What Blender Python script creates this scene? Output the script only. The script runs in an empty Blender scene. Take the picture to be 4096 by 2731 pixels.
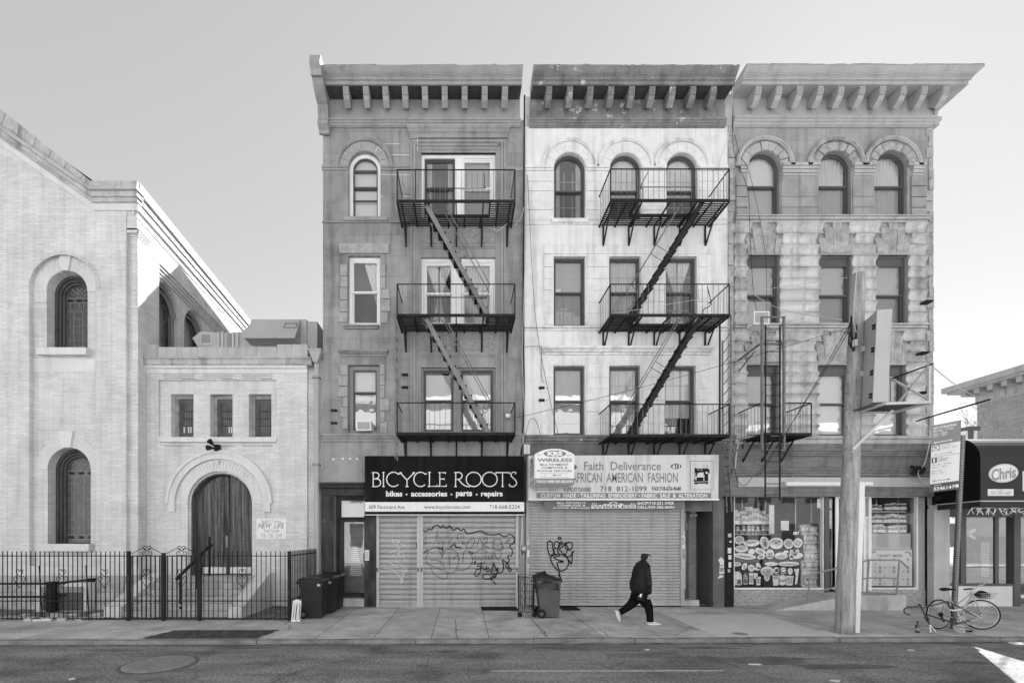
import bpy, bmesh, math, random
from math import radians as R, sin, cos, pi
from mathutils import Vector, Matrix
from mathutils.geometry import tessellate_polygon
random.seed(7)
SC = bpy.context.scene
COL = SC.collection
# ---------------------------------------------------------------- camera, sky, sun, exposure
cam = bpy.data.objects.new('camera', bpy.data.cameras.new('camera'))
COL.objects.link(cam); SC.camera = cam
cam.location = (0, 0, 2.203); cam.rotation_euler = (R(90), 0, 0)
cam.data.sensor_width = 36; cam.data.lens = 36*1862/4096
cam.data.shift_x = (2048-1848)/4096; cam.data.shift_y = (2132-1365.5)/4096
cam.data.clip_start = .1; cam.data.clip_end = 2000
SUN_DIR = Vector((.645, .762, .83)).normalized()          # towards the sun
w = bpy.data.worlds.new('World'); SC.world = w; w.use_nodes = True
nt = w.node_tree; nt.nodes.clear()
sky = nt.nodes.new('ShaderNodeTexSky'); sky.sky_type = 'NISHITA'; sky.sun_disc = False
sky.sun_elevation = math.asin(SUN_DIR.z)
sky.sun_rotation = math.atan2(SUN_DIR.x, SUN_DIR.y)
sky.air_density = 1.0; sky.dust_density = .05; sky.ozone_density = 1.0
bw = nt.nodes.new('ShaderNodeRGBToBW'); bg = nt.nodes.new('ShaderNodeBackground'); wo = nt.nodes.new('ShaderNodeOutputWorld')
nt.links.new(sky.outputs[0], bw.inputs[0])
# a power curve evens the clear-sky gradient out
pw = nt.nodes.new('ShaderNodeMath'); pw.operation = 'POWER'; pw.inputs[1].default_value = .5; nt.links.new(bw.outputs[0], pw.inputs[0])
ml = nt.nodes.new('ShaderNodeMath'); ml.operation = 'MULTIPLY'; ml.inputs[1].default_value = 1.13; nt.links.new(pw.outputs[0], ml.inputs[0]); nt.links.new(ml.outputs[0], bg.inputs[0]); nt.links.new(bg.outputs[0], wo.inputs[0])
bg.inputs[1].default_value = .10
sun = bpy.data.objects.new('sun', bpy.data.lights.new('sun', 'SUN')); COL.objects.link(sun)
sun.data.energy = 5.0; sun.data.angle = R(.5); sun.data.color = (1, 1, 1)
sun.rotation_euler = SUN_DIR.to_track_quat('Z', 'Y').to_euler()
SC.view_settings.view_transform = 'Standard'; SC.view_settings.look = 'None'
SC.view_settings.exposure = 1.96; SC.view_settings.gamma = 1
SC.cycles.max_bounces = 8; SC.cycles.transparent_max_bounces = 12
SC.cycles.caustics_reflective = False; SC.cycles.caustics_refractive = False

# ---------------------------------------------------------------- helpers
F = 14.0                                                   # distance of the street front
def X(u, y=F): return (u-1848)*y/1862
def Z(v, y=F): return 2.203-(v-2132)*y/1862
def P(u, v, y=F): return (X(u, y), y, Z(v, y))
ORG = {}
def tag(o, label=None, cat=None, group=None, kind=None):
    if label: o['label'] = label
    if cat: o['category'] = cat
    if group: o['group'] = group
    if kind: o['kind'] = kind
    return o
def thing(name, label, cat, loc=(0, 0, 0), group=None):
    o = bpy.data.objects.new(name, None); COL.objects.link(o)
    o.empty_display_size = .2; o.location = loc; ORG[o] = Vector(loc)
    return tag(o, label, cat, group)
def copy_tree(o, parent=None):
    c = o.copy(); COL.objects.link(c)
    if parent: c.parent = parent
    for ch in list(o.children): copy_tree(ch, c)
    return c
def catmull(pts, n=6, closed=False):
    pts = [Vector(p) for p in pts]; out = []; m = len(pts)
    segs = m if closed else m-1
    for i in range(segs):
        if closed: p0, p1, p2, p3 = pts[i-1], pts[i], pts[(i+1) % m], pts[(i+2) % m]
        else: p0, p1, p2, p3 = pts[max(i-1, 0)], pts[i], pts[i+1], pts[min(i+2, m-1)]
        for k in range(n):
            t = k/n
            out.append(.5*((2*p1)+(p2-p0)*t+(2*p0-5*p1+4*p2-p3)*t*t+(3*p1-p0-3*p2+p3)*t**3))
    if not closed: out.append(pts[-1])
    return out
def arch(x0, x1, z0, zs, n=18):
    c = (x0+x1)/2; r = (x1-x0)/2
    return [(x0, z0), (x1, z0)]+[(c+r*cos(pi*i/n), zs+r*sin(pi*i/n)) for i in range(n+1)]
def rect(x0, x1, z0, z1): return [(x0, z0), (x1, z0), (x1, z1), (x0, z1)]
def ell(cx, cz, rx, rz=None, n=20, rot=0):
    rz = rz or rx
    return [(cx+rx*cos(a)*cos(rot)-rz*sin(a)*sin(rot), cz+rx*cos(a)*sin(rot)+rz*sin(a)*cos(rot)) for a in [2*pi*i/n for i in range(n)]]
SPLIT = set(); KEEP = {'wall', 'interior', 'party_wall', 'sign_lettering', 'brick_groove', 'house_number', 'window_moulding', 'door_post', 'coping_joint', 'corbel'}   # parts of the buildings that stay one mesh
class G:
    def __init__(s): s.v = []; s.f = []
    def add(s, vs, fs):
        n = len(s.v); s.v += [tuple(v) for v in vs]; s.f += [tuple(i+n for i in f) for f in fs]; return s
    def box(s, x0, x1, y0, y1, z0, z1):
        return s.add([(x0,y0,z0),(x1,y0,z0),(x1,y1,z0),(x0,y1,z0),(x0,y0,z1),(x1,y0,z1),(x1,y1,z1),(x0,y1,z1)],
                     [(0,1,5,4),(1,2,6,5),(2,3,7,6),(3,0,4,7),(4,5,6,7),(3,2,1,0)])
    def pbox(s, u0, u1, v0, v1, y0, y1, ym=F):             # box whose front outline is measured at depth ym
        return s.box(X(u0, ym), X(u1, ym), y0, y1, Z(v1, ym), Z(v0, ym))
    def quad(s, *p): return s.add(p, [tuple(range(len(p)))])
    def bar(s, p, q, w, h=None, up=(0, 0, 1)):
        h = h or w; p = Vector(p); q = Vector(q); d = (q-p).normalized(); up = Vector(up)
        if abs(d.dot(up)) > .98: up = Vector((0, 1, 0))
        a = d.cross(up).normalized()*w/2; b = a.cross(d).normalized()*h/2
        vs = [c+k for c in (p, q) for k in (-a-b, a-b, a+b, -a+b)]
        return s.add(vs, [(0,1,5,4),(1,2,6,5),(2,3,7,6),(3,0,4,7),(4,5,6,7),(3,2,1,0)])
    def tube(s, pts, r, n=6, closed=False, ey=1.0):
        pts = [Vector(p) for p in pts]; m = len(pts)
        rs = r if isinstance(r, (list, tuple)) else [r]*m
        vs = []; up = None
        for i, p in enumerate(pts):
            if closed: d = (pts[(i+1) % m]-pts[i-1])
            else: d = pts[min(i+1, m-1)]-pts[max(i-1, 0)]
            d = d.normalized() if d.length > 1e-9 else Vector((0, 0, 1))
            if up is None:
                up = Vector((0, 1, 0)) if abs(d.y) < .9 else Vector((1, 0, 0))
            a = d.cross(up)
            if a.length < 1e-6: a = d.cross(Vector((1, 0, .3)))
            a.normalize(); b = a.cross(d).normalized(); up = b
            rr = rs[i]
            ra, rb = rr if isinstance(rr, (tuple, list)) else (rr, rr)
            for k in range(n):
                t = 2*pi*k/n; vs.append(p+a*ra*cos(t)+b*rb*sin(t))
        fs = []
        for i in range(m if closed else m-1):
            j = (i+1) % m
            for k in range(n): fs.append((i*n+k, i*n+(k+1) % n, j*n+(k+1) % n, j*n+k))
        if not closed: fs += [tuple(range(n))[::-1], tuple((m-1)*n+k for k in range(n))]
        return s.add(vs, fs)
    def prof(s, pr, x0, x1, f0=None, f1=None, cap=True):   # (y,z) profile run along x
        f0 = f0 or (lambda y, z: x0); f1 = f1 or (lambda y, z: x1); n = len(pr)
        vs = [(f0(y, z), y, z) for y, z in pr]+[(f1(y, z), y, z) for y, z in pr]
        s.add(vs, [(i, i+1, n+i+1, n+i) for i in range(n-1)])
        if cap:
            for f in (f0, f1):
                t = tessellate_polygon([[Vector((y, z, 0)) for y, z in pr]])
                s.add([(f(y, z), y, z) for y, z in pr], t)
        return s
    def flat(s, outer, holes, y):
        loops = [outer]+list(holes)
        t = tessellate_polygon([[Vector((a, b, 0)) for a, b in l] for l in loops])
        return s.add([(a, y, b) for l in loops for a, b in l], t)
    def plate(s, outer, holes, y, depth, edge=True):       # wall with openings and their reveals
        s.flat(outer, holes, y)
        for l in (list(holes)+([outer] if edge else [])):
            m = len(l)
            s.add([(a, y, b) for a, b in l]+[(a, y+depth, b) for a, b in l], [(i, (i+1) % m, m+(i+1) % m, m+i) for i in range(m)])
        return s
    def slab(s, outer, y0, y1, holes=()):                  # closed extruded outline
        s.flat(outer, holes, y0); s.flat(outer, holes, y1)
        for l in [outer]+list(holes):
            m = len(l)
            s.add([(a, y0, b) for a, b in l]+[(a, y1, b) for a, b in l], [(i, (i+1) % m, m+(i+1) % m, m+i) for i in range(m)])
        return s
    def prism(s, pts, z0, z1):                             # (x,y) outline raised from z0 to z1
        m = len(pts); t = tessellate_polygon([[Vector((a, b, 0)) for a, b in pts]])
        s.add([(a, b, z1) for a, b in pts], t); s.add([(a, b, z0) for a, b in pts], t)
        return s.add([(a, b, z0) for a, b in pts]+[(a, b, z1) for a, b in pts], [(i, (i+1) % m, m+(i+1) % m, m+i) for i in range(m)])
    def lathe(s, c, pr, n=16, axis='z'):
        vs = []
        for r, z in pr:
            for k in range(n):
                a = 2*pi*k/n
                if axis == 'z': vs.append((c[0]+r*cos(a), c[1]+r*sin(a), c[2]+z))
                elif axis == 'y': vs.append((c[0]+r*cos(a), c[1]+z, c[2]+r*sin(a)))
                else: vs.append((c[0]+z, c[1]+r*cos(a), c[2]+r*sin(a)))
        fs = [(i*n+k, i*n+(k+1) % n, (i+1)*n+(k+1) % n, (i+1)*n+k) for i in range(len(pr)-1) for k in range(n)]
        return s.add(vs, fs+[tuple(range(n)), tuple((len(pr)-1)*n+k for k in range(n))])
    def ribbon(s, pts, wd, y):                             # flat painted stroke on a plane facing the street
        pts = [Vector((p[0], p[1])) for p in pts]; m = len(pts); vs = []
        for i, p in enumerate(pts):
            d = pts[min(i+1, m-1)]-pts[max(i-1, 0)]
            if d.length < 1e-9: d = Vector((1, 0))
            d.normalize(); nn = Vector((-d.y, d.x))*wd/2
            vs += [(p.x+nn.x, y, p.y+nn.y), (p.x-nn.x, y, p.y-nn.y)]
        return s.add(vs, [(2*i, 2*i+1, 2*i+3, 2*i+2) for i in range(m-1)])
    def xf(s, M, start=0):
        s.v[start:] = [tuple(M @ Vector(v)) for v in s.v[start:]]; return s
    def clusters(s, gap):
        n = len(s.v); par = list(range(n))
        def find(i):
            while par[i] != i: par[i] = par[par[i]]; i = par[i]
            return i
        for f in s.f:
            for i in f[1:]: par[find(i)] = find(f[0])
        bb = {}
        for i, v in enumerate(s.v):
            b = bb.setdefault(find(i), [list(v), list(v)])
            for k in range(3): b[0][k] = min(b[0][k], v[k]); b[1][k] = max(b[1][k], v[k])
        ks = list(bb); gp = {k: k for k in ks}
        def gf(k):
            while gp[k] != k: k = gp[k]
            return k
        for a in range(len(ks)):
            for c in range(a):
                A, B = bb[ks[a]], bb[ks[c]]
                if all(A[0][k] <= B[1][k]+gap and B[0][k] <= A[1][k]+gap for k in range(3)): gp[gf(ks[a])] = gf(ks[c])
        out = {}
        for f in s.f: out.setdefault(gf(find(f[0])), []).append(f)
        return list(out.values())
    def build(s, name, m, parent=None, smooth=False, origin=None):
        if parent in SPLIT and name not in KEEP:
            cl = s.clusters(.05)
            if 1 < len(cl) < 60:
                for fs in cl:
                    q = G(); ids = {}
                    for f in fs:
                        for i in f:
                            if i not in ids: ids[i] = len(q.v); q.v.append(s.v[i])
                        q.f.append(tuple(ids[i] for i in f))
                    o = q.build1(name, m, parent, smooth, origin)
                return o
        return s.build1(name, m, parent, smooth, origin)
    def build1(s, name, m, parent=None, smooth=False, origin=None):
        o0 = ORG[parent] if parent else Vector(origin) if origin else Vector((0, 0, 0))
        me = bpy.data.meshes.new(name)
        me.from_pydata([tuple(Vector(v)-o0) for v in s.v], [], s.f); me.update()
        if smooth: me.polygons.foreach_set('use_smooth', [True]*len(me.polygons))
        me.materials.append(m)
        o = bpy.data.objects.new(name, me); COL.objects.link(o)
        if parent: o.parent = parent
        else: o.location = o0
        ORG[o] = o0
        return o
def text(g, s, x0, x1, z0, z1, y, bold=0.0, shear=0.0, fit=True, xf=None, space=1.0):
    """real lettering: outline of the string scaled to the box, as flat faces at depth y"""
    c = bpy.data.curves.new('t', 'FONT'); c.body = s; c.offset = bold; c.shear = shear; c.resolution_u = 3; c.space_character = space
    o = bpy.data.objects.new('t', c); me = bpy.data.meshes.new_from_object(o)
    xs = [v.co.x for v in me.vertices]; ys = [v.co.y for v in me.vertices]
    if not xs: return g
    a0, a1, b0, b1 = min(xs), max(xs), min(ys), max(ys)
    kx = (x1-x0)/(a1-a0); kz = (z1-z0)/(b1-b0)
    vs = [(x0+(v.co.x-a0)*kx, y, z0+(v.co.y-b0)*kz) for v in me.vertices]
    if xf: vs = [xf(v) for v in vs]
    g.add(vs, [tuple(p.vertices) for p in me.polygons])
    bpy.data.objects.remove(o); bpy.data.curves.remove(c); bpy.data.meshes.remove(me)
    return g
# ---------------------------------------------------------------- procedural materials
class N:
    def __init__(s, name):
        s.m = bpy.data.materials.new(name); s.m.use_nodes = True; s.t = s.m.node_tree
        s.p = s.t.nodes['Principled BSDF']; s.tc = s.t.nodes.new('ShaderNodeTexCoord').outputs['Object']
    def n(s, typ, **k):
        nd = s.t.nodes.new('ShaderNode'+typ)
        for a, b in k.items(): setattr(nd, a, b)
        return nd
    def ln(s, a, b):
        if hasattr(a, 'is_output'): s.t.links.new(a, b)
        else: b.default_value = a
    def math(s, op, a, b=0.0, c=0.0):
        nd = s.n('Math', operation=op); s.ln(a, nd.inputs[0]); s.ln(b, nd.inputs[1]); s.ln(c, nd.inputs[2]); return nd.outputs[0]
    def mapv(s, sc):
        nd = s.n('Mapping'); s.ln(s.tc, nd.inputs[0]); nd.inputs['Scale'].default_value = sc; return nd.outputs[0]
    def noise(s, sc, detail=4, rough=.55, vec=None, dist=0):
        nd = s.n('TexNoise'); s.ln(vec if vec is not None else s.tc, nd.inputs['Vector'])
        nd.inputs['Scale'].default_value = sc; nd.inputs['Detail'].default_value = detail; nd.inputs['Roughness'].default_value = rough
        nd.inputs['Distortion'].default_value = dist
        return nd.outputs['Fac']
    def ramp(s, v, a, b, lo, hi):
        nd = s.n('MapRange'); s.ln(v, nd.inputs[0])
        for i, x in enumerate((a, b, lo, hi)): nd.inputs[i+1].default_value = x
        return nd.outputs[0]
def mat(name, c, rough=.8, var=.15, sc=1.2, fine=.08, fsc=35, streak=0, bump=0, bsc=50, spec=.3, metal=0, brick=None, chips=None, plane='xz', blotch=0, aniso=(1,1,1)):
    k = N(name); p = k.p
    v = c
    if c < .06 and spec == .3: spec = .04
    if var:
        a = k.noise(sc, 5, .6, k.mapv(aniso)); v = k.math('MULTIPLY', v, k.ramp(a, .28, .72, 1-var, 1+var))
    if fine:
        b = k.noise(fsc, 3, .6); v = k.math('MULTIPLY', v, k.ramp(b, .25, .75, 1-fine, 1+fine))
    if streak:
        s_ = k.noise(1.0, 4, .6, k.mapv((4.5, 4.5, .35))); v = k.math('MULTIPLY', v, k.ramp(s_, .49, .66, 1, 1-streak))
    if blotch:
        s_ = k.noise(.9, 6, .65); v = k.math('MULTIPLY', v, k.ramp(s_, .51, .64, 1, 1-blotch))
    h = None
    if brick:
        bw_, bh, mo, gain, cv, off = brick
        sx = k.n('SeparateXYZ'); k.ln(k.tc, sx.inputs[0]); cx = k.n('CombineXYZ')
        if plane == 'xz':
            k.ln(k.math('ADD', sx.outputs[0], sx.outputs[1]), cx.inputs[0]); k.ln(sx.outputs[2], cx.inputs[1])
        else:
            k.ln(sx.outputs[0], cx.inputs[0]); k.ln(sx.outputs[1], cx.inputs[1])
        bt = k.n('TexBrick'); k.ln(cx.outputs[0], bt.inputs['Vector']); bt.offset = off
        bt.inputs['Scale'].default_value = 1; bt.inputs['Brick Width'].default_value = bw_; bt.inputs['Row Height'].default_value = bh
        bt.inputs['Mortar Size'].default_value = mo; bt.inputs['Mortar Smooth'].default_value = .3
        bt.inputs['Color1'].default_value = (1, 1, 1, 1); bt.inputs['Color2'].default_value = (1-cv,)*3+(1,); bt.inputs['Mortar'].default_value = (gain,)*3+(1,)
        b2 = k.n('RGBToBW'); k.ln(bt.outputs['Color'], b2.inputs[0]); v = k.math('MULTIPLY', v, b2.outputs[0])
        h = k.math('SUBTRACT', 1.0, bt.outputs['Fac'])
    if chips:
        c2, thr, csc = chips
        s_ = k.noise(csc, 6, .7); f = k.ramp(s_, thr, thr+.03, 0, 1)
        v = k.math('ADD', k.math('MULTIPLY', v, k.math('SUBTRACT', 1.0, f)), k.math('MULTIPLY', c2, f))
    if hasattr(v, 'is_output'): k.ln(v, p.inputs['Base Color'])
    else: p.inputs['Base Color'].default_value = (v, v, v, 1)
    p.inputs['Roughness'].default_value = rough; p.inputs['Metallic'].default_value = metal
    p.inputs['Specular IOR Level'].default_value = spec
    if bump or h is not None:
        bn = k.n('Bump'); bn.inputs['Distance'].default_value = .02; bn.inputs['Strength'].default_value = max(bump, .25)
        hh = k.noise(bsc, 5, .6) if bump else 0.0
        if h is not None: hh = k.math('ADD', k.math('MULTIPLY', hh, .5), h)
        k.ln(hh, bn.inputs['Height']); k.ln(bn.outputs[0], p.inputs['Normal'])
    return k.m
def glass(name, refl=.3, tint=.9, wob=.02, rough=.02):
    k = N(name); k.t.nodes.remove(k.p); out = [n for n in k.t.nodes if n.type == 'OUTPUT_MATERIAL'][0]
    tr = k.n('BsdfTransparent'); tr.inputs[0].default_value = (tint,)*3+(1,)
    gl = k.n('BsdfGlossy'); gl.inputs[0].default_value = (.95,)*3+(1,); gl.inputs['Roughness'].default_value = rough
    bn = k.n('Bump'); bn.inputs['Distance'].default_value = .05; bn.inputs['Strength'].default_value = wob
    k.ln(k.noise(1.7, 2), bn.inputs['Height']); k.ln(bn.outputs[0], gl.inputs['Normal'])
    mx = k.n('MixShader'); mx.inputs[0].default_value = refl
    k.ln(tr.outputs[0], mx.inputs[1]); k.ln(gl.outputs[0], mx.inputs[2]); k.ln(mx.outputs[0], out.inputs[0])
    return k.m
M = {}
M['brick'] = mat('church_brick', .69, var=.12, sc=.8, fine=.08, streak=.12, bump=.3, brick=(.30, .0665, .006, .68, .14, .5), blotch=.12)
M['churchstone'] = mat('church_stone', .66, var=.08, fine=.05, streak=.12, bump=.1)
M['churchstone_d'] = mat('weathered_coping', .46, var=.22, sc=3, fine=.1, streak=.35, blotch=.3, bump=.3)
M['churchstone_m'] = mat('church_stone_mid', .44, var=.12, fine=.08, streak=.2, bump=.2)
M['rubble'] = mat('rough_stone', .5, var=.3, sc=4, fine=.12, bump=.9, bsc=9, brick=(.55, .26, .012, .6, .25, .5))
M['lead'] = mat('leaded_glass', .07, rough=.25, var=.6, sc=7, fine=.3, fsc=25, spec=.5)
M['leadline'] = mat('lead_came', .2, rough=.5, var=.1)
M['b1'] = mat('brownstone_paint', .30, var=.24, sc=1.1, fine=.09, streak=.3, blotch=.25, bump=.15, brick=(1.5, .62, .008, .72, .14, .5))
M['b1smooth'] = mat('brownstone_smooth', .31, var=.15, sc=1.5, fine=.07, streak=.25, blotch=.18, bump=.08)
M['b1rough'] = mat('brownstone_rockface', .34, var=.2, sc=5, fine=.1, bump=1.0, bsc=12)
M['b1corn'] = mat('cornice_paint', .31, rough=.65, var=.12, sc=2, fine=.08, streak=.15, blotch=.2, chips=(.6, .68, 6))
M['b1dark'] = mat('dark_ironwork_paint', .05, rough=.6, var=.35, sc=3, fine=.2, chips=(.2, .66, 9), streak=.3)
M['marble'] = mat('dark_marbled_pier', .05, rough=.35, var=.6, sc=5, fine=.3, chips=(.28, .66, 6), aniso=(1, 1, .35))
M['b2'] = mat('pale_painted_stone', .75, var=.08, sc=1.0, fine=.04, streak=.20, blotch=.14, bump=.12, brick=(1.3, .62, .004, .86, .03, .5))
M['b2smooth'] = mat('pale_painted_moulding', .75, var=.08, sc=1.5, fine=.03, streak=.30, blotch=.15)
M['b2rough'] = mat('pale_rockface', .72, var=.1, sc=4, fine=.06, streak=.2, bump=1.0, bsc=9)
M['b2corn'] = mat('dark_cornice_paint', .22, rough=.7, var=.25, sc=2.2, fine=.1, streak=.3, blotch=.3, chips=(.5, .60, 3.0))
M['b2base'] = mat('grey_base_paint', .13, rough=.7, var=.25, sc=2, fine=.1, streak=.2, chips=(.35, .71, 6))
M['b2belt'] = mat('weathered_belt', .17, rough=.8, var=.4, sc=4, fine=.15, chips=(.42, .62, 6), bump=.4)
M['b3'] = mat('limestone_block', .35, var=.16, sc=1.6, fine=.06, streak=.25, blotch=.2, bump=.12, brick=(.95, .4, .006, .75, .14, .5))
M['b3band'] = mat('limestone_band', .54, var=.24, sc=1.3, fine=.08, streak=.3, blotch=.38, bump=.1, aniso=(.5, 1, 2))
M['b3smooth'] = mat('limestone_smooth', .44, var=.14, sc=1.6, fine=.05, streak=.25, blotch=.18, bump=.08)
M['b3rough'] = mat('limestone_rockface', .36, var=.35, sc=5, fine=.1, streak=.2, bump=1.0, bsc=10)
M['b3corn'] = mat('pale_cornice_paint', .39, rough=.7, var=.08, sc=2, fine=.05, streak=.15, blotch=.08)
M['b3wood'] = mat('weathered_fascia', .20, rough=.85, var=.25, sc=3, fine=.15, streak=.25, aniso=(.4, 1, 3), blotch=.3, chips=(.4, .66, 5))
M['party'] = mat('side_brick', .3, var=.15, brick=(.21, .07, .008, 1.25, .2, .5))
M['white'] = mat('white_paint', .78, rough=.5, var=.05, fine=.03, streak=.06)
M['offwhite'] = mat('offwhite_paint', .66, rough=.5, var=.08, fine=.03, streak=.08)
M['ltgrey'] = mat('light_grey_metal', .46, rough=.45, var=.08, fine=.04, streak=.08)
M['midgrey'] = mat('mid_grey_paint', .26, rough=.5, var=.1, fine=.05, streak=.1)
M['dkgrey'] = mat('dark_grey_paint', .09, rough=.5, var=.12, fine=.06)
M['black'] = mat('black_paint', .022, rough=.45, var=.2, fine=.1)
M['iron'] = mat('black_iron', .028, rough=.6, var=.4, sc=5, fine=.3, chips=(.14, .70, 14))
M['ironlt'] = mat('grey_iron', .17, rough=.6, var=.35, sc=6, fine=.2, chips=(.05, .62, 14))
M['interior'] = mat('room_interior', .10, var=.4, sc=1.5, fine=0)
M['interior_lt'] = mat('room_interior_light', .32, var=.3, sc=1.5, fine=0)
M['curtain'] = mat('curtain_cloth', .72, rough=.9, var=.08, fine=.04)
M['curtain_w'] = mat('white_curtain_cloth', .85, rough=.9, var=.06, fine=.04)
M['shade'] = mat('window_shade', .78, rough=.9, var=.05, fine=.02)
M['shade_m'] = mat('grey_window_shade', .45, rough=.9, var=.08, fine=.02)
M['pane'] = glass('window_pane', .28, .97, .06)
M['pane_lo'] = glass('window_pane_lower', .17, .70, .08)
M['pane_screen'] = mat('insect_screen', .13, rough=.6, var=.12, sc=2, fine=.05)
M['shopglass'] = glass('shop_glass', .03, .97, .01)
M['shutter'] = mat('shutter_steel', .37, rough=.42, var=.10, sc=1.6, fine=.06, streak=.22, spec=.3, blotch=.12)
M['shutter_b'] = mat('shutter_steel_pale', .40, rough=.5, var=.1, sc=1.2, fine=.05, streak=.2, spec=.3)
M['paint_black'] = mat('spray_paint_black', .02, rough=.6, var=.2, fine=.1)
M['paint_grey'] = mat('spray_paint_grey', .085, rough=.6, var=.2, fine=.1)
M['paint_white'] = mat('spray_paint_white', .6, rough=.6, var=.2, fine=.1)
M['wood'] = mat('weathered_door_wood', .13, rough=.75, var=.75, sc=3, fine=.25, fsc=20, aniso=(6, 6, .22), streak=.5, spec=.1)
M['polewood'] = mat('pole_wood', .32, rough=.9, var=.45, sc=4, fine=.25, fsc=40, aniso=(5, 5, .3), bump=.7, bsc=30, blotch=.35)
M['concrete'] = mat('concrete', .50, rough=.9, var=.2, sc=2.5, fine=.12, fsc=60, bump=.3, blotch=.25, streak=.15)
M['tile'] = mat('mosaic_tile', .30, rough=.35, var=.1, fine=.05, brick=(.07, .045, .006, 1.7, .55, .5))
M['cable'] = mat('cable_black', .03, rough=.6, var=.1, fine=0)
M['cablew'] = mat('cable_pale', .5, rough=.6, var=.1, fine=0)
M['binplastic'] = mat('bin_plastic', .035, rough=.45, var=.15, sc=4, fine=.08, streak=.2)
M['bag'] = mat('black_bag', .015, rough=.3, var=.2, fine=.1, spec=.35, bump=.6, bsc=14)
M['hvac'] = mat('hvac_steel', .40, rough=.5, var=.06, fine=.03, streak=.06)
# ================================================================= ground, road, pavement
def yc(x): return 9.65+.0155*x                             # kerb line
M['asphalt'] = mat('asphalt', .21, rough=.9, var=.4, sc=1.1, fine=.6, fsc=22, bump=.8, bsc=60, blotch=.35, aniso=(.35, 1.7, 1), spec=.15)
M['walk'] = mat('pavement_concrete', .50, rough=.9, var=.3, sc=1.3, fine=.4, fsc=24, bump=.3, bsc=120, blotch=.22, plane='xy', brick=(1.22, 1.5, .011, .32, .16, 0))
M['walknew'] = mat('pavement_new_concrete', .56, rough=.9, var=.06, sc=1.4, fine=.08, fsc=80, bump=.15, plane='xy', brick=(1.3, 1.45, .006, .7, .04, 0))
M['kerb'] = mat('kerb_stone', .2, rough=.85, var=.3, sc=3, fine=.15, bump=.5, bsc=30, blotch=.3)
M['dirt'] = mat('dirt', .06, rough=1, var=.6, sc=5, fine=.5, fsc=30, bump=1, bsc=20, chips=(.2, .68, 12))
M['gravel'] = mat('yard_soil', .16, rough=1, var=.5, sc=4, fine=.4, fsc=25, bump=1, bsc=18)
M['roadpaint'] = mat('road_paint', .45, rough=.8, var=.3, sc=6, fine=.2, chips=(.12, .64, 8))
M['castiron'] = mat('cast_iron', .24, rough=.55, var=.3, sc=8, fine=.3, fsc=50, bump=1, bsc=45)
RZ = -.085
tag(G().quad((-400, -400, -.16), (400, -400, -.16), (400, 400, -.16), (-400, 400, -.16)).build('ground', M['asphalt']), kind='structure')
tag(G().quad((-60, -3.2, RZ), (60, -3.2, RZ), (60, yc(60), RZ), (-60, yc(-60), RZ)).build('road', M['asphalt']), kind='structure')
g = G()
g.prism([(-60, yc(-60)+.16), (60, yc(60)+.16), (60, 14.6), (-60, 14.6)], -.1, 0)
tag(g.build('sidewalk', M['walk'], origin=(-.65, 12.13, 0)), kind='structure')
g = G(); x = -58.0
while x < 58:
    L = random.uniform(1.5, 2.6); dz = random.uniform(-.008, .004); dy = random.uniform(-.012, .012)
    a, b = x+.012, x+L
    pr = [(0, -.15), (.0, -.035), (.012, -.006), (.03, .003), (.157, .003), (.157, -.15)]
    for s0, s1 in ((a, b),):
        vs = [(s, yc(s)+dy+py, pz+dz) for s in (s0, s1) for py, pz in pr]; n = len(pr)
        g.add(vs, [(i, (i+1) % n, n+(i+1) % n, n+i) for i in range(n)]+[tuple(range(n)), tuple(n+i for i in range(n))])
    x += L
tag(g.build('kerb', M['kerb']), kind='structure')
tag(G().quad((5.42, 9.9, .004), (8.0, 9.94, .004), (8.2, 12.72, .004), (5.5, 12.55, .004)).build('paving_slab', M['walknew'], origin=(5.45, 11.3, .004)), kind='structure')
tag(G().quad((-60, -5, -.02), (60, -5, -.02), (60, -3.2, -.02), (-60, -3.2, -.02)).build('opposite_sidewalk', M['walk']), kind='structure')
# tree pit: soil sheet with a ragged mound
g = G(); nx, ny = 40, 12
vs = []
for j in range(ny+1):
    for i in range(nx+1):
        t, s = i/nx, j/ny
        xx = -6.72+2.4*t+.18*s; yy = yc(xx)+.17+(.86)*s
        e = min(t, 1-t, s, 1-s)
        zz = .005+min(e*4, 1)*random.uniform(0, .035)
        xx += random.uniform(-.03, .03); vs.append((xx, yy, zz))
g.add(vs, [(j*(nx+1)+i, j*(nx+1)+i+1, (j+1)*(nx+1)+i+1, (j+1)*(nx+1)+i) for j in range(ny) for i in range(nx)])
tag(g.build('tree_pit', M['dirt']), kind='structure')
# church yard soil behind the railings
g = G(); nx, ny = 60, 12; vs = []
for j in range(ny+1):
    for i in range(nx+1):
        vs.append((-16+11.8*i/nx, 11.85+2.6*j/ny, .006+random.uniform(0, .03)*(0 if j == 0 else 1)))
g.add(vs, [(j*(nx+1)+i, j*(nx+1)+i+1, (j+1)*(nx+1)+i+1, (j+1)*(nx+1)+i) for j in range(ny) for i in range(nx)])
tag(g.build('church_yard', M['gravel']), kind='structure')
# rubble edge along the railing foot
g = G(); rnd = random.Random(3)
for i in range(46):
    xx = rnd.uniform(-13, -9.2); yy = rnd.uniform(11.72, 12.4); r = rnd.uniform(.04, .14)
    g.box(xx-r, xx+r, yy-r*.6, yy+r*.6, 0, rnd.uniform(.03, .09))
tag(g.build('broken_paving', M['concrete']), kind='stuff')
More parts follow.
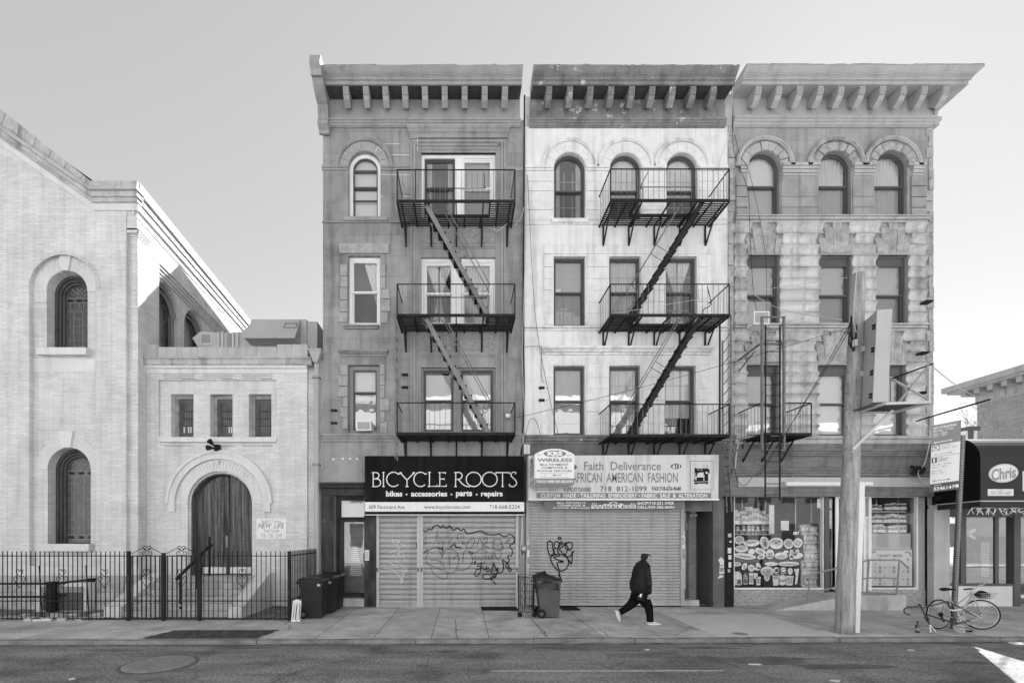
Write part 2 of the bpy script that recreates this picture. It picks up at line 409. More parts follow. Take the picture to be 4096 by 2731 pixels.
# road line, covers
tag(G().quad((.45, 7.70, RZ+.004), (4.32, 7.73, RZ+.004), (4.40, 7.79, RZ+.004), (.45, 7.76, RZ+.004)).build('road_marking', M['roadpaint']), kind='structure')
M['rim'] = mat('cover_rim', .10, var=.4, sc=6)
t = thing('manhole_cover', 'round iron manhole cover with raised studs in the road before the church gate', 'manhole cover', (-5.3, 8.15, RZ))
G().lathe((-5.3, 8.15, RZ), [(.62, .004), (.56, .008)], 40).build('rim', M['rim'], t)
g = G().lathe((-5.3, 8.15, RZ), [(.55, .009), (.54, .014), (0.001, .014)], 40)
for i in range(-9, 10):
    for j in range(-9, 10):
        if (i*i+j*j) < 80: g.box(-5.3+i*.055-.018, -5.3+i*.055+.018, 8.15+j*.055-.012, 8.15+j*.055+.012, RZ+.012, RZ+.022)
g.build('lid', M['castiron'], t)
t = thing('utility_cover', 'rectangular iron utility cover in the road below the bin by the wide shutter', 'utility cover', (2.1, 8.73, RZ))
g = G().box(1.55, 2.65, 8.47, 9.0, RZ-.01, RZ+.008)
for i in range(18):
    for j in range(8): g.box(1.59+i*.058, 1.625+i*.058, 8.5+j*.06, 8.535+j*.06, RZ+.006, RZ+.016)
g.build('plate', M['castiron'], t)
G().box(1.5, 2.7, 8.42, 9.05, RZ-.02, RZ+.004).build('frame', M['kerb'], t)
def grating(u0, u1, y0, y1, label):
    x0, x1 = X(u0), X(u1); t = thing('cellar_grating', label, 'grating', ((x0+x1)/2, y0, .0), 'cellar gratings at the shop fronts')
    G().box(x0, x1, y0, y1, .001, .005).build('pit', M['black'], t)
    g = G()
    n = int((x1-x0)/.045)
    for i in range(n+1): g.box(x0+i*(x1-x0)/n-.006, x0+i*(x1-x0)/n+.006, y0, y1, .004, .014)
    for j in range(5): g.box(x0, x1, y0+(y1-y0)*j/4-.008, y0+(y1-y0)*j/4+.008, .004, .015)
    g.build('bars', M['iron'], t)
grating(1925, 2062, 13.28, 13.92, 'dark cellar grating in the pavement below the graffiti shutter')
grating(2232, 2300, 13.3, 13.92, 'dark cellar grating half hidden behind the bin at the plain shutter')
# small litter
rnd = random.Random(11)
M['litter'] = mat('paper_litter', .6, var=.2)
for i, (u, v, lab) in enumerate([(2588, 2598, 'scrap of pale paper on the road below the walking man'), (3025, 2657, 'larger torn white litter on the dark road stain'), (290, 2715, 'speck of white litter near the left edge of the road'),
                   (3640, 2600, 'scrap of paper on the road near the leaning bicycles'), (3340, 2722, 'scrap of paper at the bottom edge of the road')]):
    y = 2.288*1862/(v-2132); x = X(u, y); g = G()
    q = [(x+rnd.uniform(.03, .09)*cos(a)*(2 if i == 1 else 1), y+rnd.uniform(.03, .06)*sin(a)) for a in (0, 1.2, 2.3, 3.3, 4.6, 5.5)]
    g.prism(q, RZ+.003, RZ+.012); tag(g.build('litter', M['litter'], origin=(x, y, RZ)), lab, 'litter', 'scraps of litter on the road')
for (u0, u1, v, lab) in [(2930, 2990, 2534, 'narrow iron pavement hatch on the new concrete slab')]:
    y = 2.203*1862/(v-2132); tag(G().lathe((X((u0+u1)/2, y), y, .004), [(.16, 0), (.15, .006), (.001, .006)], 20).build('valve_cover', M['castiron'], origin=(X((u0+u1)/2, y), y, 0)), lab, 'valve cover')

# cracks, tar seams and patches
M['crack'] = mat('crack_dirt', .05, var=.3); M['tar'] = mat('tar_seam', .08, rough=.6, var=.3); M['patch'] = mat('old_road_patch', .12, rough=.9, var=.4, sc=2, fine=.35, fsc=60, bump=.6, bsc=120, spec=.15)
def flatstrip(g, pts, wd, z, rnd):
    for (x0, y0), (x1, y1) in zip(pts[:-1], pts[1:]):
        n = max(2, int(math.hypot(x1-x0, y1-y0)/.12)); last = None; d = Vector((x1-x0, y1-y0)).normalized(); nn = Vector((-d.y, d.x))
        for i in range(n+1):
            w_ = wd*rnd.uniform(.3, 1.3); c = Vector((x0, y0)).lerp(Vector((x1, y1)), i/n)+nn*rnd.uniform(-.025, .025)*(0 < i < n); cur = (c+nn*w_/2, c-nn*w_/2)
            if last: g.quad((*last[0], z), (*last[1], z), (*cur[1], z), (*cur[0], z))
            last = cur
def ground_at(u, v, h=2.203): y = h*1862/(v-2132); return (X(u, y), y)
rnd = random.Random(31); g = G()
for pts in ([(2050, 2440), (2120, 2475), (2160, 2510), (2190, 2545)], [(2390, 2512), (2420, 2530), (2440, 2552)], [(2330, 2430), (2480, 2458), (2680, 2462), (2830, 2447)], [(1300, 2525), (1420, 2540), (1560, 2552)], [(2700, 2540), (2800, 2490)], [(1100, 2470), (1160, 2500), (1150, 2520)], [(0, 2527), (160, 2528), (520, 2527)], [(1820, 2475), (1830, 2560)], [(2280, 2500), (2360, 2535), (2300, 2560)], [(3600, 2470), (3750, 2490), (4090, 2500)], [(3250, 2425), (3000, 2440), (2850, 2452)], [(3620, 2520), (3800, 2545)], [(2500, 2520), (2660, 2530), (2760, 2556)]):
    flatstrip(g, [ground_at(*q) for q in pts], .016, .004, rnd)
tag(g.build('pavement_cracks', M['crack']), kind='structure')
g = G(); H = 2.288
for pts in ([(1080, 2731), (1180, 2690), (1330, 2645), (1500, 2640)], [(2600, 2560), (2760, 2600), (2900, 2650), (3150, 2731)], [(3460, 2640), (3700, 2690), (3950, 2731)], [(0, 2655), (300, 2650), (480, 2660)], [(2370, 2640), (2420, 2665), (2500, 2690)], [(1420, 2731), (1520, 2680)]):
    flatstrip(g, [ground_at(*q, H) for q in pts], .022, RZ+.004, rnd)
tag(g.build('tar_seams', M['tar']), kind='structure')
g = G()
for u, v, a, b in ((3050, 2640, .9, .22), (3350, 2665, .8, .2), (2180, 2590, .35, .06), (2520, 2600, .3, .05), (1620, 2608, .2, .04), (1780, 2605, .3, .06), (2640, 2612, .3, .06), (2820, 2590, .6, .08), (3900, 2650, .5, .1), (1000, 2590, .5, .08), (500, 2600, .35, .05)):
    c = ground_at(u, v, H); n = 26; ph = rnd.uniform(0, 6)
    g.add([(c[0]+a*cos(t)*(1+.22*sin(3*t+ph)+rnd.uniform(-.08, .08)), c[1]+b*sin(t)*(1+.3*sin(2*t+ph)+rnd.uniform(-.1, .1)), RZ+.003) for t in [2*pi*i/n for i in range(n)]], [tuple(range(n))])
tag(g.build('road_patches', M['patch']), kind='structure')

g = G(); rnd = random.Random(41)
for a in range(-15, 15): flatstrip(g, [(a+rnd.uniform(0, .3), yc(a)-.045-rnd.uniform(0, .03)), (a+1.1, yc(a+1)-.05)], .10, RZ+.0045, rnd)
tag(g.build('gutter_dirt', M['tar']), kind='structure')
# ================================================================= church (nave) on the left
YN, YC = 13.45, 13.57
t = CH = thing('church_building', 'pale brick gabled church with arched stained glass windows at the far left', 'church', (X(300, YN), YN, 0))
SPLIT.add(t)
SK = -.087                                                  # the flank runs slightly away from the street axis
XS = X(552, YC)                                             # flank plane at the front corner
def fx(y): return XS+SK*(y-YC)
def gable_v(u): return 842+ (u-379)*(842-575)/379.          # underside line of the raking band
# front wall: two planes, with a taller recessed bay round the windows
xl = X(-420, YN); ztop = Z(842, YN); zl = Z(gable_v(-420), YN)
bay = arch(X(117, YN), X(382, YN), .9, Z(1141, YN), 24)
up_h = arch(X(170, YN), X(335, YN), Z(1397, YN), Z(1155, YN), 20)
lo_h = arch(X(174, YN), X(348, YN), Z(2174, YN), Z(1873, YN), 20)
g = G(); g.plate([(xl, 0), (X(505, YN), 0), (X(505, YN), ztop), (X(379, YN), ztop), (xl, zl)], [bay], YN, .14, edge=False)
g.quad((X(505, YN), YN, 0), (X(505, YN), YN+.15, 0), (X(505, YN), YN+.15, ztop), (X(505, YN), YN, ztop))
g.flat([(X(500, YN), Z(940, YC)), (X(558, YC), Z(940, YC)), (X(558, YC), ztop), (X(500, YN), ztop)], [], YN+.02)
g.plate([(X(110, YN), 0), (X(390, YN), 0), (X(390, YN), Z(990, YN)), (X(110, YN), Z(990, YN))], [up_h, lo_h], YN+.14, .38, edge=False)
g.flat([(X(498, YN), 0), (XS, 0), (XS, Z(935, YC)), (X(498, YN), Z(935, YC))], [], YC)
# flank: near strip, recessed window panel behind it, strip above
ZE = Z(842, YC); YF = 25.0
def fl(g, y0, y1, z0, z1, dx=0): g.quad((fx(y0)+dx, y0, z0), (fx(y1)+dx, y1, z0), (fx(y1)+dx, y1, z1), (fx(y0)+dx, y0, z1))
YP0 = 14.75; ZP = Z(1040, YP0)+.0
fl(g, YC, YC+.42, 0, Z(935, YC)); fl(g, YC+.02, YP0, 0, ZE, -.05); fl(g, YP0, YF, ZP, ZE, -.05)
g.quad((fx(YC+.42), YC+.42, 0), (fx(YC+.42)-.06, YC+.42, 0), (fx(YC+.42)-.06, YC+.42, Z(935, YC)), (fx(YC+.42), YC+.42, Z(935, YC)))
g.quad((fx(YP0)-.05, YP0, 0), (fx(YP0)-.25, YP0, 0), (fx(YP0)-.25, YP0, ZP), (fx(YP0)-.05, YP0, ZP))
# recessed panel with two arched openings (built flat along y then skewed)
def flat_side(outer, holes, dx, depth=0):
    loops = [outer]+holes; tt = tessellate_polygon([[Vector((a, b, 0)) for a, b in l] for l in loops])
    g.add([(fx(a)+dx, a, b) for l in loops for a, b in l], tt)
    for l in holes:
        m = len(l); g.add([(fx(a)+dx, a, b) for a, b in l]+[(fx(a)+dx-depth, a, b) for a, b in l], [(i, (i+1) % m, m+(i+1) % m, m+i) for i in range(m)])
sw = [arch(c-.8, c+.8, 4.0, zs, 16) for c, zs in ((15.55, 9.7), (17.5, 9.7))]
flat_side([(YP0, 0), (YF, 0), (YF, ZP), (YP0, ZP)], sw, -.25, .35)
g.build('wall', M['brick'], t)
# stepped brick corbels over the panel
g = G()
for i in range(4):
    z1 = ZP-.09*i; g.add([(fx(y)+dx, y, z) for y in (YP0, YF) for dx, z in ((-.05-.05*i, z1), (-.05-.05*i, z1-.075), (-.26, z1-.075), (-.26, z1))], [(0, 1, 5, 4), (1, 2, 6, 5), (0, 3, 7, 4), (0, 1, 2, 3)])
for i in range(4):
    z1 = Z(922, YC)-.05*i; o = .10-.025*i
    g.prism([(X(500, YN)-o*.3, YC-o), (fx(YC)+o, YC-o), (fx(YC+.42)+o, YC+.42+o), (X(500, YN)-.1, YC+.42)], z1-.042, z1)
g.build('corbel', M['brick'], t)
g = G()
for ps in sw:
    g.add([(fx(a)-.55, a, b) for a, b in ps], [tuple(range(len(ps)))])
g.build('flank_window', M['lead'], t)
g = G()
for c, zs in ((15.55, 9.7), (17.5, 9.7)):
    for r0, r1, dx in ((.8, .68, -.42), (.66, .56, -.5)):
        for i in range(14):
            a, b = pi*i/14, pi*(i+1)/14
            g.add([(fx(c)+dx, c+r*cos(q), zs+r*sin(q)) for q in (a, b) for r in (r0, r1)], [(0, 1, 3, 2)])
        for sgn in (-1, 1): g.add([(fx(c+sgn*r)+dx, c+sgn*r, z) for z in (4, zs) for r in (r0, r1)], [(0, 1, 3, 2)])
g.build('window_moulding', M['midgrey'], t)
# raking coping, moulding, light band
def rake(name, m, va0, vb0, va1, vb1, hv0, hv1, y0, y1, uend, ucor=379, uc2=407):
    # va*: raking line at u=0 (top,bottom) ; hv*: horizontal return
    g = G(); ex = -420
    def L(v0, vc, u): return v0+(vc-v0)*u/ucor
    top = [(X(ex, YN), Z(L(va0, hv0, ex), YN)), (X(ucor, YN), Z(hv0, YN)), (X(uend, YN), Z(hv0, YN))]
    bot = [(X(uend, YN), Z(hv1, YN)), (X(ucor, YN), Z(hv1, YN)), (X(ex, YN), Z(L(vb0, hv1, ex), YN))]
    g.slab(top+bot, y0, y1)
    return g.build(name, m, t)
rake('gable_coping', M['churchstone_d'], 438, 505, 0, 0, 740, 766, YN-.16, YN+.3, 563)
rake('gable_moulding', M['churchstone_m'], 505, 523, 0, 0, 766, 780, YN-.24, YN+.1, 569)
rake('gable_cornice', M['churchstone_d'], 522, 541, 0, 0, 781, 801, YN-.17, YN+.1, 564)
rake('gable_bed_moulding', M['churchstone_d'], 541, 552, 0, 0, 801, 817, YN-.11, YN+.1, 559)
rake('gable_band', M['churchstone'], 552, 578, 0, 0, 817, 844, YN-.04, YN+.02, 556)
g = G()
for i in range(9):
    u = 20+i*62
    if u < 379:
        vt = 438+(740-438)*u/379.; vb = 505+(766-505)*(u+6)/379.
        g.quad(P(u, vt, YN-.163), P(u+3, vt, YN-.163), P(u-22, vb, YN-.163), P(u-25, vb, YN-.163))
for u in (500,): g.pbox(u, u+3, 741, 766, YN-.164, YN-.15, YN)
g.build('coping_joint', M['kerb'], t)
# flank cornice and roof
def flank(name, m, o0, o1, z0, z1):
    g = G(); vs = [(fx(y)+dx, y, z) for y in (YN-.05, YF) for dx, z in ((o0, z0), (o1, z0), (o1, z1), (o0, z1))]
    g.add(vs, [(0, 1, 5, 4), (1, 2, 6, 5), (2, 3, 7, 6), (3, 0, 4, 7), (0, 1, 2, 3), (4, 5, 6, 7)]); return g.build(name, m, t)
flank('flank_band', M['churchstone'], -.06, -.02, Z(870, YC), Z(844, YC))
flank('flank_bed_moulding', M['churchstone'], -.06, .05, Z(843, YC), Z(818, YC))
flank('flank_cornice', M['churchstone_m'], -.06, .10, Z(817, YC), Z(790, YC))
flank('flank_gutter', M['churchstone'], -.06, .17, Z(789, YC), Z(752, YC))
g = G(); xr = X(-420, YN); zr = Z(438-(740-438)*420/379., YN)-.45; ze = Z(752, YC)+.02
xm = X(407, YN); g.quad((fx(YN)+.1, YN+.1, ze-.06), (fx(YF)+.1, YF, ze-.06), (xm, YF, ze-.05), (xm, YN+.1, ze-.05)); g.quad((xm, YN+.1, ze-.05), (xm, YF, ze-.05), (xr, YF, zr), (xr, YN+.1, zr)); g.quad((fx(YF)-.05, YF, 0), (xr, YF, 0), (xr, YF, zr), (fx(YF)-.05, YF, ze))
g.quad((xr, YN, 0), (xr, YF, 0), (xr, YF, zr), (xr, YN, zr))
g.build('roof', M['midgrey'], t)
# window surrounds: brick rings, keystones, sills
def church_window(cu, zs_v, r_in, r_out, ring, sill_v, key, u0, u1, vb, low):
    y = YN+.135; xc = X(cu, YN); zs = Z(zs_v, YN); k = YN/1862
    g = G(); n = 34
    for i in range(n):
        a, b = pi*(i+.06)/n, pi*(i+.94)/n
        g.add([(xc+r*k*cos(q), yy, zs+r*k*sin(q)) for yy in (y-.012, y) for q, r in ((a, r_in), (b, r_in), (b, r_out), (a, r_out))], [(0, 1, 2, 3), (0, 1, 5, 4), (1, 2, 6, 5), (2, 3, 7, 6), (3, 0, 4, 7)])
    w_ = g.build('window_arch', M['churchstone'], t)
    if ring:
        g = G(); n = 54
        for i in range(n):
            a, b = pi*(i+.08)/n, pi*(i+.92)/n
            g.add([(xc+r*k*cos(q), yy, zs+r*k*sin(q)) for yy in (YN-.014, YN) for q, r in ((a, r_out+1), (b, r_out+1), (b, ring), (a, ring))], [(0, 1, 2, 3), (0, 1, 5, 4), (1, 2, 6, 5), (2, 3, 7, 6), (3, 0, 4, 7)])
        g.build('brick_ring', M['brick'], w_)
    ku, kv0, kv1, kw0, kw1 = key
    g = G().slab([(X(ku-kw1, YN), Z(kv1, YN)), (X(ku+kw1, YN), Z(kv1, YN)), (X(ku+kw0, YN), Z(kv0, YN)), (X(ku-kw0, YN), Z(kv0, YN))], YN+.07, YN+.15)
    g.build('keystone', M['churchstone'], w_)
    G().pbox(sill_v[0], sill_v[1], sill_v[2], sill_v[3], YN-.06, YN+.5, YN).build('sill', M['churchstone'], w_)
    # deep moulded frame and leaded light
    x0, x1, z0 = X(u0, YN), X(u1, YN), Z(vb, YN); r = (x1-x0)/2
    g = G(); fy = YN+.40
    for i, (ins, d) in enumerate(((0, 0), (.07, .05), (.14, .10))):
        g.plate(arch(x0+ins-.002, x1-ins+.002, z0, zs, 20), [arch(x0+ins+.085, x1-ins-.085, z0+.02, zs, 20)], fy+d, .06, edge=True)
    fr = g.build('window_frame', M['wood2'], t)
    gx0, gx1 = x0+.2, x1-.2; gy = fy+.17
    G().flat(arch(x0+.1, x1-.1, z0, zs, 20), [], gy).build('stained_glass', M['lead'], fr)
    g = G(); gg = G()
    xm = (gx0+gx1)/2; rr = (gx1-gx0)/2
    yb = gy-.006
    g.ribbon([(p[0], p[1]) for p in arch(gx0+.03, gx1-.03, z0+.05, zs)]+[(gx0+.03, z0+.05)], .016, yb)
    g.ribbon([(p[0], p[1]) for p in arch(gx0-.05, gx1+.05, z0+.02, zs)], .02, yb)
    for z in (zs, zs-.12, z0+.12, z0+.26): g.ribbon([(gx0-.05, z), (gx1+.05, z)], .022, yb)
    g.ribbon(ell(xm, zs+.34, .2, .2, 24)+[(xm+.2, zs+.34)], .025, yb); g.ribbon(ell(xm, zs+.34, .3, .3, 24)+[(xm+.3, zs+.34)], .014, yb)
    if not low:
        g.ribbon([(xm-.06, zs+.22), (xm-.06, zs+.46)], .03, yb)
        for zc in (.28, .40): g.ribbon([(xm-.06, zs+zc-.06), (xm+.04, zs+zc-.06), (xm+.08, zs+zc), (xm+.04, zs+zc+.06), (xm-.06, zs+zc+.06)], .025, yb)
    else:
        for q in range(6): g.ribbon(ell(xm+.08*cos(q*pi/3), zs+.34+.08*sin(q*pi/3), .055, .055, 10), .016, yb)
    n = 6
    for i in range(1, n): 
        xx = gx0+(gx1-gx0)*i/n; g.ribbon([(xx, z0+.26), (xx, zs-.12)], .012, yb)
    for i in range(3):
        xx = gx0+(gx1-gx0)*(i+.5)/3; g.ribbon([(p[0], p[1]) for p in arch(xx-rr*.25, xx+rr*.25, z0+.3, zs-.45, 10)][1:], .018, yb)
        gg.flat(rect(xx-.07, xx+.07, z0+.15, z0+.22), [], yb-.001); gg.flat(rect(xx-.08, xx+.08, zs-.10, zs-.03), [], yb-.001)
    z = z0+.5
    while z < zs-.2: g.ribbon([(gx0-.05, z), (gx1+.05, z)], .010, yb); z += .21
    g.build('lead_came', M['leadline'], fr); gg.build('dark_pane', M['black'], fr)
M['wood2'] = mat('old_window_frame', .07, rough=.7, var=.3, sc=4, fine=.15, streak=.2)
church_window(252, 1155, 83, 135, 152, (152, 350, 1392, 1420), (250, 1009, 1075, 24, 14), 170, 335, 1397, False)
church_window(261, 1873, 87, 133, None, (157, 361, 2174, 2203), (254, 1721, 1787, 28, 18), 174, 348, 2174, True)
g = G(); y = YN+.13
g.pbox(117, 382, 1430, 1480, y-.003, y+.02, YN)
for u0, u1 in ((118, 170), (338, 382)): g.pbox(u0, u1, 1198, 1201, y-.02, y+.02, YN)
g.build('stone_panel', M['churchstone'], t)
g = G(); g.box(X(-420, YN), X(512, YN), YN-.07, YN+.1, Z(2300, YN), Z(2262, YN)); g.prism([(X(500, YN), YC-.07), (XS+.07, YC-.07), (XS+.02, YC+.45), (X(500, YN), YC+.3)], Z(2300, YN), Z(2262, YN))
g.build('water_table', M['churchstone'], t)
g = G(); g.box(X(-420, YN), X(512, YN), YN-.12, YN+.1, Z(2330, YN), Z(2301, YN)); g.box(X(500, YN), XS+.1, YC-.1, YC+.3, Z(2330, YN), Z(2301, YN)); g.build('base_moulding', M['churchstone_m'], t)
g = G(); g.box(X(-420, YN), XS+.08, YN-.10, YN+.1, -.02, Z(2331, YN)); g.build('stone_base', M['rubble'], t)
# small basement hatch in front of the base
h = thing('basement_hatch', 'white boxed basement hatch with a dark opening behind the church railings', 'basement hatch', (X(245, 13.1), 13.1, 0))
G().pbox(140, 352, 2330, 2445, 13.05, 13.3, 13.05).build('surround', M['offwhite'], h)
G().pbox(168, 334, 2345, 2367, 12.98, 13.06, 13.05).build('lintel', M['midgrey'], h)
G().pbox(172, 334, 2368, 2440, 13.03, 13.06, 13.05).build('opening', M['dkgrey'], h)
# dark timber guard rail in the yard
h = thing('guard_rail', 'dark timber guard rail with two thick posts behind the church railings', 'guard rail', (X(207, 12.9), 12.9, 0))
for u0, u1, v0, v1, y in ((195, 220, 2325, 2449, 12.9), (361, 383, 2311, 2415, 13.35)):
    g = G().pbox(u0, u1, v0+4, v1, y-.09, y+.09, y); g.pbox(u0-2, u1+2, v0, v0+10, y-.11, y+.11, y); g.build('post', M['black'], h)
for va, vb, v2 in ((2333, 2333, 2316), (2387, 2385, 2365)):
    g = G().bar(P(-300, va, 12.9), P(200, vb, 12.9), .05, .05); g.bar(P(212, vb, 12.9), P(372, v2, 13.35), .05, .05); g.build('rail', M['black'], h)

# ================================================================= annex with the arched door
t = AN = thing('church_annex', 'low pale brick entrance wing with a big arched wooden door and three small windows', 'church annex', (X(880), F, 0))
SPLIT.add(t)
xa, xb = X(560), X(1228); zt = Z(1433)
panel = [(X(633), Z(1747)), (X(1107), Z(1747)), (X(1107), Z(1519)), (X(633), Z(1519))]
rk = 129*F/1862
door = arch(X(751), X(1009), .9, Z(2013), 26)
g = G(); g.plate([(xa, 0), (xb, 0), (xb, zt), (xa, zt)], [panel, door], F, .09, edge=False)
wins = [(678, 768), (835, 925), (990, 1081)]
g.plate([(X(625), Z(1755)), (X(1115), Z(1755)), (X(1115), Z(1510)), (X(625), Z(1510))], [rect(X(a), X(b), Z(1749), Z(1573)) for a, b in wins], F+.08, .35, edge=False)
g.plate(arch(X(745), X(1015), .85, Z(2013), 26), [arch(X(757), X(1003), .9, Z(2013), 26)], F+.085, .5, edge=False)
g.quad((xb, F, 0), (xb, F+.35, 0), (xb, F+.35, zt), (xb, F, zt)); g.quad((xb-.2, F+.12, 0), (-4.15, F+.12, 0), (-4.15, F+.12, zt), (xb-.2, F+.12, zt))
g.build('wall', M['brick'], t)
G().box(xa-.1, -4.19, 14.7, 24, 0, zt-.1).build('roof_block', M['party'], t)
g = G()
us = [580, 633, 712, 792, 871, 950, 1029, 1108, 1168, 1232]
for i in range(9):
    top = 1389; 
    if i == 0: top = 1379
    if i >= 7: top = 1378
    g.pbox(us[i]+1.4, us[i+1]-1.4, top, 1434, F-.02, F+.3)
g.build('parapet', M['churchstone_m'], t)
G().box(X(582), X(1230), F, F+.28, Z(1434), Z(1393)).build('parapet_joint', M['churchstone'], t)
g = G(); x0, x1 = X(566), X(1252)
g.prof([(F+.1, Z(1436)), (F-.2, Z(1436)), (F-.22, Z(1440)), (F-.2, Z(1444)), (F-.17, Z(1446)), (F-.16, Z(1462)), (F-.13, Z(1466)), (F+.1, Z(1466))], x0, x1); g.build('cornice', M['churchstone_d'], t)
g = G(); g.prof([(F+.05, Z(1466)), (F-.11, Z(1466)), (F-.09, Z(1474)), (F-.03, Z(1478)), (F-.02, Z(1493)), (F+.05, Z(1493))], X(580), X(1230)); g.build('bed_moulding', M['churchstone'], t)
g = G()
for a, b in ((650, 777), (808, 933), (965, 1090)):
    for i in range(3): g.pbox(a+i*1, b, 1496+i*7, 1498+i*7, F-.004, F+.01)
    g.pbox(a+80, b, 1515, 1517, F-.004, F+.01)
g.pbox(640, 1107, 1769, 1771, F-.005, F+.01)
for a, b in ((662, 775), (818, 938), (973, 1090)): g.pbox(a, b, 1781, 1783, F-.005, F+.01)
g.pbox(640, 662, 1779, 1781, F-.005, F+.01)
g.build('brick_groove', M['kerb'], t)
g = G()
for a, b in wins:
    c = (a+b)/2
    for rows, v0, v1, sp0, sp1 in ((16, 1523, 1556, 60, 52), (13, 1559, 1573, 50, 46)):
        for i in range(rows):
            s0, s1 = -1+2*(i+.06)/rows, -1+2*(i+.94)/rows
            g.slab([(X(c+s0*sp1), Z(v1)), (X(c+s1*sp1), Z(v1)), (X(c+s1*sp0), Z(v0)), (X(c+s0*sp0), Z(v0))], F+.068, F+.085)
g.build('brick_lintel', M['churchstone'], t)
G().pbox(638, 1107, 1750, 1768, F-.05, F+.2).build('sill_band', M['churchstone'], t)
for i, (a, b) in enumerate(wins):
    x0, x1, z0, z1 = X(a), X(b), Z(1749), Z(1573)
    fr = G().plate(rect(x0-.02, x1+.02, z0-.02, z1+.02), [rect(x0+.10, x1-.02, z0+.07, z1-.09)], F+.28, .1).build('window', M['wood3'] if 'wood3' in M else M.setdefault('wood3', mat('peeling_frame', .30, var=.3, sc=6, fine=.15, chips=(.12, .64, 10))), t)
    G().flat(rect(x0, x1, z0, z1), [], F+.36).build('leaded_pane', M['lead2'] if 'lead2' in M else M.setdefault('lead2', mat('leaded_grey_glass', .12, rough=.35, var=.35, sc=5, fine=.15)), fr)
    g = G(); yb = F+.352; gx0, gx1 = x0+.16, x1-.06
    for ins in (0, .03, .06): g.ribbon([(gx0+ins, z0+.14+ins), (gx1-ins, z0+.14+ins), (gx1-ins, z1-.17-ins), (gx0+ins, z1-.17-ins), (gx0+ins, z0+.14+ins)], .009, yb)
    for j in range(5):
        xx = gx0+.09+(gx1-gx0-.18)*j/4; g.ribbon([(xx, z0+.2), (xx, z1-.23)], .010, yb)
    for j in range(1, 4):
        zz = z0+.2+(z1-z0-.43)*j/4; g.ribbon([(gx0+.05, zz), (gx1-.05, zz)], .014, yb)
        for q in range(4): g.flat(ell(gx0+.13+(gx1-gx0-.26)*q/3, zz, .015), [], yb-.001)
    g.build('lead_came', M['black'], fr)
    if i < 2:
        g = G()
        for q in ((3, 4) if i else (0, 2, 3)): 
            xx = gx0+.09+(gx1-gx0-.18)*q/4; g.flat(rect(xx-.035, xx+.0, z0+.21, z0+.4), [], yb-.002)
        g.build('pale_pane', M['offwhite'], fr)
# door arch
xc, zc = X(881), Z(2013); k = F/1862
g = G(); n = 36
for i in range(n):
    a, b = pi*(i+.07)/n, pi*(i+.93)/n
    g.add([(xc+r*k*cos(q), yy, zc+r*k*sin(q)) for yy in (F-.012, F+.01) for q, r in ((a, 131), (b, 131), (b, 174), (a, 174))], [(0, 1, 2, 3), (0, 1, 5, 4), (1, 2, 6, 5), (2, 3, 7, 6), (3, 0, 4, 7)])
g.build('arch_brick', M['churchstone'], t)
g = G(); pts = [(xc+r*k*cos(q), zc+r*k*sin(q)) for r, rng in ((180, range(41)), (210, range(40, -1, -1))) for q in [pi*i/40 for i in rng]]
inner = [(xc+177*k*cos(pi*i/40), zc+177*k*sin(pi*i/40)) for i in range(41)]
outer = [(xc+203*k*cos(pi*i/40), zc+203*k*sin(pi*i/40)) for i in range(41)]
pts = [(outer[0][0], Z(2040))]+outer+[(outer[-1][0], Z(2040)), (outer[-1][0]-.02, Z(2046)), (inner[-1][0], Z(2046))]+inner[::-1]+[(inner[0][0], Z(2046)), (outer[0][0]+.02, Z(2046))]
g.slab(pts, F-.09, F+.02)
o2 = [(xc+211*k*cos(pi*i/40), zc+211*k*sin(pi*i/40)) for i in range(41)]; o1 = [(xc+200*k*cos(pi*i/40), zc+200*k*sin(pi*i/40)) for i in range(41)]
g.slab(o2+o1[::-1], F-.13, F+.02); g.build('arch_hood', M['churchstone'], t)
yd = F+.30
g = G().plate(arch(X(753), X(1007), .92, Z(2013), 26), [arch(X(762), X(998), .95, Z(2013), 26)], F+.10, .4); g.build('door_lining', M['wood'], t)
dl = arch(X(760), X(1002), .94, Z(2013), 26)
G().slab(dl, yd+.1, yd+.2).build('door_frame', M['wood'], t)
for s0, s1 in ((782, 887), (893, 1000)):
    cc = 881; g = G(); mm = 14
    def top(u):
        r = 116; d = min(abs(u-889), r-1); return 2013-math.sqrt(r*r-d*d)
    nb = 6
    lf = None
    g.slab([(X(s0), .97)]+[(X(s1), .97)]+[(X(s1-(s1-s0)*i/mm), Z(top(s1-(s1-s0)*i/mm))) for i in range(mm+1)], yd+.04, yd+.1)
    lf = g.build('door_leaf', M['wood'], t)
    g = G()
    for i in range(nb):
        a = s0+12+(s1-s0-24)*i/nb; b = s0+12+(s1-s0-24)*(i+1)/nb-1.2
        g.slab([(X(a), Z(2262)), (X(b), Z(2262)), (X(b), Z(top(b)+14)), (X(a), Z(top(a)+14))], yd+.015, yd+.05)
    g.build('board', M['wood'], lf)
    G().pbox(s0+6, s1-5, 2270, 2296, yd+.02, yd+.05).build('kick_plate', M['white'], lf)
g = G().pbox(886, 896, 1900, 2296, yd-.01, yd+.1); g.build('astragal', M['wood'], t)
G().pbox(884, 892, 2142, 2190, yd-.03, yd).build('lock_plate', M['midgrey'], t)
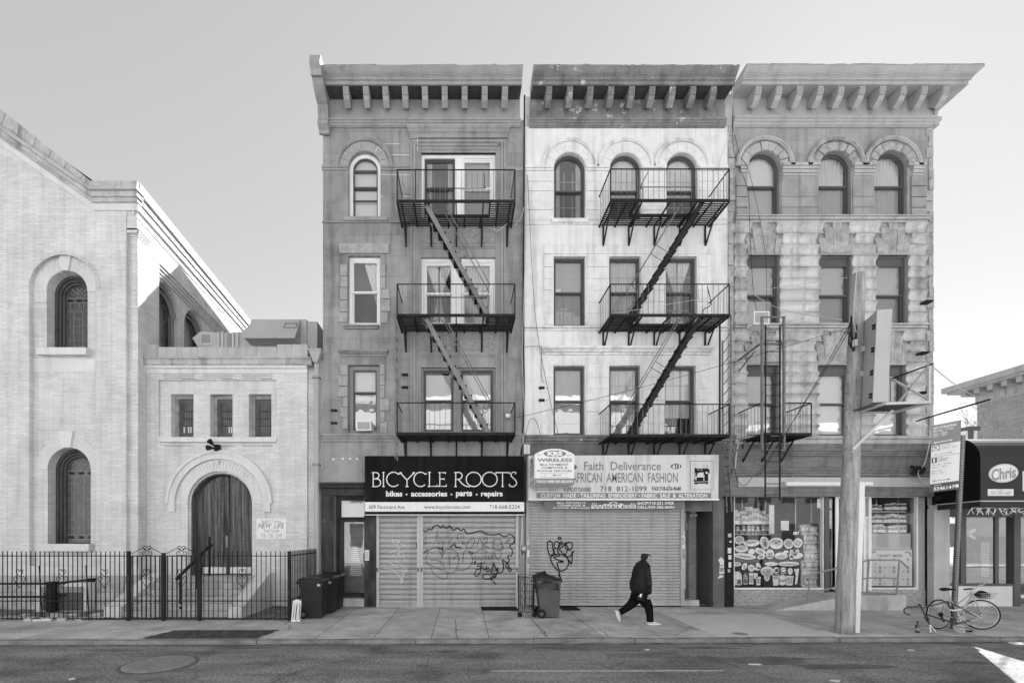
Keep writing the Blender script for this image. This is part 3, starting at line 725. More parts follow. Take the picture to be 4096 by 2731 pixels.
# front steps with sloping cheek walls
M['stepstone'] = mat('step_stone', .64, var=.15, sc=2, fine=.12, blotch=.2, bump=.2)
st = thing('church_steps', 'concrete steps with sloping side walls leading up to the arched church door', 'steps', (-7.44, 12.1, 0))
g = G(); x0, x1 = -8.84, -6.05
for i in range(6):
    g = G().box(x0, x1, 12.13+.3*i, 14.5, .157*i, .157*(i+1)-.05); g.box(x0, x1, 12.1+.3*i, 14.5, .157*(i+1)-.049, .157*(i+1)-.002); g.build('tread', M['concrete'], st)
for xa_, xb_ in ((-9.27, -8.84), (-6.05, -5.68)):
    g = G(); pr = [(12.05, 0), (12.05, .30), (12.2, .33), (13.75, 1.02), (13.99, 1.02), (13.99, 0)]
    g.prof(pr+[pr[0]], xa_, xb_, cap=True); g.build('cheek_wall', M['stepstone'], st)
hr = thing('step_handrail', 'rusty iron handrail standing in the middle of the church steps', 'handrail', (-7.5, 12.4, 0))
G().tube([(-7.58, 12.36, .98), (-7.55, 12.42, 1.05), (-7.50, 13.9, 1.86), (-7.5, 13.95, 1.84)], .045, 8).build('rail', M['iron'], hr)
for (y, za, zb) in ((12.45, .18, 1.05), (13.2, .5, 1.45), (13.88, .94, 2.1)):
    G().tube([(-7.53, y, za), (-7.53, y, zb)], .033, 8).build('post', M['iron'], hr)
h = thing('security_floodlight', 'black twin floodlight bracket fixed above the church door arch', 'floodlight', (X(870), F-.1, Z(1790)))
G().pbox(866, 884, 1780, 1807, F-.14, F).build('junction_box', M['black'], h)
g = G()
for du, dv in ((-20, -20), (-24, -2)):
    p = P(868, 1793, F-.1); q = P(868+du, 1793+dv, F-.3); g.tube([p, q], .03, 8)
    d = Vector(q)-Vector(p); d.normalize(); q2 = Vector(q)+d*.12; g.tube([q, q2], [.05, .085], 10)
g.build('lamp_head', M['black'], h)
tag(G().lathe(P(868, 1847, F-.05), [(.07, 0), (.07, .05)], 14, 'y').lathe(P(868, 1847, F-.09), [(.02, 0), (.045, .02), (.05, .05)], 14, 'y').build('dome_camera', M['offwhite'], origin=P(868, 1847)), 'small white dome camera in the brick ring over the church door', 'camera')
h = thing('youth_center_sign', 'white board with a youth centre name and telephone number right of the church door', 'sign', (X(1087), F-.03, Z(2153)))
G().pbox(1028, 1146, 2073, 2153, F-.03, F-.001).build('board', M['white'], h)
g = G(); y = F-.033; kk = F/1862
def xfA(v): 
    d = (v[0]-X(1087))/(55*kk); return (v[0], v[1], v[2]-d*d*8*kk)
text(g, 'Bedford Central', X(1048), X(1126), Z(2088), Z(2075), y, xf=xfA)
text(g, 'Youth Center', X(1055), X(1120), Z(2128), Z(2112), y)
text(g, '718 - 778 - 5349', X(1045), X(1129), Z(2147), Z(2132), y, xf=lambda v: (v[0], v[1], v[2]-kk*3+((v[0]-X(1087))/(45*kk))**2*3*kk))
g.build('lettering', M['midgrey'], h)
g = G(); text(g, 'NEW  LIFE', X(1034), X(1140), Z(2112), Z(2091), y, shear=.35, bold=.01); g.build('headline', M['ltgrey'], h)
g = G(); text(g, 'NEW  LIFE', X(1033), X(1139), Z(2111), Z(2091), y-.001, shear=.35); g.build('headline_shade', M['midgrey'], h)
# downpipe
h = thing('downpipe', 'grey downpipe with a funnel rain head between the church wing and the brownstone', 'downpipe', (X(1268), F-.05, 0))
g = G(); g.tube([P(1267, 1455, F-.02), P(1267, 2420, F-.02)], .085, 10)
g.build('pipe', M['hvac'], h)
g = G(); a = X(1242, F-.1); b = X(1290, F-.1); zt_, zb = Z(1408, F-.1), Z(1450, F-.1)
g.add([(a, F-.28, zt_), (b, F-.28, zt_), (b, F, zt_), (a, F, zt_), (X(1259), F-.15, zb), (X(1276), F-.15, zb), (X(1276), F, zb), (X(1259), F, zb)], [(0,1,5,4),(1,2,6,5),(2,3,7,6),(3,0,4,7),(4,5,6,7)])
g.box(a-.02, b+.02, F-.3, F, zt_-.005, zt_+.035); g.build('rain_head', M['hvac'], h)
for v in (1508, 1854): G().pbox(1254, 1281, v, v+8, F-.14, F+.05).build('strap', M['midgrey'], h)
# roof plant on the annex
h = thing('rooftop_air_handler', 'large grey steel air handling unit on the flat roof of the church wing', 'air handler', (X(1130, 15.5), 15.5, Z(1433)))
y0 = 15.3; zb = zt-.2
G().box(X(1009, y0), X(1226, y0), y0, y0+1.3, zb, Z(1277, y0)).build('casing', M['hvac'], h)
G().box(X(1226, y0)+.002, X(1240, y0)+.22, y0+.05, y0+1.5, zb, Z(1283, y0)).build('side_casing', M['hvac'], h)
g = G(); pr = [(y0-.02, Z(1279, y0)), (y0-.55, Z(1380, y0)), (y0-.02, Z(1384, y0))]; g.prof(pr+[pr[0]], X(1000, y0)+.06, X(1202, y0)); g.build('intake_hood', M['hvac'], h)
g = G(); 
for za, zb_ in ((1300, 1303), (1323, 1326)): g.quad(*[(X(u, y0-.35), y0-.03-.52*(v-1279)/102-.012, Z(v, y0)) for u, v in ((1130, za), (1182, za), (1182, zb_), (1130, zb_))])
for ua in (1130, 1179): g.quad(*[(X(u, y0-.35), y0-.03-.52*(v-1279)/102-.012, Z(v, y0)) for u, v in ((ua, 1300), (ua+3, 1300), (ua+3, 1326), (ua, 1326))])
g.build('panel_edge', M['dkgrey'], h)
h = thing('air_duct', 'grey sheet metal duct with taped square hatch running into the rooftop unit', 'duct', (X(880, 15.3), 15.3, zt-.1))
y1 = 15.25
g = G(); g.slab([(X(769, y1), Z(1352, y1)), (X(803, y1), Z(1325, y1)), (X(868, y1), Z(1329, y1)), (X(868, y1), Z(1420, y1)), (X(815, y1), Z(1420, y1))], y1, y1+.7); g.build('elbow', M['hvac'], h)
g = G(); g.slab([(X(868, y1), Z(1333, y1)), (X(945, y1), Z(1327, y1)), (X(960, y1), Z(1327, y1)), (X(1020, y1), Z(1285, y1)), (X(1020, y1), Z(1420, y1)), (X(868, y1), Z(1420, y1))], y1+.03, y1+.7); g.build('duct_run', M['hvac'], h)
g = G().pbox(907, 925, 1334, 1392, y1+.005, y1+.1, y1); g.build('dark_collar', M['midgrey'], h)
g = G().slab(rect(X(802, y1), X(848, y1), Z(1381, y1), Z(1334, y1)), y1-.015, y1, ()); g.build('tape', M['ltgrey'], h)
G().pbox(808, 841, 1338, 1371, y1-.03, y1, y1).build('hatch', M['midgrey'], h)
for u in (870, 886, 928, 946): G().pbox(u, u+8, 1328, 1420, y1-.02, y1+.6, y1).build('flange', M['ltgrey'], h)
# ================================================================= church railings and gate
YF0 = 11.75
def scroll(g, cx, z0, h, y, r=.008):
    """heart and two curls"""
    w_ = h*.33
    for s in (-1, 1):
        p = [(cx, y, z0), (cx+s*w_*.55, y, z0+h*.28), (cx+s*w_*.95, y, z0+h*.5), (cx+s*w_*.6, y, z0+h*.62), (cx+s*w_*.25, y, z0+h*.52), (cx+s*w_*.5, y, z0+h*.47)]
        g.tube(catmull(p, 4), r, 5)
        p = [(cx, y, z0+h*.6), (cx+s*w_*.45, y, z0+h*.8), (cx+s*w_*.5, y, z0+h*.96), (cx+s*w_*.2, y, z0+h), (cx+s*w_*.08, y, z0+h*.88)]
        g.tube(catmull(p, 4), r, 5)
def rail_run(t, u0, u1, posts, scrolls, top=2204, skip=()):
    g = G(); n = int(round((u1-u0)/18.7))
    for i in range(n):
        u = u0+(u1-u0)*(i+.5)/n; x = X(u, YF0)
        g.box(x-.0075, x+.0075, YF0-.0075, YF0+.0075, .03, Z(top, YF0)+random.uniform(-.012, .012))
    g.build('picket', M['iron'], t)
    for v in (2222, 2402, 2472):
        g = G().box(X(u0, YF0), X(u1, YF0), YF0-.018, YF0+.018, Z(v, YF0)-.011, Z(v, YF0)+.011); g.build('rail', M['iron'], t)
    for u in posts:
        g = G().box(X(u, YF0)-.034, X(u, YF0)+.034, YF0-.034, YF0+.034, -.05, Z(2203, YF0)); g.box(X(u, YF0)-.042, X(u, YF0)+.042, YF0-.042, YF0+.042, Z(2206, YF0), Z(2203, YF0)); g.build('post', M['iron'], t)
    for u in scrolls:
        g = G(); scroll(g, X(u, YF0), Z(2350, YF0), .47, YF0-.014); g.build('scroll', M['iron'], t)
t = thing('iron_railing', 'black iron railing with heart scrolls in front of the left part of the church', 'railing', (X(250, YF0), YF0, 0))
rail_run(t, -260, 506, [514], [80, 250, 418])
for u, ut in ((170, 157), (357, 344)):
    G().tube([P(u, 2485, YF0+.05), P(ut, 2262, YF0+.4)], .016, 6).build('brace', M['iron'], t)
t = thing('iron_railing', 'short black iron railing right of the gate, turning back to the brownstone', 'railing', (X(980, YF0), YF0, 0))
rail_run(t, 806, 1150, [1157], [970])
xr = X(1157, YF0); g = G()
for i in range(1, 19):
    y = YF0+i*.118; g.box(xr-.011, xr+.011, y-.011, y+.011, .03, 1.75)
g.build('picket', M['iron'], t)
for z in (1.635, .5, .06): G().box(xr-.018, xr+.018, YF0, 13.95, z-.014, z+.014).build('rail', M['iron'], t)
t = thing('iron_gate', 'double leaf black iron gate with scroll crests before the church steps', 'gate', (X(654, YF0), YF0, 0))
for u0, u1, s in ((522, 648, 588), (661, 792, 726)):
    lf = bpy.data.objects.new('gate_leaf', None)
    g = G(); n = 7
    for i in range(n):
        x = X(u0+(u1-u0)*(i+.5)/n, YF0); g.box(x-.011, x+.011, YF0-.011, YF0+.011, .06, Z(2222, YF0))
    for v in (2222, 2402, 2472): g.box(X(u0, YF0), X(u1, YF0), YF0-.016, YF0+.016, Z(v, YF0)-.014, Z(v, YF0)+.014)
    for u in (u0, u1): g.box(X(u, YF0)-.018, X(u, YF0)+.018, YF0-.018, YF0+.018, .06, Z(2222, YF0))
    lf = g.build('gate_leaf', M['iron'], t)
    g = G(); scroll(g, X(s, YF0), Z(2350, YF0), .47, YF0-.014)
    x = X(s, YF0); z = Z(2222, YF0)
    for q in (-1, 1):
        g.tube(catmull([(X(u0 if q < 0 else u1, YF0), YF0, z+.05), (x+q*.35, YF0, z+.07), (x+q*.12, YF0, z+.19), (x+q*.02, YF0, z+.16)], 5), .009, 5)
        g.tube(catmull([(x, YF0, z+.02), (x+q*.1, YF0, z+.02), (x+q*.12, YF0, z+.09), (x+q*.05, YF0, z+.11), (x+q*.05, YF0, z+.06)], 5), .009, 5)
        g.tube(catmull([(x, YF0, z+.12), (x+q*.09, YF0, z+.19), (x+q*.08, YF0, z+.24), (x+q*.03, YF0, z+.24), (x, YF0, z+.2)], 5), .009, 5)
    g.build('scroll', M['iron'], lf)
for u in (654, 800):
    G().box(X(u, YF0)-.034, X(u, YF0)+.034, YF0-.034, YF0+.034, -.05, Z(2210, YF0)).build('post', M['iron'], t)
# ================================================================= generic windows for the three town houses
def drape(g, x0, x1, z0, z1, y, folds=7, amp=.03, shape=None):
    n = folds*6; vs = []; rows = 8
    for j in range(rows+1):
        s = j/rows
        for i in range(n+1):
            a = i/n; xx0, xx1 = (x0, x1) if not shape else shape(s)
            vs.append((xx0+(xx1-xx0)*a, y+amp*sin(a*folds*2*pi+.4*sin(s*3)), z1+(z0-z1)*s))
    return g.add(vs, [(j*(n+1)+i, j*(n+1)+i+1, (j+1)*(n+1)+i+1, (j+1)*(n+1)+i) for j in range(rows) for i in range(n)])
def sash_window(par, u0, u1, v0, v1, fm, sm=None, zs_v=None, y=14.13, fw=.06, rail=.5, munt=None, cover=None, lower=None, curtain=None, name='window', head=0, sfw=.04):
    x0, x1, z0, z1 = X(u0), X(u1), Z(v1), Z(v0); sm = sm or fm
    def shape(i, zb=None):
        if zs_v: return arch(x0+i, x1-i, (z0+i if zb is None else zb), Z(zs_v), 20)
        return rect(x0+i, x1-i, z0+i if zb is None else zb, z1-i)
    hole = shape(fw)
    w_ = G().plate(shape(-.004), [hole], y, .1).build(name, fm, par)
    zm = z0+(z1-z0)*rail
    g = G()
    top = arch(x0+fw, x1-fw, zm, Z(zs_v), 20) if zs_v else rect(x0+fw, x1-fw, zm, z1-fw-head)
    ti = arch(x0+fw+sfw, x1-fw-sfw, zm+.05, Z(zs_v), 20) if zs_v else rect(x0+fw+sfw, x1-fw-sfw, zm+.05, z1-fw-sfw-head)
    g.plate(top, [ti], y+.025, .05)
    bi = rect(x0+fw+sfw, x1-fw-sfw, z0+fw+.06, zm-.01)
    g.plate(rect(x0+fw, x1-fw, z0+fw, zm+.04), [bi], y+.07, .05)
    if head: g.box(x0+fw, x1-fw, y+.02, y+.1, z1-fw-head, z1-fw+.002)
    g.build('sash', sm, w_)
    G().flat(ti, [], y+.055).build('pane', M['pane'], w_)
    G().flat(bi, [], y+.1).build('pane', M['pane_lo'] if lower is None else lower, w_)
    if munt:
        nc, nr = munt; g = G()
        for a, b, c, d, yy in ((ti[0][0], ti[1][0], zm+.05, (Z(zs_v) if zs_v else z1-fw-sfw), y+.062), (bi[0][0], bi[1][0], bi[0][1], bi[2][1], y+.107)):
            for i in range(1, nc): xx = a+(b-a)*i/nc; g.box(xx-.008, xx+.008, yy, yy+.01, c, d)
            for i in range(1, nr): zz = c+(d-c)*i/nr; g.box(a, b, yy, yy+.01, zz-.008, zz+.008)
        g.build('glazing_bar', M['ltgrey'], w_)
    yb = y+.15
    if cover:                                               # [(material, z fraction low, high)] roller shades / blinds
        for m_, a, b in cover:
            G().flat(rect(x0+.02, x1-.02, z0+(z1-z0)*a, min(z0+(z1-z0)*b, z1)), [], yb).build('window_shade', m_, w_); yb += .02
    if curtain == 'pair':
        g = G(); xm = (x0+x1)/2; drape(g, x0+.03, xm, z0, z1, yb, 5); drape(g, xm, x1-.03, z0, z1, yb, 5); g.build('curtain', M['curtain'], w_)
    elif curtain == 'tied':
        g = G(); xm = (x0+x1)/2
        drape(g, 0, 0, z0, z1, yb, 5, .02, lambda s: (x0+.05+(xm-x0-.12)*min(s*2, 1)-(xm-x0-.2)*max(s-.55, 0)*1.4, xm-.02)); drape(g, 0, 0, z0, z1, yb, 5, .02, lambda s: (xm+.02, x1-.05-(x1-xm-.12)*min(s*2, 1)+(x1-xm-.2)*max(s-.55, 0)*1.4)); g.build('curtain', M['curtain_w'], w_)
    elif curtain == 'right':
        g = G(); drape(g, 0, 0, z0+(z1-z0)*.3, z1-.1, yb, 5, .02, lambda s: (x0+(x1-x0)*(.45+.42*s), x1-.04)); g.build('curtain', M['curtain_w'], w_)
    elif curtain == 'full':
        g = G(); drape(g, x0+.03, x1-.03, z0, z1, yb, 9); g.build('curtain', M['curtain'], w_)
    elif curtain == 'sides':
        g = G(); d = (x1-x0)*.24; drape(g, x0+.03, x0+d, z0, z1, yb, 4); drape(g, x1-d, x1-.03, z0, z1, yb, 4); g.build('curtain', M['curtain'], w_)
    elif curtain == 'blind':
        g = G(); n = 46
        for i in range(n): zz = z0+.1+(z1-z0-.2)*i/n; g.quad((x0+.04, yb, zz), (x1-.04, yb, zz), (x1-.04, yb-.02, zz+.028), (x0+.04, yb-.02, zz+.028))
        g.build('blind', M['curtain_w'], w_)
    return w_
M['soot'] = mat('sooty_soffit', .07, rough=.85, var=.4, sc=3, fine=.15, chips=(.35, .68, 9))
M['tarpaper'] = mat('roof_edge_felt', .24, rough=.9, var=.4, sc=5, fine=.2)
def cornice(par, mt, x0, x1, v_top, brk, brk_bot, bm, f0=None, f1=None, ragged=0, mold0=475, name='cornice', fr_x=None):
    """v measured: crown 260-338, soffit back 399, frieze to mold0, moulding to 507"""
    yf = 13.46
    zf1, zf0 = Z(317, yf), Z(338, yf); zs = Z(399, 13.97)
    q = Z(v_top, 13.23)-zf1
    crown = [(13.9, zf1+q), (13.24, zf1+q), (13.23, zf1+q*.82), (13.255, zf1+q*.7), (13.29, zf1+q*.52), (13.33, zf1+q*.36), (13.355, zf1+q*.3), (13.355, zf1+q*.2), (13.385, zf1+q*.17), (13.385, zf1+q*.05), (13.41, zf1), (13.41, zf1-.05), (yf, zf1-.06), (yf, zf0), (13.52, zf0), (13.95, zs+.01), (13.95, zf1+q)]
    c = G().prof(crown, x0, x1, f0, f1).build(name, mt, par)
    fx0, fx1 = fr_x or (x0, x1)
    G().prof([(14.02, zs+.02), (13.95, zs+.02), (13.95, Z(mold0, 13.95)), (14.02, Z(mold0, 13.95))], fx0, fx1).build('frieze', mt, c)
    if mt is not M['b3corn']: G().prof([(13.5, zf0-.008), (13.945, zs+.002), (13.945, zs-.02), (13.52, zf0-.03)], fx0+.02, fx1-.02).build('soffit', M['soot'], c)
    g = G(); rnd = random.Random(int(x0*10)); x = x0; xe = f1(13.24, zf1+q) if f1 else x1
    while x < xe-.02:
        x2 = min(x+rnd.uniform(.06, .5), xe); g.box(x, x2-.002, 13.235+rnd.uniform(0, .01), 13.8, zf1+q-.01, zf1+q+rnd.uniform(.004, .035)); x = x2
    g.build('roof_edge', M['tarpaper'], c)
    za, zb = Z(mold0, 13.9), Z(507, 13.94); h = za-zb
    G().prof([(14.02, za), (13.86, za), (13.86, za-h*.28), (13.89, za-h*.32), (13.89, za-h*.55), (13.92, za-h*.6), (13.92, za-h*.85), (13.95, za-h*.9), (13.95, zb), (14.02, zb)], fx0-.01, fx1+.01).build('frieze_moulding', mt, c)
    for i, (ut, ub) in enumerate(zip(brk, brk_bot)):
        xc = X((ub), 13.95) ; hw = .085
        zt = zf0+.02; z1 = Z(395, 13.56); z2 = Z(430, 13.93)
        g = G(); g.prof([(13.96, zt), (13.52, zt), (13.50, zt-.04), (13.50, zt-.12), (13.53, zt-.24), (13.585, z1+.02), (13.60, z1), (13.76, z1-.1), (13.94, z2), (13.96, z2), (13.96, zt)], xc-hw, xc+hw)
        b = g.build('bracket', bm if not callable(bm) else bm(i), c)
        g = G()
        for dx in (-.05, 0, .05): g.prof([(13.502, zt-.05), (13.485, zt-.10), (13.485, zt-.16), (13.515, zt-.26), (13.56, z1+.08), (13.58, z1+.08), (13.53, zt-.05)], xc+dx-.018, xc+dx+.018)
        g.build('carving', bm if not callable(bm) else bm(i), b)
    return c
def body(par, x0, x1, yb, m=None, zr=14.3):
    g = G(); g.box(x0, x1, yb, 27, -.1, zr)
    for xx in (x0, x1-.12): g.box(xx, xx+.12, 14.02, yb+.01, -.1, zr)
    g.box(x0+.13, x1-.13, 14.05, yb-.01, zr-.15, zr-.01)
    g.build('party_wall', M['party'], par)
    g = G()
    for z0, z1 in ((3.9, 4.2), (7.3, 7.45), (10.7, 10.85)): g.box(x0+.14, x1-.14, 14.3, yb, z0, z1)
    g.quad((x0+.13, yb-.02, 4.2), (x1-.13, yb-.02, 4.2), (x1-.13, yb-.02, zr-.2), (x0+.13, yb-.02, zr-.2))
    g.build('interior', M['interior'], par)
def shutter(par, u0, u1, v0, v1, y, pitch, kind, m):
    x0, x1, z0, z1 = X(u0, y), X(u1, y), Z(v1, y), Z(v0, y); pr = []; z = z0+.09
    pr = [(y, z0), (y, z0+.085)]
    while z < z1:
        if kind == 'flat': pr += [(y-.004, z+.006), (y-.012, z+pitch*.2), (y-.013, z+pitch*.5), (y-.010, z+pitch*.72), (y-.003, z+pitch*.76), (y+.035, z+pitch*.79), (y+.035, z+pitch*.83), (y-.002, z+pitch*.85), (y-.002, z+pitch*.9), (y+.035, z+pitch*.92), (y+.035, z+pitch*.97)]
        else: pr += [(y, z+.003), (y-.012, z+pitch*.12), (y-.018, z+pitch*.4), (y-.016, z+pitch*.62), (y-.006, z+pitch*.74), (y+.03, z+pitch*.76), (y+.03, z+pitch*.95)]
        z += pitch
    pr.append((y, z1))
    pr = [(a, min(b, z1)) for a, b in pr]
    o = G().prof(pr, x0, x1, cap=False).build('slat_curtain', m, par)
    G().box(x0, x1, y-.022, y+.01, z0-.0, z0+.07).build('bottom_bar', m, o)
    return o
def smooth_stroke(pts, n=7): return catmull([(a, b, 0) for a, b in pts], n)
def arch_hood(par, m, cu, cv, r_in, r_out, y0, y1, foot=5, name='arch_hood', knobs=True):
    k = F/1862; xc, zc = X(cu), Z(cv); n = 30
    a0 = .03
    o = [(xc+r_out*k*cos(a0+(pi-2*a0)*i/n), zc+r_out*k*sin(a0+(pi-2*a0)*i/n)) for i in range(n+1)]
    q = [(xc+r_in*k*cos(a0+(pi-2*a0)*i/n), zc+r_in*k*sin(a0+(pi-2*a0)*i/n)) for i in range(n+1)]
    g = G().slab(o+q[::-1], y0, y1)
    rm = (r_in+r_out)/2
    p = [(xc+rm*k*cos(a0+(pi-2*a0)*i/n), (y0), zc+rm*k*sin(a0+(pi-2*a0)*i/n)) for i in range(n+1)]
    g.tube(p, (r_out-r_in)*k*.32, 6)
    if knobs:
        for i in (0, n): g.lathe((p[i][0], y0-.02, p[i][2]), [((r_out-r_in)*k*.6, 0), ((r_out-r_in)*k*.6, .06)], 12, 'y')
    return g.build(name, m, par)
def air_conditioner(u0, u1, v0, v1, y0, y1, label, m=None):
    t = thing('window_air_conditioner', label, 'air conditioner', (X((u0+u1)/2, y0), y0, Z(v1, y0)))
    x0, x1, z0, z1 = X(u0, y0), X(u1, y0), Z(v1, y0), Z(v0, y0)
    G().box(x0, x1, y0, y1, z0, z1).build('casing', M['white'], t)
    g = G(); n = 9
    for i in range(n): zz = z0+.04+(z1-z0-.08)*i/n; g.box(x0+.04, x1-.04, y0-.012, y0-.001, zz, zz+(z1-z0-.08)/n*.62)
    g.build('grille', M['ltgrey'], t)
    G().box(x0+.035, x1-.035, y0-.004, y0-.0005, z0+.035, z1-.035).build('grille_back', M['midgrey'], t)
    return t
# generic fire escape -------------------------------------------------------------
def fire_escape(t, x0, x1, levels, stairs, yf=12.92, yb=13.99, nb=5, gap=None, mat_=None):
    m = mat_ or M['iron']
    for (z, rh, hole) in levels:
        g = G(); n = 12
        for i in range(n):
            y = yf+(yb-yf)*(i+.5)/n
            segs = [(x0, x1)]
            if hole and y < hole[2]: segs = [(x0, hole[0]), (hole[1], x1)]
            for a, b in segs: g.box(a, b, y-.014, y+.014, z-.012, z+.012)
        pl = g.build('platform', m, t)
        g = G()
        for i in range(8):
            xx = x0+(x1-x0)*i/7
            if hole and hole[0] < xx < hole[1]: g.box(xx-.02, xx+.02, hole[2], yb, z-.05, z-.014)
            else: g.box(xx-.02, xx+.02, yf, yb, z-.05, z-.014)
        g.box(x0, x1, yf-.02, yf+.012, z-.045, z+.03)
        if hole:
            for xx in hole[:2]: g.box(xx-.018, xx+.018, yf, hole[2], z-.06, z+.02)
            g.box(hole[0], hole[1], hole[2]-.015, hole[2]+.015, z-.06, z+.02)
        g.build('platform_frame', m, pl)
        g = G(); zt = z+rh
        seg = [(x0, x1)] if not gap else [(x0, gap[0]), (gap[1], x1)]
        if gap: seg = seg[1:]
        for a, b in seg: g.tube([(a, yf, zt), (b, yf, zt)], .017, 6)
        for xx in (x0, x1): g.tube([(xx, yf, zt), (xx, yb, zt)], .018, 6); g.tube([(xx, yf, z), (xx, yf, zt)], .017, 6)
        rl = g.build('handrail', m, t)
        g = G()
        for a, b in seg:
            nn = int(abs(b-a)/.145)
            for i in range(1, nn): xx = a+(b-a)*i/nn; g.tube([(xx, yf, z), (xx, yf, zt)], .0072, 5)
        for xx in (x0, x1):
            for i in range(1, 7): yy = yf+(yb-yf)*i/7; g.tube([(xx, yy, z), (xx, yy, zt)], .0072, 5)
        g.build('baluster', M['ironlt'] if mat_ is None else m, rl)
        for i in range(nb):
            xx = x0+.12+(x1-x0-.24)*i/(nb-1); g = G()
            g.bar((xx, yb-.02, z-.62), (xx, yb-.02, z-.02), .045, .03); g.bar((xx, yb-.04, z-.6), (xx, yf+.5, z-.05), .04, .03); g.bar((xx, yf+.05, z-.035), (xx, yb, z-.035), .035)
            g.build('support_bracket', m, t)
    for (xa, za, xb, zb, y0, y1, mm) in stairs:
        g = G(); d = Vector((xb-xa, 0, zb-za)); L = d.length; d.normalize()
        for yy in (y0, y1): g.bar((xa, yy, za), (xb, yy, zb), .02, .125, up=(d.z, 0, -d.x))
        st = g.build('stair_stringer', mm, t)
        g = G(); n = 12; s = 1 if xb > xa else -1
        for i in range(1, n):
            px, pz = xa+(xb-xa)*i/n, za+(zb-za)*i/n; G().box(px-.10, px+.12, y0+.012, y1-.012, pz-.012, pz+.012).build('tread', m, st)
        g = G(); nx, nz = -d.z*s*1.0, d.x*s
        off = Vector((abs(d.z)*s*1.0, 0, abs(d.x)))*.55
        for yy in (y0, y1):
            a = Vector((xa, yy, za))+off*.85+d*.25; b = Vector((xb, yy, zb))+off*.85-d*.75
            g.tube([Vector((xa, yy, za))+d*.03, Vector((xa, yy, za))+off*.75+d*.08, a, b, b-off*.38+d*.12, b-off*.5+d*.02], .013, 6)
            c = Vector((xa, yy, za))+d*(L*.45); g.tube([c, c+off*.85], .011, 5)
        g.build('stair_handrail', M['ironlt'], st)
# ================================================================= brownstone with the bicycle shop
XB1, XB2, XB3, XB4 = X(1292), X(2098), X(2911), X(3728)
B1 = t = thing('brownstone_building', 'dark grey painted four storey brownstone above the bicycle shop, next to the church wing', 'building', ((XB1+XB2)/2, F, 0))
SPLIT.add(t)
aw = arch(X(1394), X(1522), Z(873), Z(669), 22)
h1 = [aw, rect(X(1393), X(1521), Z(1301), Z(1022)), rect(X(1394), X(1518), Z(1730), Z(1459)),
      rect(X(1685), X(1983), Z(868), Z(613)), rect(X(1684), X(1982), Z(1300), Z(1030)), rect(X(1686), X(1980), Z(1731), Z(1470)),
      rect(X(1336), X(1458), .0, Z(1981))]
g = G(); g.plate(rect(XB1, XB2, 0, Z(480)), h1, F, .24, edge=False); g.build('wall', M['b1'], t)
body(t, XB1, XB2, 14.9)
G().box(XB1+.1, 1.0, 22.6, 27.5, 14.2, 18.66).build('rear_shadow_block', M['party'], t)  # unseen block added on the roof to throw the shadow on the church flank
# smooth surrounds and pilasters of the wide bay
g = G(); y = F-.03
for a, b in ((1640, 1684), (1983, 2025)):
    g.pbox(a, b, 560, 1742, y, F+.05)
    s = 1 if a < 1700 else -1
    for du, w_ in ((3, 7), (14, 9), (27, 6)):
        aa = a+du if s > 0 else b-du-w_; g.pbox(aa, aa+w_, 575, 1740, y-.03, y+.01)
g.pbox(1685, 1983, 560, 613, y, F+.05); g.pbox(1650, 2018, 566, 575, y-.03, y); g.pbox(1662, 2005, 582, 590, y-.03, y); g.pbox(1674, 1994, 598, 603, y-.02, y)
g.build('bay_surround', M['b1smooth'], t)
g = G(); g.prof([(F, Z(519)), (F-.2, Z(519)), (F-.19, Z(528)), (F-.14, Z(533)), (F-.14, Z(540)), (F-.08, Z(545)), (F-.07, Z(558)), (F, Z(558))], X(1636), X(2034), lambda y, z: X(1645)-(F-y)*.6, lambda y, z: X(2024)+(F-y)*.6); g.build('bay_cornice', M['b1smooth'], t)
g = G()
g.pbox(1684, 1983, 870, 1029, F-.006, F+.1); g.pbox(1684, 1983, 1302, 1469, F-.006, F+.1)
for v in (985, 992, 1416, 1424): g.pbox(1684, 1983, v, v+4, F-.03, F+.02)
g.build('spandrel', M['b1smooth'], t)
def ornament(u0, u1, v0, v1, par):
    g = G(); g.pbox(u0, u1, v0, v0+3, F-.025, F+.01); g.pbox(u0, u1, v1-3, v1, F-.025, F+.01); g.pbox(u0, u0+3, v0, v1, F-.025, F+.01); g.pbox(u1-3, u1, v0, v1, F-.025, F+.01)
    n = 6; k = F/1862
    for i in range(n):
        uc = u0+(u1-u0)*(i+.5)/n; s = 1 if i < n/2 else -1; fl = 1 if i % 2 else -1
        pts = []
        for j in range(26):
            a = j*.42; r = (4+ (v1-v0)*.36*(1-j/26)); pts.append((X(uc)+s*r*k*cos(a+1.5), F-.006, Z((v0+v1)/2)+fl*r*k*sin(a+1.5)))
        g.tube(pts, .022, 5)
        for q in range(6): a = q*1.05; g.lathe((X(uc)+.03*cos(a)+.2*cos(a), F-.012, Z((v0+v1)/2)+.18*sin(a)), [(.03, 0), (.045, .012)], 6, 'y')
    g.build('carved_panel', M['b1rough'], par)
ornament(1694, 1975, 908, 972, t); ornament(1696, 1972, 1340, 1400, t)
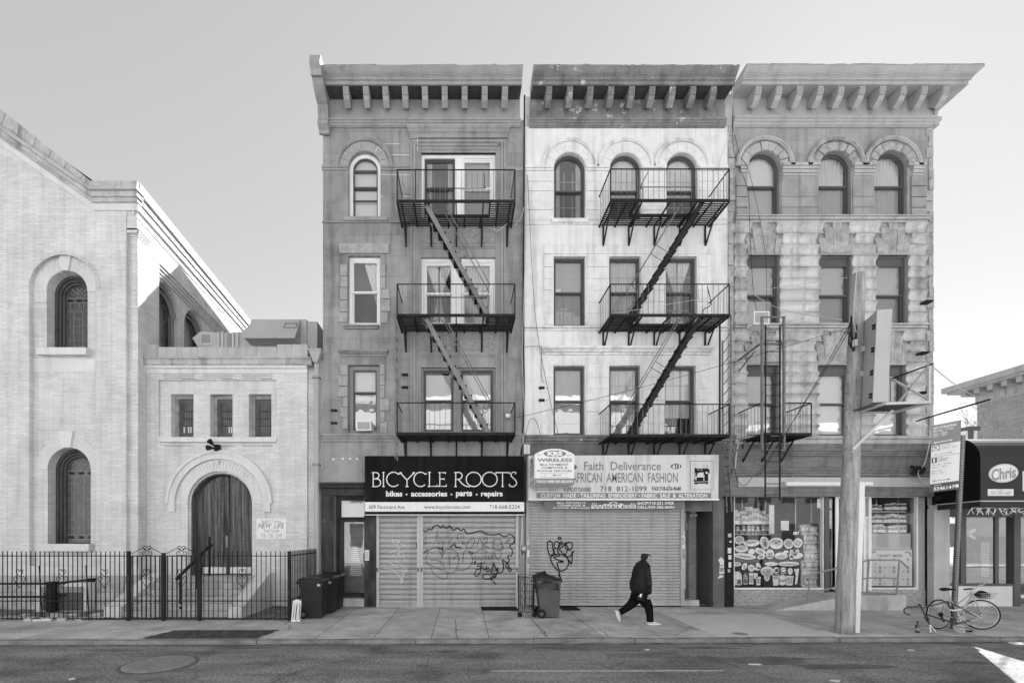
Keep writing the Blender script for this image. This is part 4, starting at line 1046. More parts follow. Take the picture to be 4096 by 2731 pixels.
# arched window trim, belts, sills, rough quoins
arch_hood(t, M['b1smooth'], 1457.5, 667, 101, 115, F-.06, F+.02)
g = G(); kk = F/1862
for i in range(9):
    a, b = pi*(i+.04)/9, pi*(i+.96)/9
    g.add([(X(1458)+r*kk*cos(q), yy, Z(668)+r*kk*sin(q)) for yy in (F-.012, F+.01) for q, r in ((a, 66), (b, 66), (b, 99), (a, 99))], [(0, 1, 2, 3), (0, 1, 5, 4), (1, 2, 6, 5), (2, 3, 7, 6), (3, 0, 4, 7)])
g.build('voussoir', M['b1rough'], t)
g = G()
for a, b in ((1289, 1390), (1526, 1640)):
    g.pbox(a, b, 667, 675, F-.07, F); g.pbox(a, b, 676, 684, F-.045, F)
for a, b in ((2026, 2096),): g.pbox(a, b, 667, 684, F-.02, F)
g.pbox(1290, 1640, 888, 893, F-.05, F); g.pbox(2026, 2096, 888, 893, F-.04, F)
g.pbox(1376, 1552, 874, 889, F-.10, F+.1)
g.pbox(1377, 1517, 1303, 1310, F-.12, F+.1); g.pbox(1380, 1513, 1311, 1317, F-.07, F+.1)
g.pbox(1358, 1554, 1404, 1411, F-.14, F); g.pbox(1361, 1550, 1412, 1417, F-.10, F); g.pbox(1365, 1547, 1418, 1426, F-.05, F)
g.build('string_course', M['b1smooth'], t)
g = G(); rnd = random.Random(5)
def rough(v0, v1, u, side):
    v = v0
    while v < v1-20:
        h = rnd.uniform(40, 52); w_ = rnd.choice((20, 38, 30)); a, b = (u-w_, u-2) if side < 0 else (u+2, u+w_)
        g.pbox(a, b, v+1.5, min(v+h, v1)-1.5, F-.045, F+.01); v += h
rough(1060, 1300, 1392, -1); rough(1060, 1300, 1522, 1); rough(1460, 1735, 1393, -1); rough(1460, 1735, 1519, 1)
g.pbox(1358, 1556, 977, 1016, F-.05, F+.01); 
g.build('rockface_block', M['b1rough'], t)
g = G(); g.prof([(F, Z(1738)), (F-.16, Z(1738)), (F-.15, Z(1745)), (F-.11, Z(1747)), (F-.10, Z(1754)), (F-.06, Z(1757)), (F-.05, Z(1766)), (F, Z(1766))], XB1-.03, XB2); g.build('belt_course', M['b1smooth'], t)
g = G(); g.pbox(1320, 2097, 1767, 1935, F-.012, F+.01); g.build('fascia_panel', M['b1smooth'], t)
g = G()
for u in (1334, 1371, 1401, 1429): g.slab(ell(X(u), Z(1834+ (u % 3)), .035, .028, 8), F-.016, F-.01)
g.build('screw_patch', M['white'], t)
# cornice with brackets, end console
bt = [1360, 1515, 670+0, 827, 982, 1138, 1293, 1448, 1604]
bu = [1200+c/1.96 for c in (388, 540, 688, 836, 987, 1138, 1290, 1443, 1597)]
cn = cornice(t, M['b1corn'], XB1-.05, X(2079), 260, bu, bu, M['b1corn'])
g = G(); yq = [(13.96, Z(232, 13.1)), (13.02, Z(232, 13.1)), (13.02, Z(250, 13.1)), (12.98, Z(251, 13.1)), (12.98, Z(272, 13.1)), (13.06, Z(282, 13.1)), (13.10, Z(300, 13.1)), (13.22, Z(308, 13.2)), (13.30, Z(340, 13.3)), (13.46, Z(375, 13.45)), (13.62, Z(402, 13.6)), (13.72, Z(420, 13.72)), (13.72, Z(424, 13.72)), (13.78, Z(478, 13.78)), (13.72, Z(480, 13.72)), (13.70, Z(500, 13.75)), (13.84, Z(520, 13.84)), (13.86, Z(534, 13.86)), (13.96, Z(536, 13.9))]
x0 = XB1-.08; g.prof(yq+[yq[0]], x0, x0+.30); cs = g.build('end_console', M['b1corn'], cn)
g = G()
for i in range(3): g.prof([(a-.02, b) for a, b in yq[7:14]]+[(a+.03, b) for a, b in yq[7:14]][::-1], x0+.04+i*.085, x0+.085+i*.085)
g.build('fluting', M['b1corn'], cs)
# windows
w_ = sash_window(t, 1394, 1522, 605, 873, M['white'], M['dkgrey'], 669, fw=.105, rail=.50, cover=[(M['shade'], .0, 1.0)], lower=M['pane'])
G().pbox(1410, 1506, 666, 674, 14.15, 14.22).build('transom_bar', M['dkgrey'], w_)
G().pbox(1408, 1508, 787, 791, 14.15, 14.20).build('transom_bar', M['dkgrey'], w_)
def pair(u0, u1, v0, v1, um0, um1, fm, sms, curt, fw=.09, cover=(None, None), lower=(None, None)):
    g = G().plate(rect(X(u0)-.003, X(u1)+.003, Z(v1)-.003, Z(v0)+.003), [rect(X(u0)+fw, X(um0), Z(v1)+.05, Z(v0)-fw), rect(X(um1), X(u1)-fw, Z(v1)+.05, Z(v0)-fw)], 14.08, .1)
    g.build('window_frame', fm, t); k = F/1862
    for (a, b), sm, c, cv, lo in (((u0+fw/k, um0), sms[0], curt[0], cover[0], lower[0]), ((um1, u1-fw/k), sms[1], curt[1], cover[1], lower[1])):
        sash_window(t, a, b, v0+fw/k, v1-.05/k, sm, None, None, y=14.12, fw=.035, curtain=c, cover=cv, lower=lo)
pair(1685, 1983, 613, 868, 1820, 1848, M['white'], (M['dkgrey'], M['white']), ('sides', None), cover=(None, [(M['shade_m'], .0, 1)]))
sash_window(t, 1393, 1521, 1022, 1301, M['white'], None, fw=.1, curtain='right', sfw=.035)
pair(1684, 1982, 1030, 1300, 1813, 1848, M['white'], (M['white'], M['white']), ('tied', 'pair'))
sash_window(t, 1394, 1518, 1459, 1730, M['midgrey'], M['dkgrey'], fw=.11, rail=.60, cover=[(M['shade'], .5, 1), (M['shade_m'], .0, .52)])
pair(1686, 1980, 1470, 1731, 1814, 1843, M['midgrey'], (M['dkgrey'], M['dkgrey']), ('blind', 'blind'), fw=.05)
air_conditioner(1425, 1484, 1682, 1721, 13.72, 14.3, 'rusty faced white window air conditioner in the lowest window of the dark brownstone')
# ground floor: lintel, piers, recessed house door
g = G(); g.prof([(F, Z(1931)), (F-.22, Z(1931)), (F-.24, Z(1938)), (F-.2, Z(1943)), (F-.18, Z(1952)), (F-.10, Z(1956)), (F-.10, Z(1981)), (F, Z(1981))], XB1-.04, X(1462)); g.build('iron_lintel', M['b1dark'], t)
g = G(); g.pbox(1287, 1335, 1981, 2425, F-.05, F+.3); g.pbox(1458, 1508, 2055, 2425, F-.05, F+.1); g.build('pier', M['marble'], t)
G().pbox(1508, 2098, 2000, 2062, F-.02, F+.1).build('shop_head', M['b1dark'], t)
g = G().pbox(2072, 2098, 2050, 2425, F-.03, F+.1); g.build('end_pier', M['midgrey'], t)
yd = 14.24
fr = G().plate(rect(X(1334), X(1460), Z(2391), Z(1981)), [rect(X(1354), X(1456), Z(2066), Z(1998)), rect(X(1366), X(1452), Z(2376), Z(2086))], yd, .1).build('house_door', M['b1dark'], t)
G().flat(rect(X(1354), X(1456), Z(2066), Z(1998)), [], yd+.05).flat(rect(X(1366), X(1452), Z(2376), Z(2086)), [], yd+.05).build('door_glass', M.setdefault('pane_dark', glass('dark_door_pane', .10, .9, .03)), fr)
g = G().box(X(1346), X(1349), yd-.03, yd, Z(2391), Z(2072)); g.pbox(1352, 1458, 2068, 2074, yd-.03, yd); g.build('door_frame', M['black'], fr)
G().pbox(1448, 1455, 2215, 2250, yd-.05, yd).build('lock', M['black'], fr)
G().flat(rect(X(1350), X(1456), Z(2066), Z(1998)), [], yd+.25).build('transom_blind', M['curtain'], fr)
g = G(); 
for i in range(16): z = Z(2310)+.06*i; g.quad((X(1375), yd+.5, z), (X(1430)-.012*i, yd+.5, z), (X(1430)-.012*i, yd+.5, z+.035), (X(1375)+.01*i, yd+.5, z+.035))
g.build('hall_blind', M['curtain_w'], fr)
st = G().pbox(1337, 1458, 2393, 2404, F-.02, F+.3); st.pbox(1340, 1456, 2404, 2425, F+.02, F+.3); st.build('door_step', M['concrete'], t)
h = thing('intercom_panel', 'pale intercom panel with buttons on the dark marbled pier by the bicycle shop', 'intercom', P(1469, 2240, F-.06))
G().pbox(1461, 1478, 2198, 2240, F-.075, F-.05).build('plate', M['offwhite'], h)
g = G()
for i in range(5):
    for j in range(2): g.pbox(1464+j*6, 1468+j*6, 2206+i*6, 2209+i*6, F-.079, F-.074)
g.build('button', M['midgrey'], h); G().pbox(1465, 1473, 2243, 2252, F-.07, F-.05).build('key_switch', M['dkgrey'], h)
# roller shutters
ys = F-.05
def shutter_thing(label, u0, u1, v0, v1, pitch, kind, m, rails, y=ys):
    t = thing('roller_shutter', label, 'roller shutter', (X((u0+u1)/2, y), y, 0))
    shutter(t, u0, u1, v0, v1, y, pitch, kind, m)
    for a, b in rails: G().pbox(a, b, v0-5, v1+2, y-.05, y+.04, y).build('guide_rail', M['ltgrey'] if kind == 'flat' else M['shutter'], t)
    return t
s1 = shutter_thing('narrow closed grey roller shutter of the bicycle shop with white tags', 1518, 1668, 2060, 2427, .153, 'flat', M['shutter'], ((1507, 1518), (1668, 1681)))
s2 = shutter_thing('wide closed roller shutter of the bicycle shop with a black cloud of graffiti', 1693, 2062, 2060, 2426, .153, 'flat', M['shutter'], ((1682, 1693), (2062, 2073)))
for s, u in ((s1, 1512), (s1, 1674), (s2, 1687), (s2, 2067)): G().pbox(u-3, u+3, 2268, 2284, ys-.07, ys-.05).build('latch', M['dkgrey'], s)
c4 = lambda x, y: (X(1240+x/2.34, ys), Z(1780+y/2.34, ys))
yg = ys-.017
def paint(par, strokes, wd, m, name='graffiti', sm=True):
    g = G()
    for i, s in enumerate(strokes):
        p = [c4(*q) for q in s]; g.ribbon(smooth_stroke(p) if sm else p, wd, yg-.0007*(i+1))
    g.build(name, m, par)
cloud = [(1045, 1010), (1000, 960), (1005, 905), (1030, 890), (1015, 850), (1035, 800), (1060, 795), (1085, 805), (1110, 785), (1140, 790), (1160, 755), (1200, 750), (1225, 770), (1245, 750), (1275, 775), (1310, 755), (1340, 795), (1380, 775), (1415, 800), (1440, 782), (1468, 825), (1520, 820), (1600, 800), (1650, 830), (1720, 838), (1770, 830), (1820, 855), (1870, 832), (1912, 865), (1905, 915), (1870, 940), (1893, 985), (1885, 1030), (1850, 1035), (1865, 1075), (1845, 1095), (1800, 1070)]
paint(s2, [cloud, [(1045, 1010), (1070, 1005), (1105, 975)], [(1200, 950), (1225, 970), (1240, 960), (1245, 995)], [(1310, 955), (1350, 925), (1365, 950), (1400, 955), (1418, 970)], [(1488, 990), (1520, 1010), (1525, 1000)], [(1800, 1070), (1810, 1130), (1800, 1180), (1760, 1190), (1740, 1150), (1715, 1100)], [(1830, 1125), (1845, 1105), (1862, 1125), (1845, 1145), (1830, 1125)], [(1855, 1165), (1868, 1145), (1885, 1165), (1868, 1180), (1855, 1165)]], .034, M['paint_black'])
paint(s2, [[(1240, 1050), (1220, 1000), (1185, 955), (1120, 980), (1088, 1050), (1100, 1110), (1150, 1130), (1220, 1160), (1275, 1180), (1280, 1245), (1220, 1240), (1160, 1200), (1130, 1140)], [(1125, 1070), (1180, 1075), (1230, 1095), (1265, 1150)], [(1300, 1035), (1310, 1120)], [(1235, 1040), (1270, 980), (1330, 975), (1385, 1020), (1385, 1120), (1340, 1190), (1280, 1195)], [(1340, 1070), (1375, 1030), (1400, 1080)], [(1430, 1100), (1440, 1000), (1480, 990), (1520, 1060), (1500, 1130), (1440, 1165), (1370, 1170)],
            [(1540, 1010), (1600, 975), (1665, 1000)], [(1720, 1000), (1760, 1070), (1795, 1010)], [(1465, 950), (1480, 900), (1530, 870), (1540, 900), (1515, 950), (1475, 965), (1465, 950)], [(1560, 950), (1590, 870), (1620, 960)], [(1620, 890), (1650, 865), (1660, 900), (1625, 930), (1680, 960)], [(1715, 960), (1720, 890), (1770, 880), (1800, 930), (1770, 980), (1720, 975)], [(1745, 940), (1790, 925), (1810, 960), (1780, 990), (1750, 970)], [(1840, 890), (1870, 885), (1830, 915), (1880, 920)], [(1430, 890), (1430, 930)], [(1415, 905), (1450, 930)]], .022, M['paint_grey'])
paint(s2, [[(1060, 845), (1100, 830), (1080, 870), (1090, 930)], [(1055, 870), (1075, 940), (1100, 900), (1115, 940), (1135, 890), (1150, 940), (1180, 880), (1190, 790), (1205, 930), (1230, 870), (1245, 930)], [(1170, 850), (1215, 845)], [(1250, 930), (1280, 800), (1300, 930), (1330, 870), (1355, 920), (1380, 850), (1395, 900)], [(1380, 830), (1420, 830), (1415, 890), (1385, 900), (1380, 830)], [(1330, 860), (1310, 900)], [(1440, 830), (1440, 880)],
            [(1540, 1030), (1540, 1075)], [(1562, 1030), (1545, 1052), (1565, 1078)], [(1570, 1078), (1585, 1032), (1600, 1078)], [(1575, 1062), (1595, 1062)], [(1608, 1078), (1608, 1030), (1635, 1075), (1635, 1025)], [(1660, 1030), (1645, 1030), (1645, 1072), (1662, 1072)], [(1645, 1050), (1658, 1050)], [(1672, 1075), (1672, 1025), (1690, 1030), (1675, 1050), (1690, 1072)], [(1698, 1025), (1698, 1068)], [(1708, 1070), (1708, 1020), (1722, 1030), (1710, 1045)]], .014, M['paint_grey'], sm=False)
paint(s2, [[(1535, 1100), (1545, 1085), (1550, 1100), (1535, 1115)], [(1600, 1100), (1575, 1110), (1570, 1130), (1600, 1125), (1605, 1100), (1590, 1190), (1560, 1225), (1540, 1210), (1560, 1165), (1610, 1150)], [(1615, 1130), (1625, 1165), (1645, 1160), (1650, 1125)], [(1625, 1100), (1640, 1090)], [(1675, 1145), (1655, 1160), (1660, 1185), (1685, 1160), (1690, 1190)], [(1715, 1110), (1700, 1200)], [(1720, 1190), (1735, 1215)], [(1760, 1140), (1740, 1225), (1720, 1240)], [(1720, 1170), (1770, 1170)], [(1755, 1195), (1700, 1210), (1640, 1205), (1615, 1225), (1640, 1250), (1700, 1245), (1730, 1220), (1690, 1240), (1740, 1300)]], .03, M['paint_black'], 'graffiti_tag')
paint(s1, [[(762, 885), (780, 875), (770, 900), (820, 935), (815, 890)], [(780, 910), (800, 880), (810, 900)], [(850, 870), (835, 905), (880, 945), (885, 930), (850, 925)], [(745, 1005), (790, 990), (845, 950), (825, 1010), (870, 990), (880, 1030)], [(760, 1055), (780, 1030), (800, 1060), (830, 1010), (845, 1055), (860, 1030), (900, 1080)], [(740, 1090), (820, 1130), (800, 1080), (910, 1170), (840, 1160), (735, 1090)], [(700, 1150), (780, 1165), (860, 1250), (890, 1270), (840, 1250)], [(860, 1205), (880, 1200), (850, 1290), (870, 1260)]], .02, M['paint_white'], 'graffiti_tag')
# the shop sign
ysn = 13.72
h = SB = thing('bicycle_shop_sign', 'big black shop sign with white bicycle shop lettering over the graffiti shutters', 'shop sign', (X(1778, ysn), ysn, Z(2060, ysn)))
G().pbox(1459, 2097, 1823, 2059, ysn, F-.002, ysn).build('board', M['signblack'] if 'signblack' in M else M.setdefault('signblack', mat('sign_black', .011, rough=.4, var=.5, sc=1.2, fine=.2, streak=.5)), h)
G().pbox(1460, 2097, 2007, 2045, ysn-.006, ysn+.01, ysn).build('white_strip', M['white'], h)
G().pbox(1459, 2098, 2056.5, 2059.5, ysn-.012, ysn+.01, ysn).build('edge_trim', M['white'], h)
def sx(x): return X(1240+x/2.34, ysn)
def sz(y): return Z(1780+y/2.34, ysn)
g = G(); W = 8/2.34*ysn/1862*1.12; lay = [0]
def stroke(pts, wd=W, sm=True):
    lay[0] += 1; p = [(sx(a), sz(b)) for a, b in pts]
    if sm: p = [(q.x, q.y) for q in smooth_stroke(p, 8)]
    g.ribbon(p, wd, ysn-.004-.0002*lay[0])
def serif(x, y, d=14): stroke([(x-d, y), (x+d, y)], W*1.05, False)
def oval(x0, x1, y0=252, y1=386): stroke([((x0+x1)/2+(x1-x0)/2*cos(a), (y0+y1)/2+(y1-y0)/2*sin(a)) for a in [2*pi*i/28 for i in range(29)]], W, False)
def cee(x0, x1): stroke([(x0+(x1-x0)*.52+(x1-x0)*.52*cos(a), 319+67*sin(a)) for a in [-.75-(2*pi-1.55)*i/26 for i in range(27)]], W, False); serif(x1-8, 268, 9)
stroke([(592, 256), (592, 386)], W, False); serif(590, 256, 10); stroke([(582, 256), (620, 256), (642, 268), (645, 290), (630, 308), (600, 314)]); stroke([(600, 314), (640, 318), (660, 340), (655, 370), (630, 385), (582, 386)])
stroke([(688, 254), (688, 386)], W, False); serif(688, 254, 10); serif(688, 386, 10)
cee(718, 840)
stroke([(845, 258), (908, 325)], W, False); stroke([(975, 258), (908, 325), (908, 386)], W, False); serif(848, 257, 12); serif(972, 257, 12); serif(908, 386, 14)
cee(972, 1092)
stroke([(1118, 254), (1118, 384), (1190, 384)], W, False); serif(1118, 254, 12); serif(1112, 386, 8); stroke([(1190, 386), (1192, 370)], W, False)
stroke([(1268, 256), (1215, 256), (1215, 384), (1276, 384)], W, False); stroke([(1215, 316), (1256, 316)], W, False); stroke([(1267, 252), (1267, 268)], W, False); stroke([(1274, 388), (1276, 368)], W, False); serif(1210, 256, 8); serif(1210, 385, 8); stroke([(1256, 308), (1256, 324)], W, False)
stroke([(1365, 256), (1362, 386)], W, False); serif(1360, 256, 10); serif(1362, 386, 11); stroke([(1355, 256), (1395, 254), (1420, 270), (1420, 300), (1395, 318), (1370, 318)]); stroke([(1388, 318), (1430, 365), (1470, 385), (1500, 386)])
oval(1462, 1602); oval(1612, 1752)
stroke([(1740, 256), (1865, 256)], W, False); stroke([(1802, 256), (1802, 386)], W, False); serif(1802, 386, 11); stroke([(1742, 250), (1742, 268)], W, False); stroke([(1864, 250), (1864, 268)], W, False)
stroke([(1922, 272), (1925, 256), (1905, 252), (1885, 262), (1882, 285), (1905, 310), (1928, 335), (1932, 362), (1910, 384), (1885, 386), (1868, 378), (1866, 362)])
g.build('headline', M['white'], h)
g = G(); yl = ysn-.004
for s, a, b, c, d in (('bikes', 712, 864, 427, 480), ('accessories', 945, 1284, 430, 480), ('parts', 1366, 1517, 427, 492), ('repairs', 1601, 1803, 430, 492)):
    text(g, s, sx(a), sx(b), sz(d), sz(c), yl, bold=.035)
for a in (904, 1324, 1560): g.flat(ell(sx(a), sz(460), .024), [], yl)
g.build('tagline', M['white'], h)
g = G(); yl = ysn-.01
text(g, '609 Nostrand Ave', sx(553), sx(886), sz(595), sz(559), yl); text(g, 'www.bicycleroots.com', sx(1068), sx(1500), sz(603), sz(560), yl); text(g, '718-668-5224', sx(1678), sx(1962), sz(594), sz(558), yl)
g.build('address_line', M['black'], h)
# fire escape of the brownstone
fe = thing('fire_escape', 'black fire escape on the dark brownstone with grey stairs descending to the right', 'fire escape', (-.2, 13.5, 4.5), 'fire escapes on the three town houses')
mst = M.setdefault('stairgrey', mat('stair_grey_paint', .20, rough=.6, var=.2, sc=3, fine=.1, chips=(.05, .68, 10)))
fire_escape(fe, -1.80, 1.47, [(11.41, .87, (-1.03, .78, 13.5)), (8.25, .86, (-1.03, .70, 13.5)), (4.97, .85, None)],
            [(-1.02, 11.41, .74, 8.27, 13.02, 13.42, mst), (-1.03, 8.25, .76, 4.99, 13.02, 13.42, mst)])
g = G()
for y in (13.05, 13.45): g.bar((-1.87, y, 4.3), (-1.87, y, 8.35), .03)
for i in range(13): g.tube([(-1.87, 13.05, 4.45+i*.3), (-1.87, 13.45, 4.45+i*.3)], .011, 5)
g.build('ladder', M['ironlt'], fe)
g = G(); g.tube([(-1.3, 12.95, 12.28), (-1.3, 12.95, 11.45)], .012, 5); g.tube(catmull([(-.92, 13.0, 11.4), (-.92, 13.0, 11.78), (-.85, 13, 11.83), (.55, 13, 11.83), (.62, 13, 11.9), (.62, 13, 12.25)], 4), .012, 5)
g.tube(catmull([(-.9, 13.0, 8.3), (-.9, 13.0, 8.72), (-.8, 13, 8.78), (0.7, 13, 8.78)], 4), .012, 5)
g.build('guard_bar', M['iron'], fe)
h = tag(G().box(X(2022, 13.9), X(2040, 13.9), 13.8, 13.98, Z(1671, 13.9), Z(1657, 13.9)).build('wall_lamp', M['white'], origin=P(2030, 1671, 13.95)), 'small white security lamp on the brownstone wall above the fire escape floor', 'lamp')

g = G(); q3 = lambda x, y: (X(1200+x/1.96), Z(200+y/1.96))
for s in ([(665, 752), (790, 752)], [(720, 838), (862, 838)], [(635, 990), (862, 992)], [(640, 1158), (655, 1160)], [(780, 1158), (865, 1162)], [(868, 705), (922, 705), (924, 800), (945, 803)], [(995, 630), (998, 700)], [(655, 795), (675, 765)], [(590, 812), (615, 775)]): g.ribbon([q3(*p) for p in s], .012, F-.066)
SPLIT.discard(t); g.build('mortar_repair', M['white'], B1)
# ================================================================= white painted house
B2 = t = thing('white_townhouse', 'white painted four storey house with a dark peeling cornice in the middle of the row', 'building', ((XB2+XB3)/2, F, 0))
SPLIT.add(t)
W2 = [(2216, 2342), (2440, 2565), (2666, 2790)]
Wm = [(2215, 2341), (2437, 2563), (2663, 2787)]
Wl = [(2214, 2339), (2437, 2561), (2660, 2784)]
h2 = [arch(X(a), X(b), Z(880), Z(672), 22) for a, b in W2]+[rect(X(a), X(b), Z(1304), Z(1025)) for a, b in Wm]+[rect(X(a), X(b), Z(1742), Z(1462)) for a, b in Wl]
g = G(); g.plate(rect(XB2, XB3, Z(1745), Z(480)), h2, F, .22, edge=False); g.build('wall', M['b2'], t)
h2d = [rect(X(2735), X(2848), 0, Z(2040)), rect(X(2100), X(2735), 0, Z(2010))]
g = G(); g.plate(rect(XB2, XB3, 0, Z(1745)), h2d, F, .25, edge=False); g.build('ground_floor_wall', M['b2base'], t)
body(t, XB2, XB3, 14.9)
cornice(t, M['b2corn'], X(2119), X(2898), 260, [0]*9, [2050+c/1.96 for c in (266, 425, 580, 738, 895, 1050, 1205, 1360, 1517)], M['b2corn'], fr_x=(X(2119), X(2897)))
g = G().pbox(2897, 2934, 380, 506, F-.03, F+.1); g.pbox(2100, 2119, 390, 506, F-.02, F+.1); g.build('cornice_end_pier', M['b3smooth'], t)
for (a, b) in W2: arch_hood(t, M['b2smooth'], (a+b)/2-.5, 669, 101, 115, F-.06, F+.02)
g = G(); kk = F/1862
for (a, b) in W2:
    for i in range(7):
        p, q = pi*(i+.03)/7, pi*(i+.97)/7
        g.add([(X((a+b)/2)+r*kk*cos(w), yy, Z(672)+r*kk*sin(w)) for yy in (F-.014, F+.01) for w, r in ((p, 66), (q, 66), (q, 99), (p, 99))], [(0, 1, 2, 3), (0, 1, 5, 4), (1, 2, 6, 5), (2, 3, 7, 6), (3, 0, 4, 7)])
g.build('voussoir', M['b2rough'], t)
g = G()
for a, b in ((2100, 2214), (2344, 2438), (2567, 2664), (2792, 2908)): g.pbox(a, b, 667, 676, F-.07, F); g.pbox(a, b, 677, 685, F-.045, F)
g.pbox(2100, 2905, 896, 900, F-.04, F); g.pbox(2205, 2350, 881, 896, F-.1, F+.1)
g.pbox(2098, 2908, 1309, 1315, F-.10, F); g.pbox(2098, 2908, 1316, 1323, F-.05, F)
g.build('string_course', M['b2smooth'], t)
g = G(); g.prof([(F, Z(1394)), (F-.22, Z(1394)), (F-.22, Z(1400)), (F-.15, Z(1406)), (F-.12, Z(1412)), (F-.06, Z(1414)), (F-.05, Z(1420)), (F, Z(1420))], 0, 0, lambda y, z: X(2178)-(F-y)*.5, lambda y, z: X(2830)+(F-y)*.5); g.build('lintel_cornice', M['b2smooth'], t)
# rock faced blocks round the openings
g = G(); rnd = random.Random(9)
def blocks(u0, u1, v0, v1, n, seed):
    h = (v1-v0)/n
    for i in range(n):
        d = rnd.uniform(.014, .034); g.pbox(u0+1, u1-1, v0+i*h+1, v0+(i+1)*h-1, F-d, F+.01)
for a, b in ((2104, 2212), (2346, 2436), (2568, 2662), (2794, 2905)): blocks(a, b, 690, 880, 5, 1)
blocks(2175, 2846, 978, 1018, 1, 2)
for a, b in ((2175, 2211), (2345, 2433), (2567, 2659), (2791, 2830)): blocks(a, b, 1024, 1300, 6, 3)
blocks(2190, 2840, 1424, 1458, 1, 2)
for a, b in ((2165, 2210), (2343, 2433), (2565, 2656), (2788, 2830)): blocks(a, b, 1462, 1740, 6, 4)
g.build('rockface_block', M['b2rough'], t)
g = G(); g.prof([(F, Z(1743)), (F-.16, Z(1743)), (F-.15, Z(1752)), (F-.11, Z(1755)), (F-.10, Z(1764)), (F-.05, Z(1767)), (F-.04, Z(1774)), (F, Z(1774))], XB2+.02, X(2935)); g.build('belt_course', M['b2belt'], t)
wf = M.setdefault('b2frame', mat('window_frame_grey', .085, rough=.5, var=.12, fine=.05))
for i, (a, b) in enumerate(W2): sash_window(t, a, b, 608, 880, wf, None, 672, fw=.06, sfw=.03, rail=.46, munt=(3, 2), cover=[(M['shade'], .42, 1.0)] if i else None, curtain='sides' if not i else None, lower=None if i == 0 else M['pane_lo'])
for i, (a, b) in enumerate(Wm): sash_window(t, a, b, 1025, 1304, wf, None, fw=.055, sfw=.03, rail=.5, munt=(3, 2), curtain=(None, 'full', 'tied')[i], cover=[(M['shade_m'], .0, 1)] if i == 0 else None)
for i, (a, b) in enumerate(Wl): sash_window(t, a, b, 1462, 1742, wf, None, fw=.055, sfw=.03, rail=.5, munt=(3, 2), curtain=(None, 'full', None)[i], cover=[None, None, [(M['curtain_w'], .28, 1)]][i] or ([(M['shade_m'], 0, 1)] if i == 0 else None))
# stacked papers behind the first middle window
h = thing('paper_stack', 'pale stacks of paper and boxes piled inside the left middle window of the white house', 'paper stack', (X(2278), 14.3, Z(1300)))
g = G(); rnd = random.Random(2)
for u0, u1, vt in ((2222, 2246, 1225), (2248, 2276, 1218), (2277, 2303, 1230), (2304, 2330, 1250)):
    v = 1296
    while v > vt: hh = rnd.uniform(3, 6); g.pbox(u0+rnd.uniform(-2, 2), u1+rnd.uniform(-2, 2), v-hh+.7, v, 14.26, 14.34); v -= hh
g.build('papers', M['white'], h)
g = G(); g.pbox(2228, 2251, 1137, 1167, 14.27, 14.3); g.pbox(2260, 2286, 1152, 1166, 14.27, 14.3); g.build('note', M['white'], h)
for v in (1553, 1602): tag(G().pbox(2155, 2176, v-4, v+4, F-.1, F).build('iron_cramp', M['iron'], origin=P(2165, v, F)), 'rusty iron cramp on the white wall, '+('upper' if v < 1580 else 'lower')+' of two left of the lowest windows', 'iron cramp')
for u, v in ((1338, 1642), (1338, 1692), (1620, 1500), (1620, 1550)): tag(G().pbox(u-12, u+12, v-3, v+4, F-.1, F).build('iron_cramp', M['iron'], origin=P(u, v, F)), {1642: 'upper rusty cramp left of the brownstone window with the air conditioner', 1692: 'lower rusty cramp left of the brownstone window with the air conditioner', 1500: 'upper rusty cramp beside the brownstone fire escape ladder', 1550: 'lower rusty cramp beside the brownstone fire escape ladder'}[v], 'iron cramp')
# ground floor: door recess, piers, shutter
g = G(); g.pbox(2848, 2900, 1995, 2425, F-.06, F+.4); g.pbox(2735, 2900, 1998, 2045, F-.03, F+.02); g.build('door_pier', M['b2base'], t)
g = G(); x0, x1 = X(2735), X(2848)
g.box(x1-.02, x1+.3, F+.02, 16.6, 0, 3.0); g.box(x0, x1, 16.5, 16.6, 0, 3); g.box(x0-.1, x1, F+.1, 16.6, 2.95, 3.0)
g.build('passage_wall', M['dkgrey'], t)
sw_ = G().box(x0-.05, x0+.06, 14.35, 14.42, .1, 2.9); sw_.box(x0+.05, x0+.42, 14.6, 14.66, .1, .42); sw_.box(x0+.40, x0+.45, 14.6, 14.66, .1, 2.9); sw_.box(x0+.05, x0+.42, 14.6, 14.66, 2.15, 2.24)
sw_ = sw_.build('side_shop_front', M['b2base'], t)
G().quad((x0+.06, 14.63, .42), (x0+.40, 14.63, .42), (x0+.40, 14.63, 2.9), (x0+.06, 14.63, 2.9)).build('side_glass', M['shopglass'], sw_)
g = G(); rnd = random.Random(4)
for i in range(22):
    z = .45+.075*i; g.box(x0+.07, x0+.22+rnd.uniform(0, .03), 14.7, 14.71, z, z+.058); g.box(x0+.25, x0+.39, 14.7, 14.71, z, z+.055)
g.box(x0+.08, x0+.38, 14.69, 14.7, 1.85, 2.1); g.build('blind', M['curtain_w'], sw_)
G().pbox(2738, 2800, 2400, 2424, F+.05, F+.5).build('door_step', M['concrete'], t)
g = G(); text(g, '611', x0+.08, x0+.4, 2.32, 2.55, 14.6, bold=.02); g.build('house_number', M['midgrey'], t)
h = thing('passage_floodlight', 'small twin floodlight under the lintel of the dark passage door', 'floodlight', P(2778, 2050, 14.2))
g = G().tube([P(2775, 2042, 14.2), P(2775, 2052, 14.2)], .03, 6); g.build('mount', M['ltgrey'], h)
for du in (-8, 9): G().tube([P(2775, 2052, 14.2), P(2775+du, 2062, 14.1)], [.03, .05], 8).build('lamp_head', M['midgrey'], h)
s3 = shutter_thing('wide plain grey roller shutter of the white house with one black spray tag', 2117, 2720, 1990, 2420, .0905, 'round', M['shutter_b'], ((2104, 2117), (2720, 2735)))
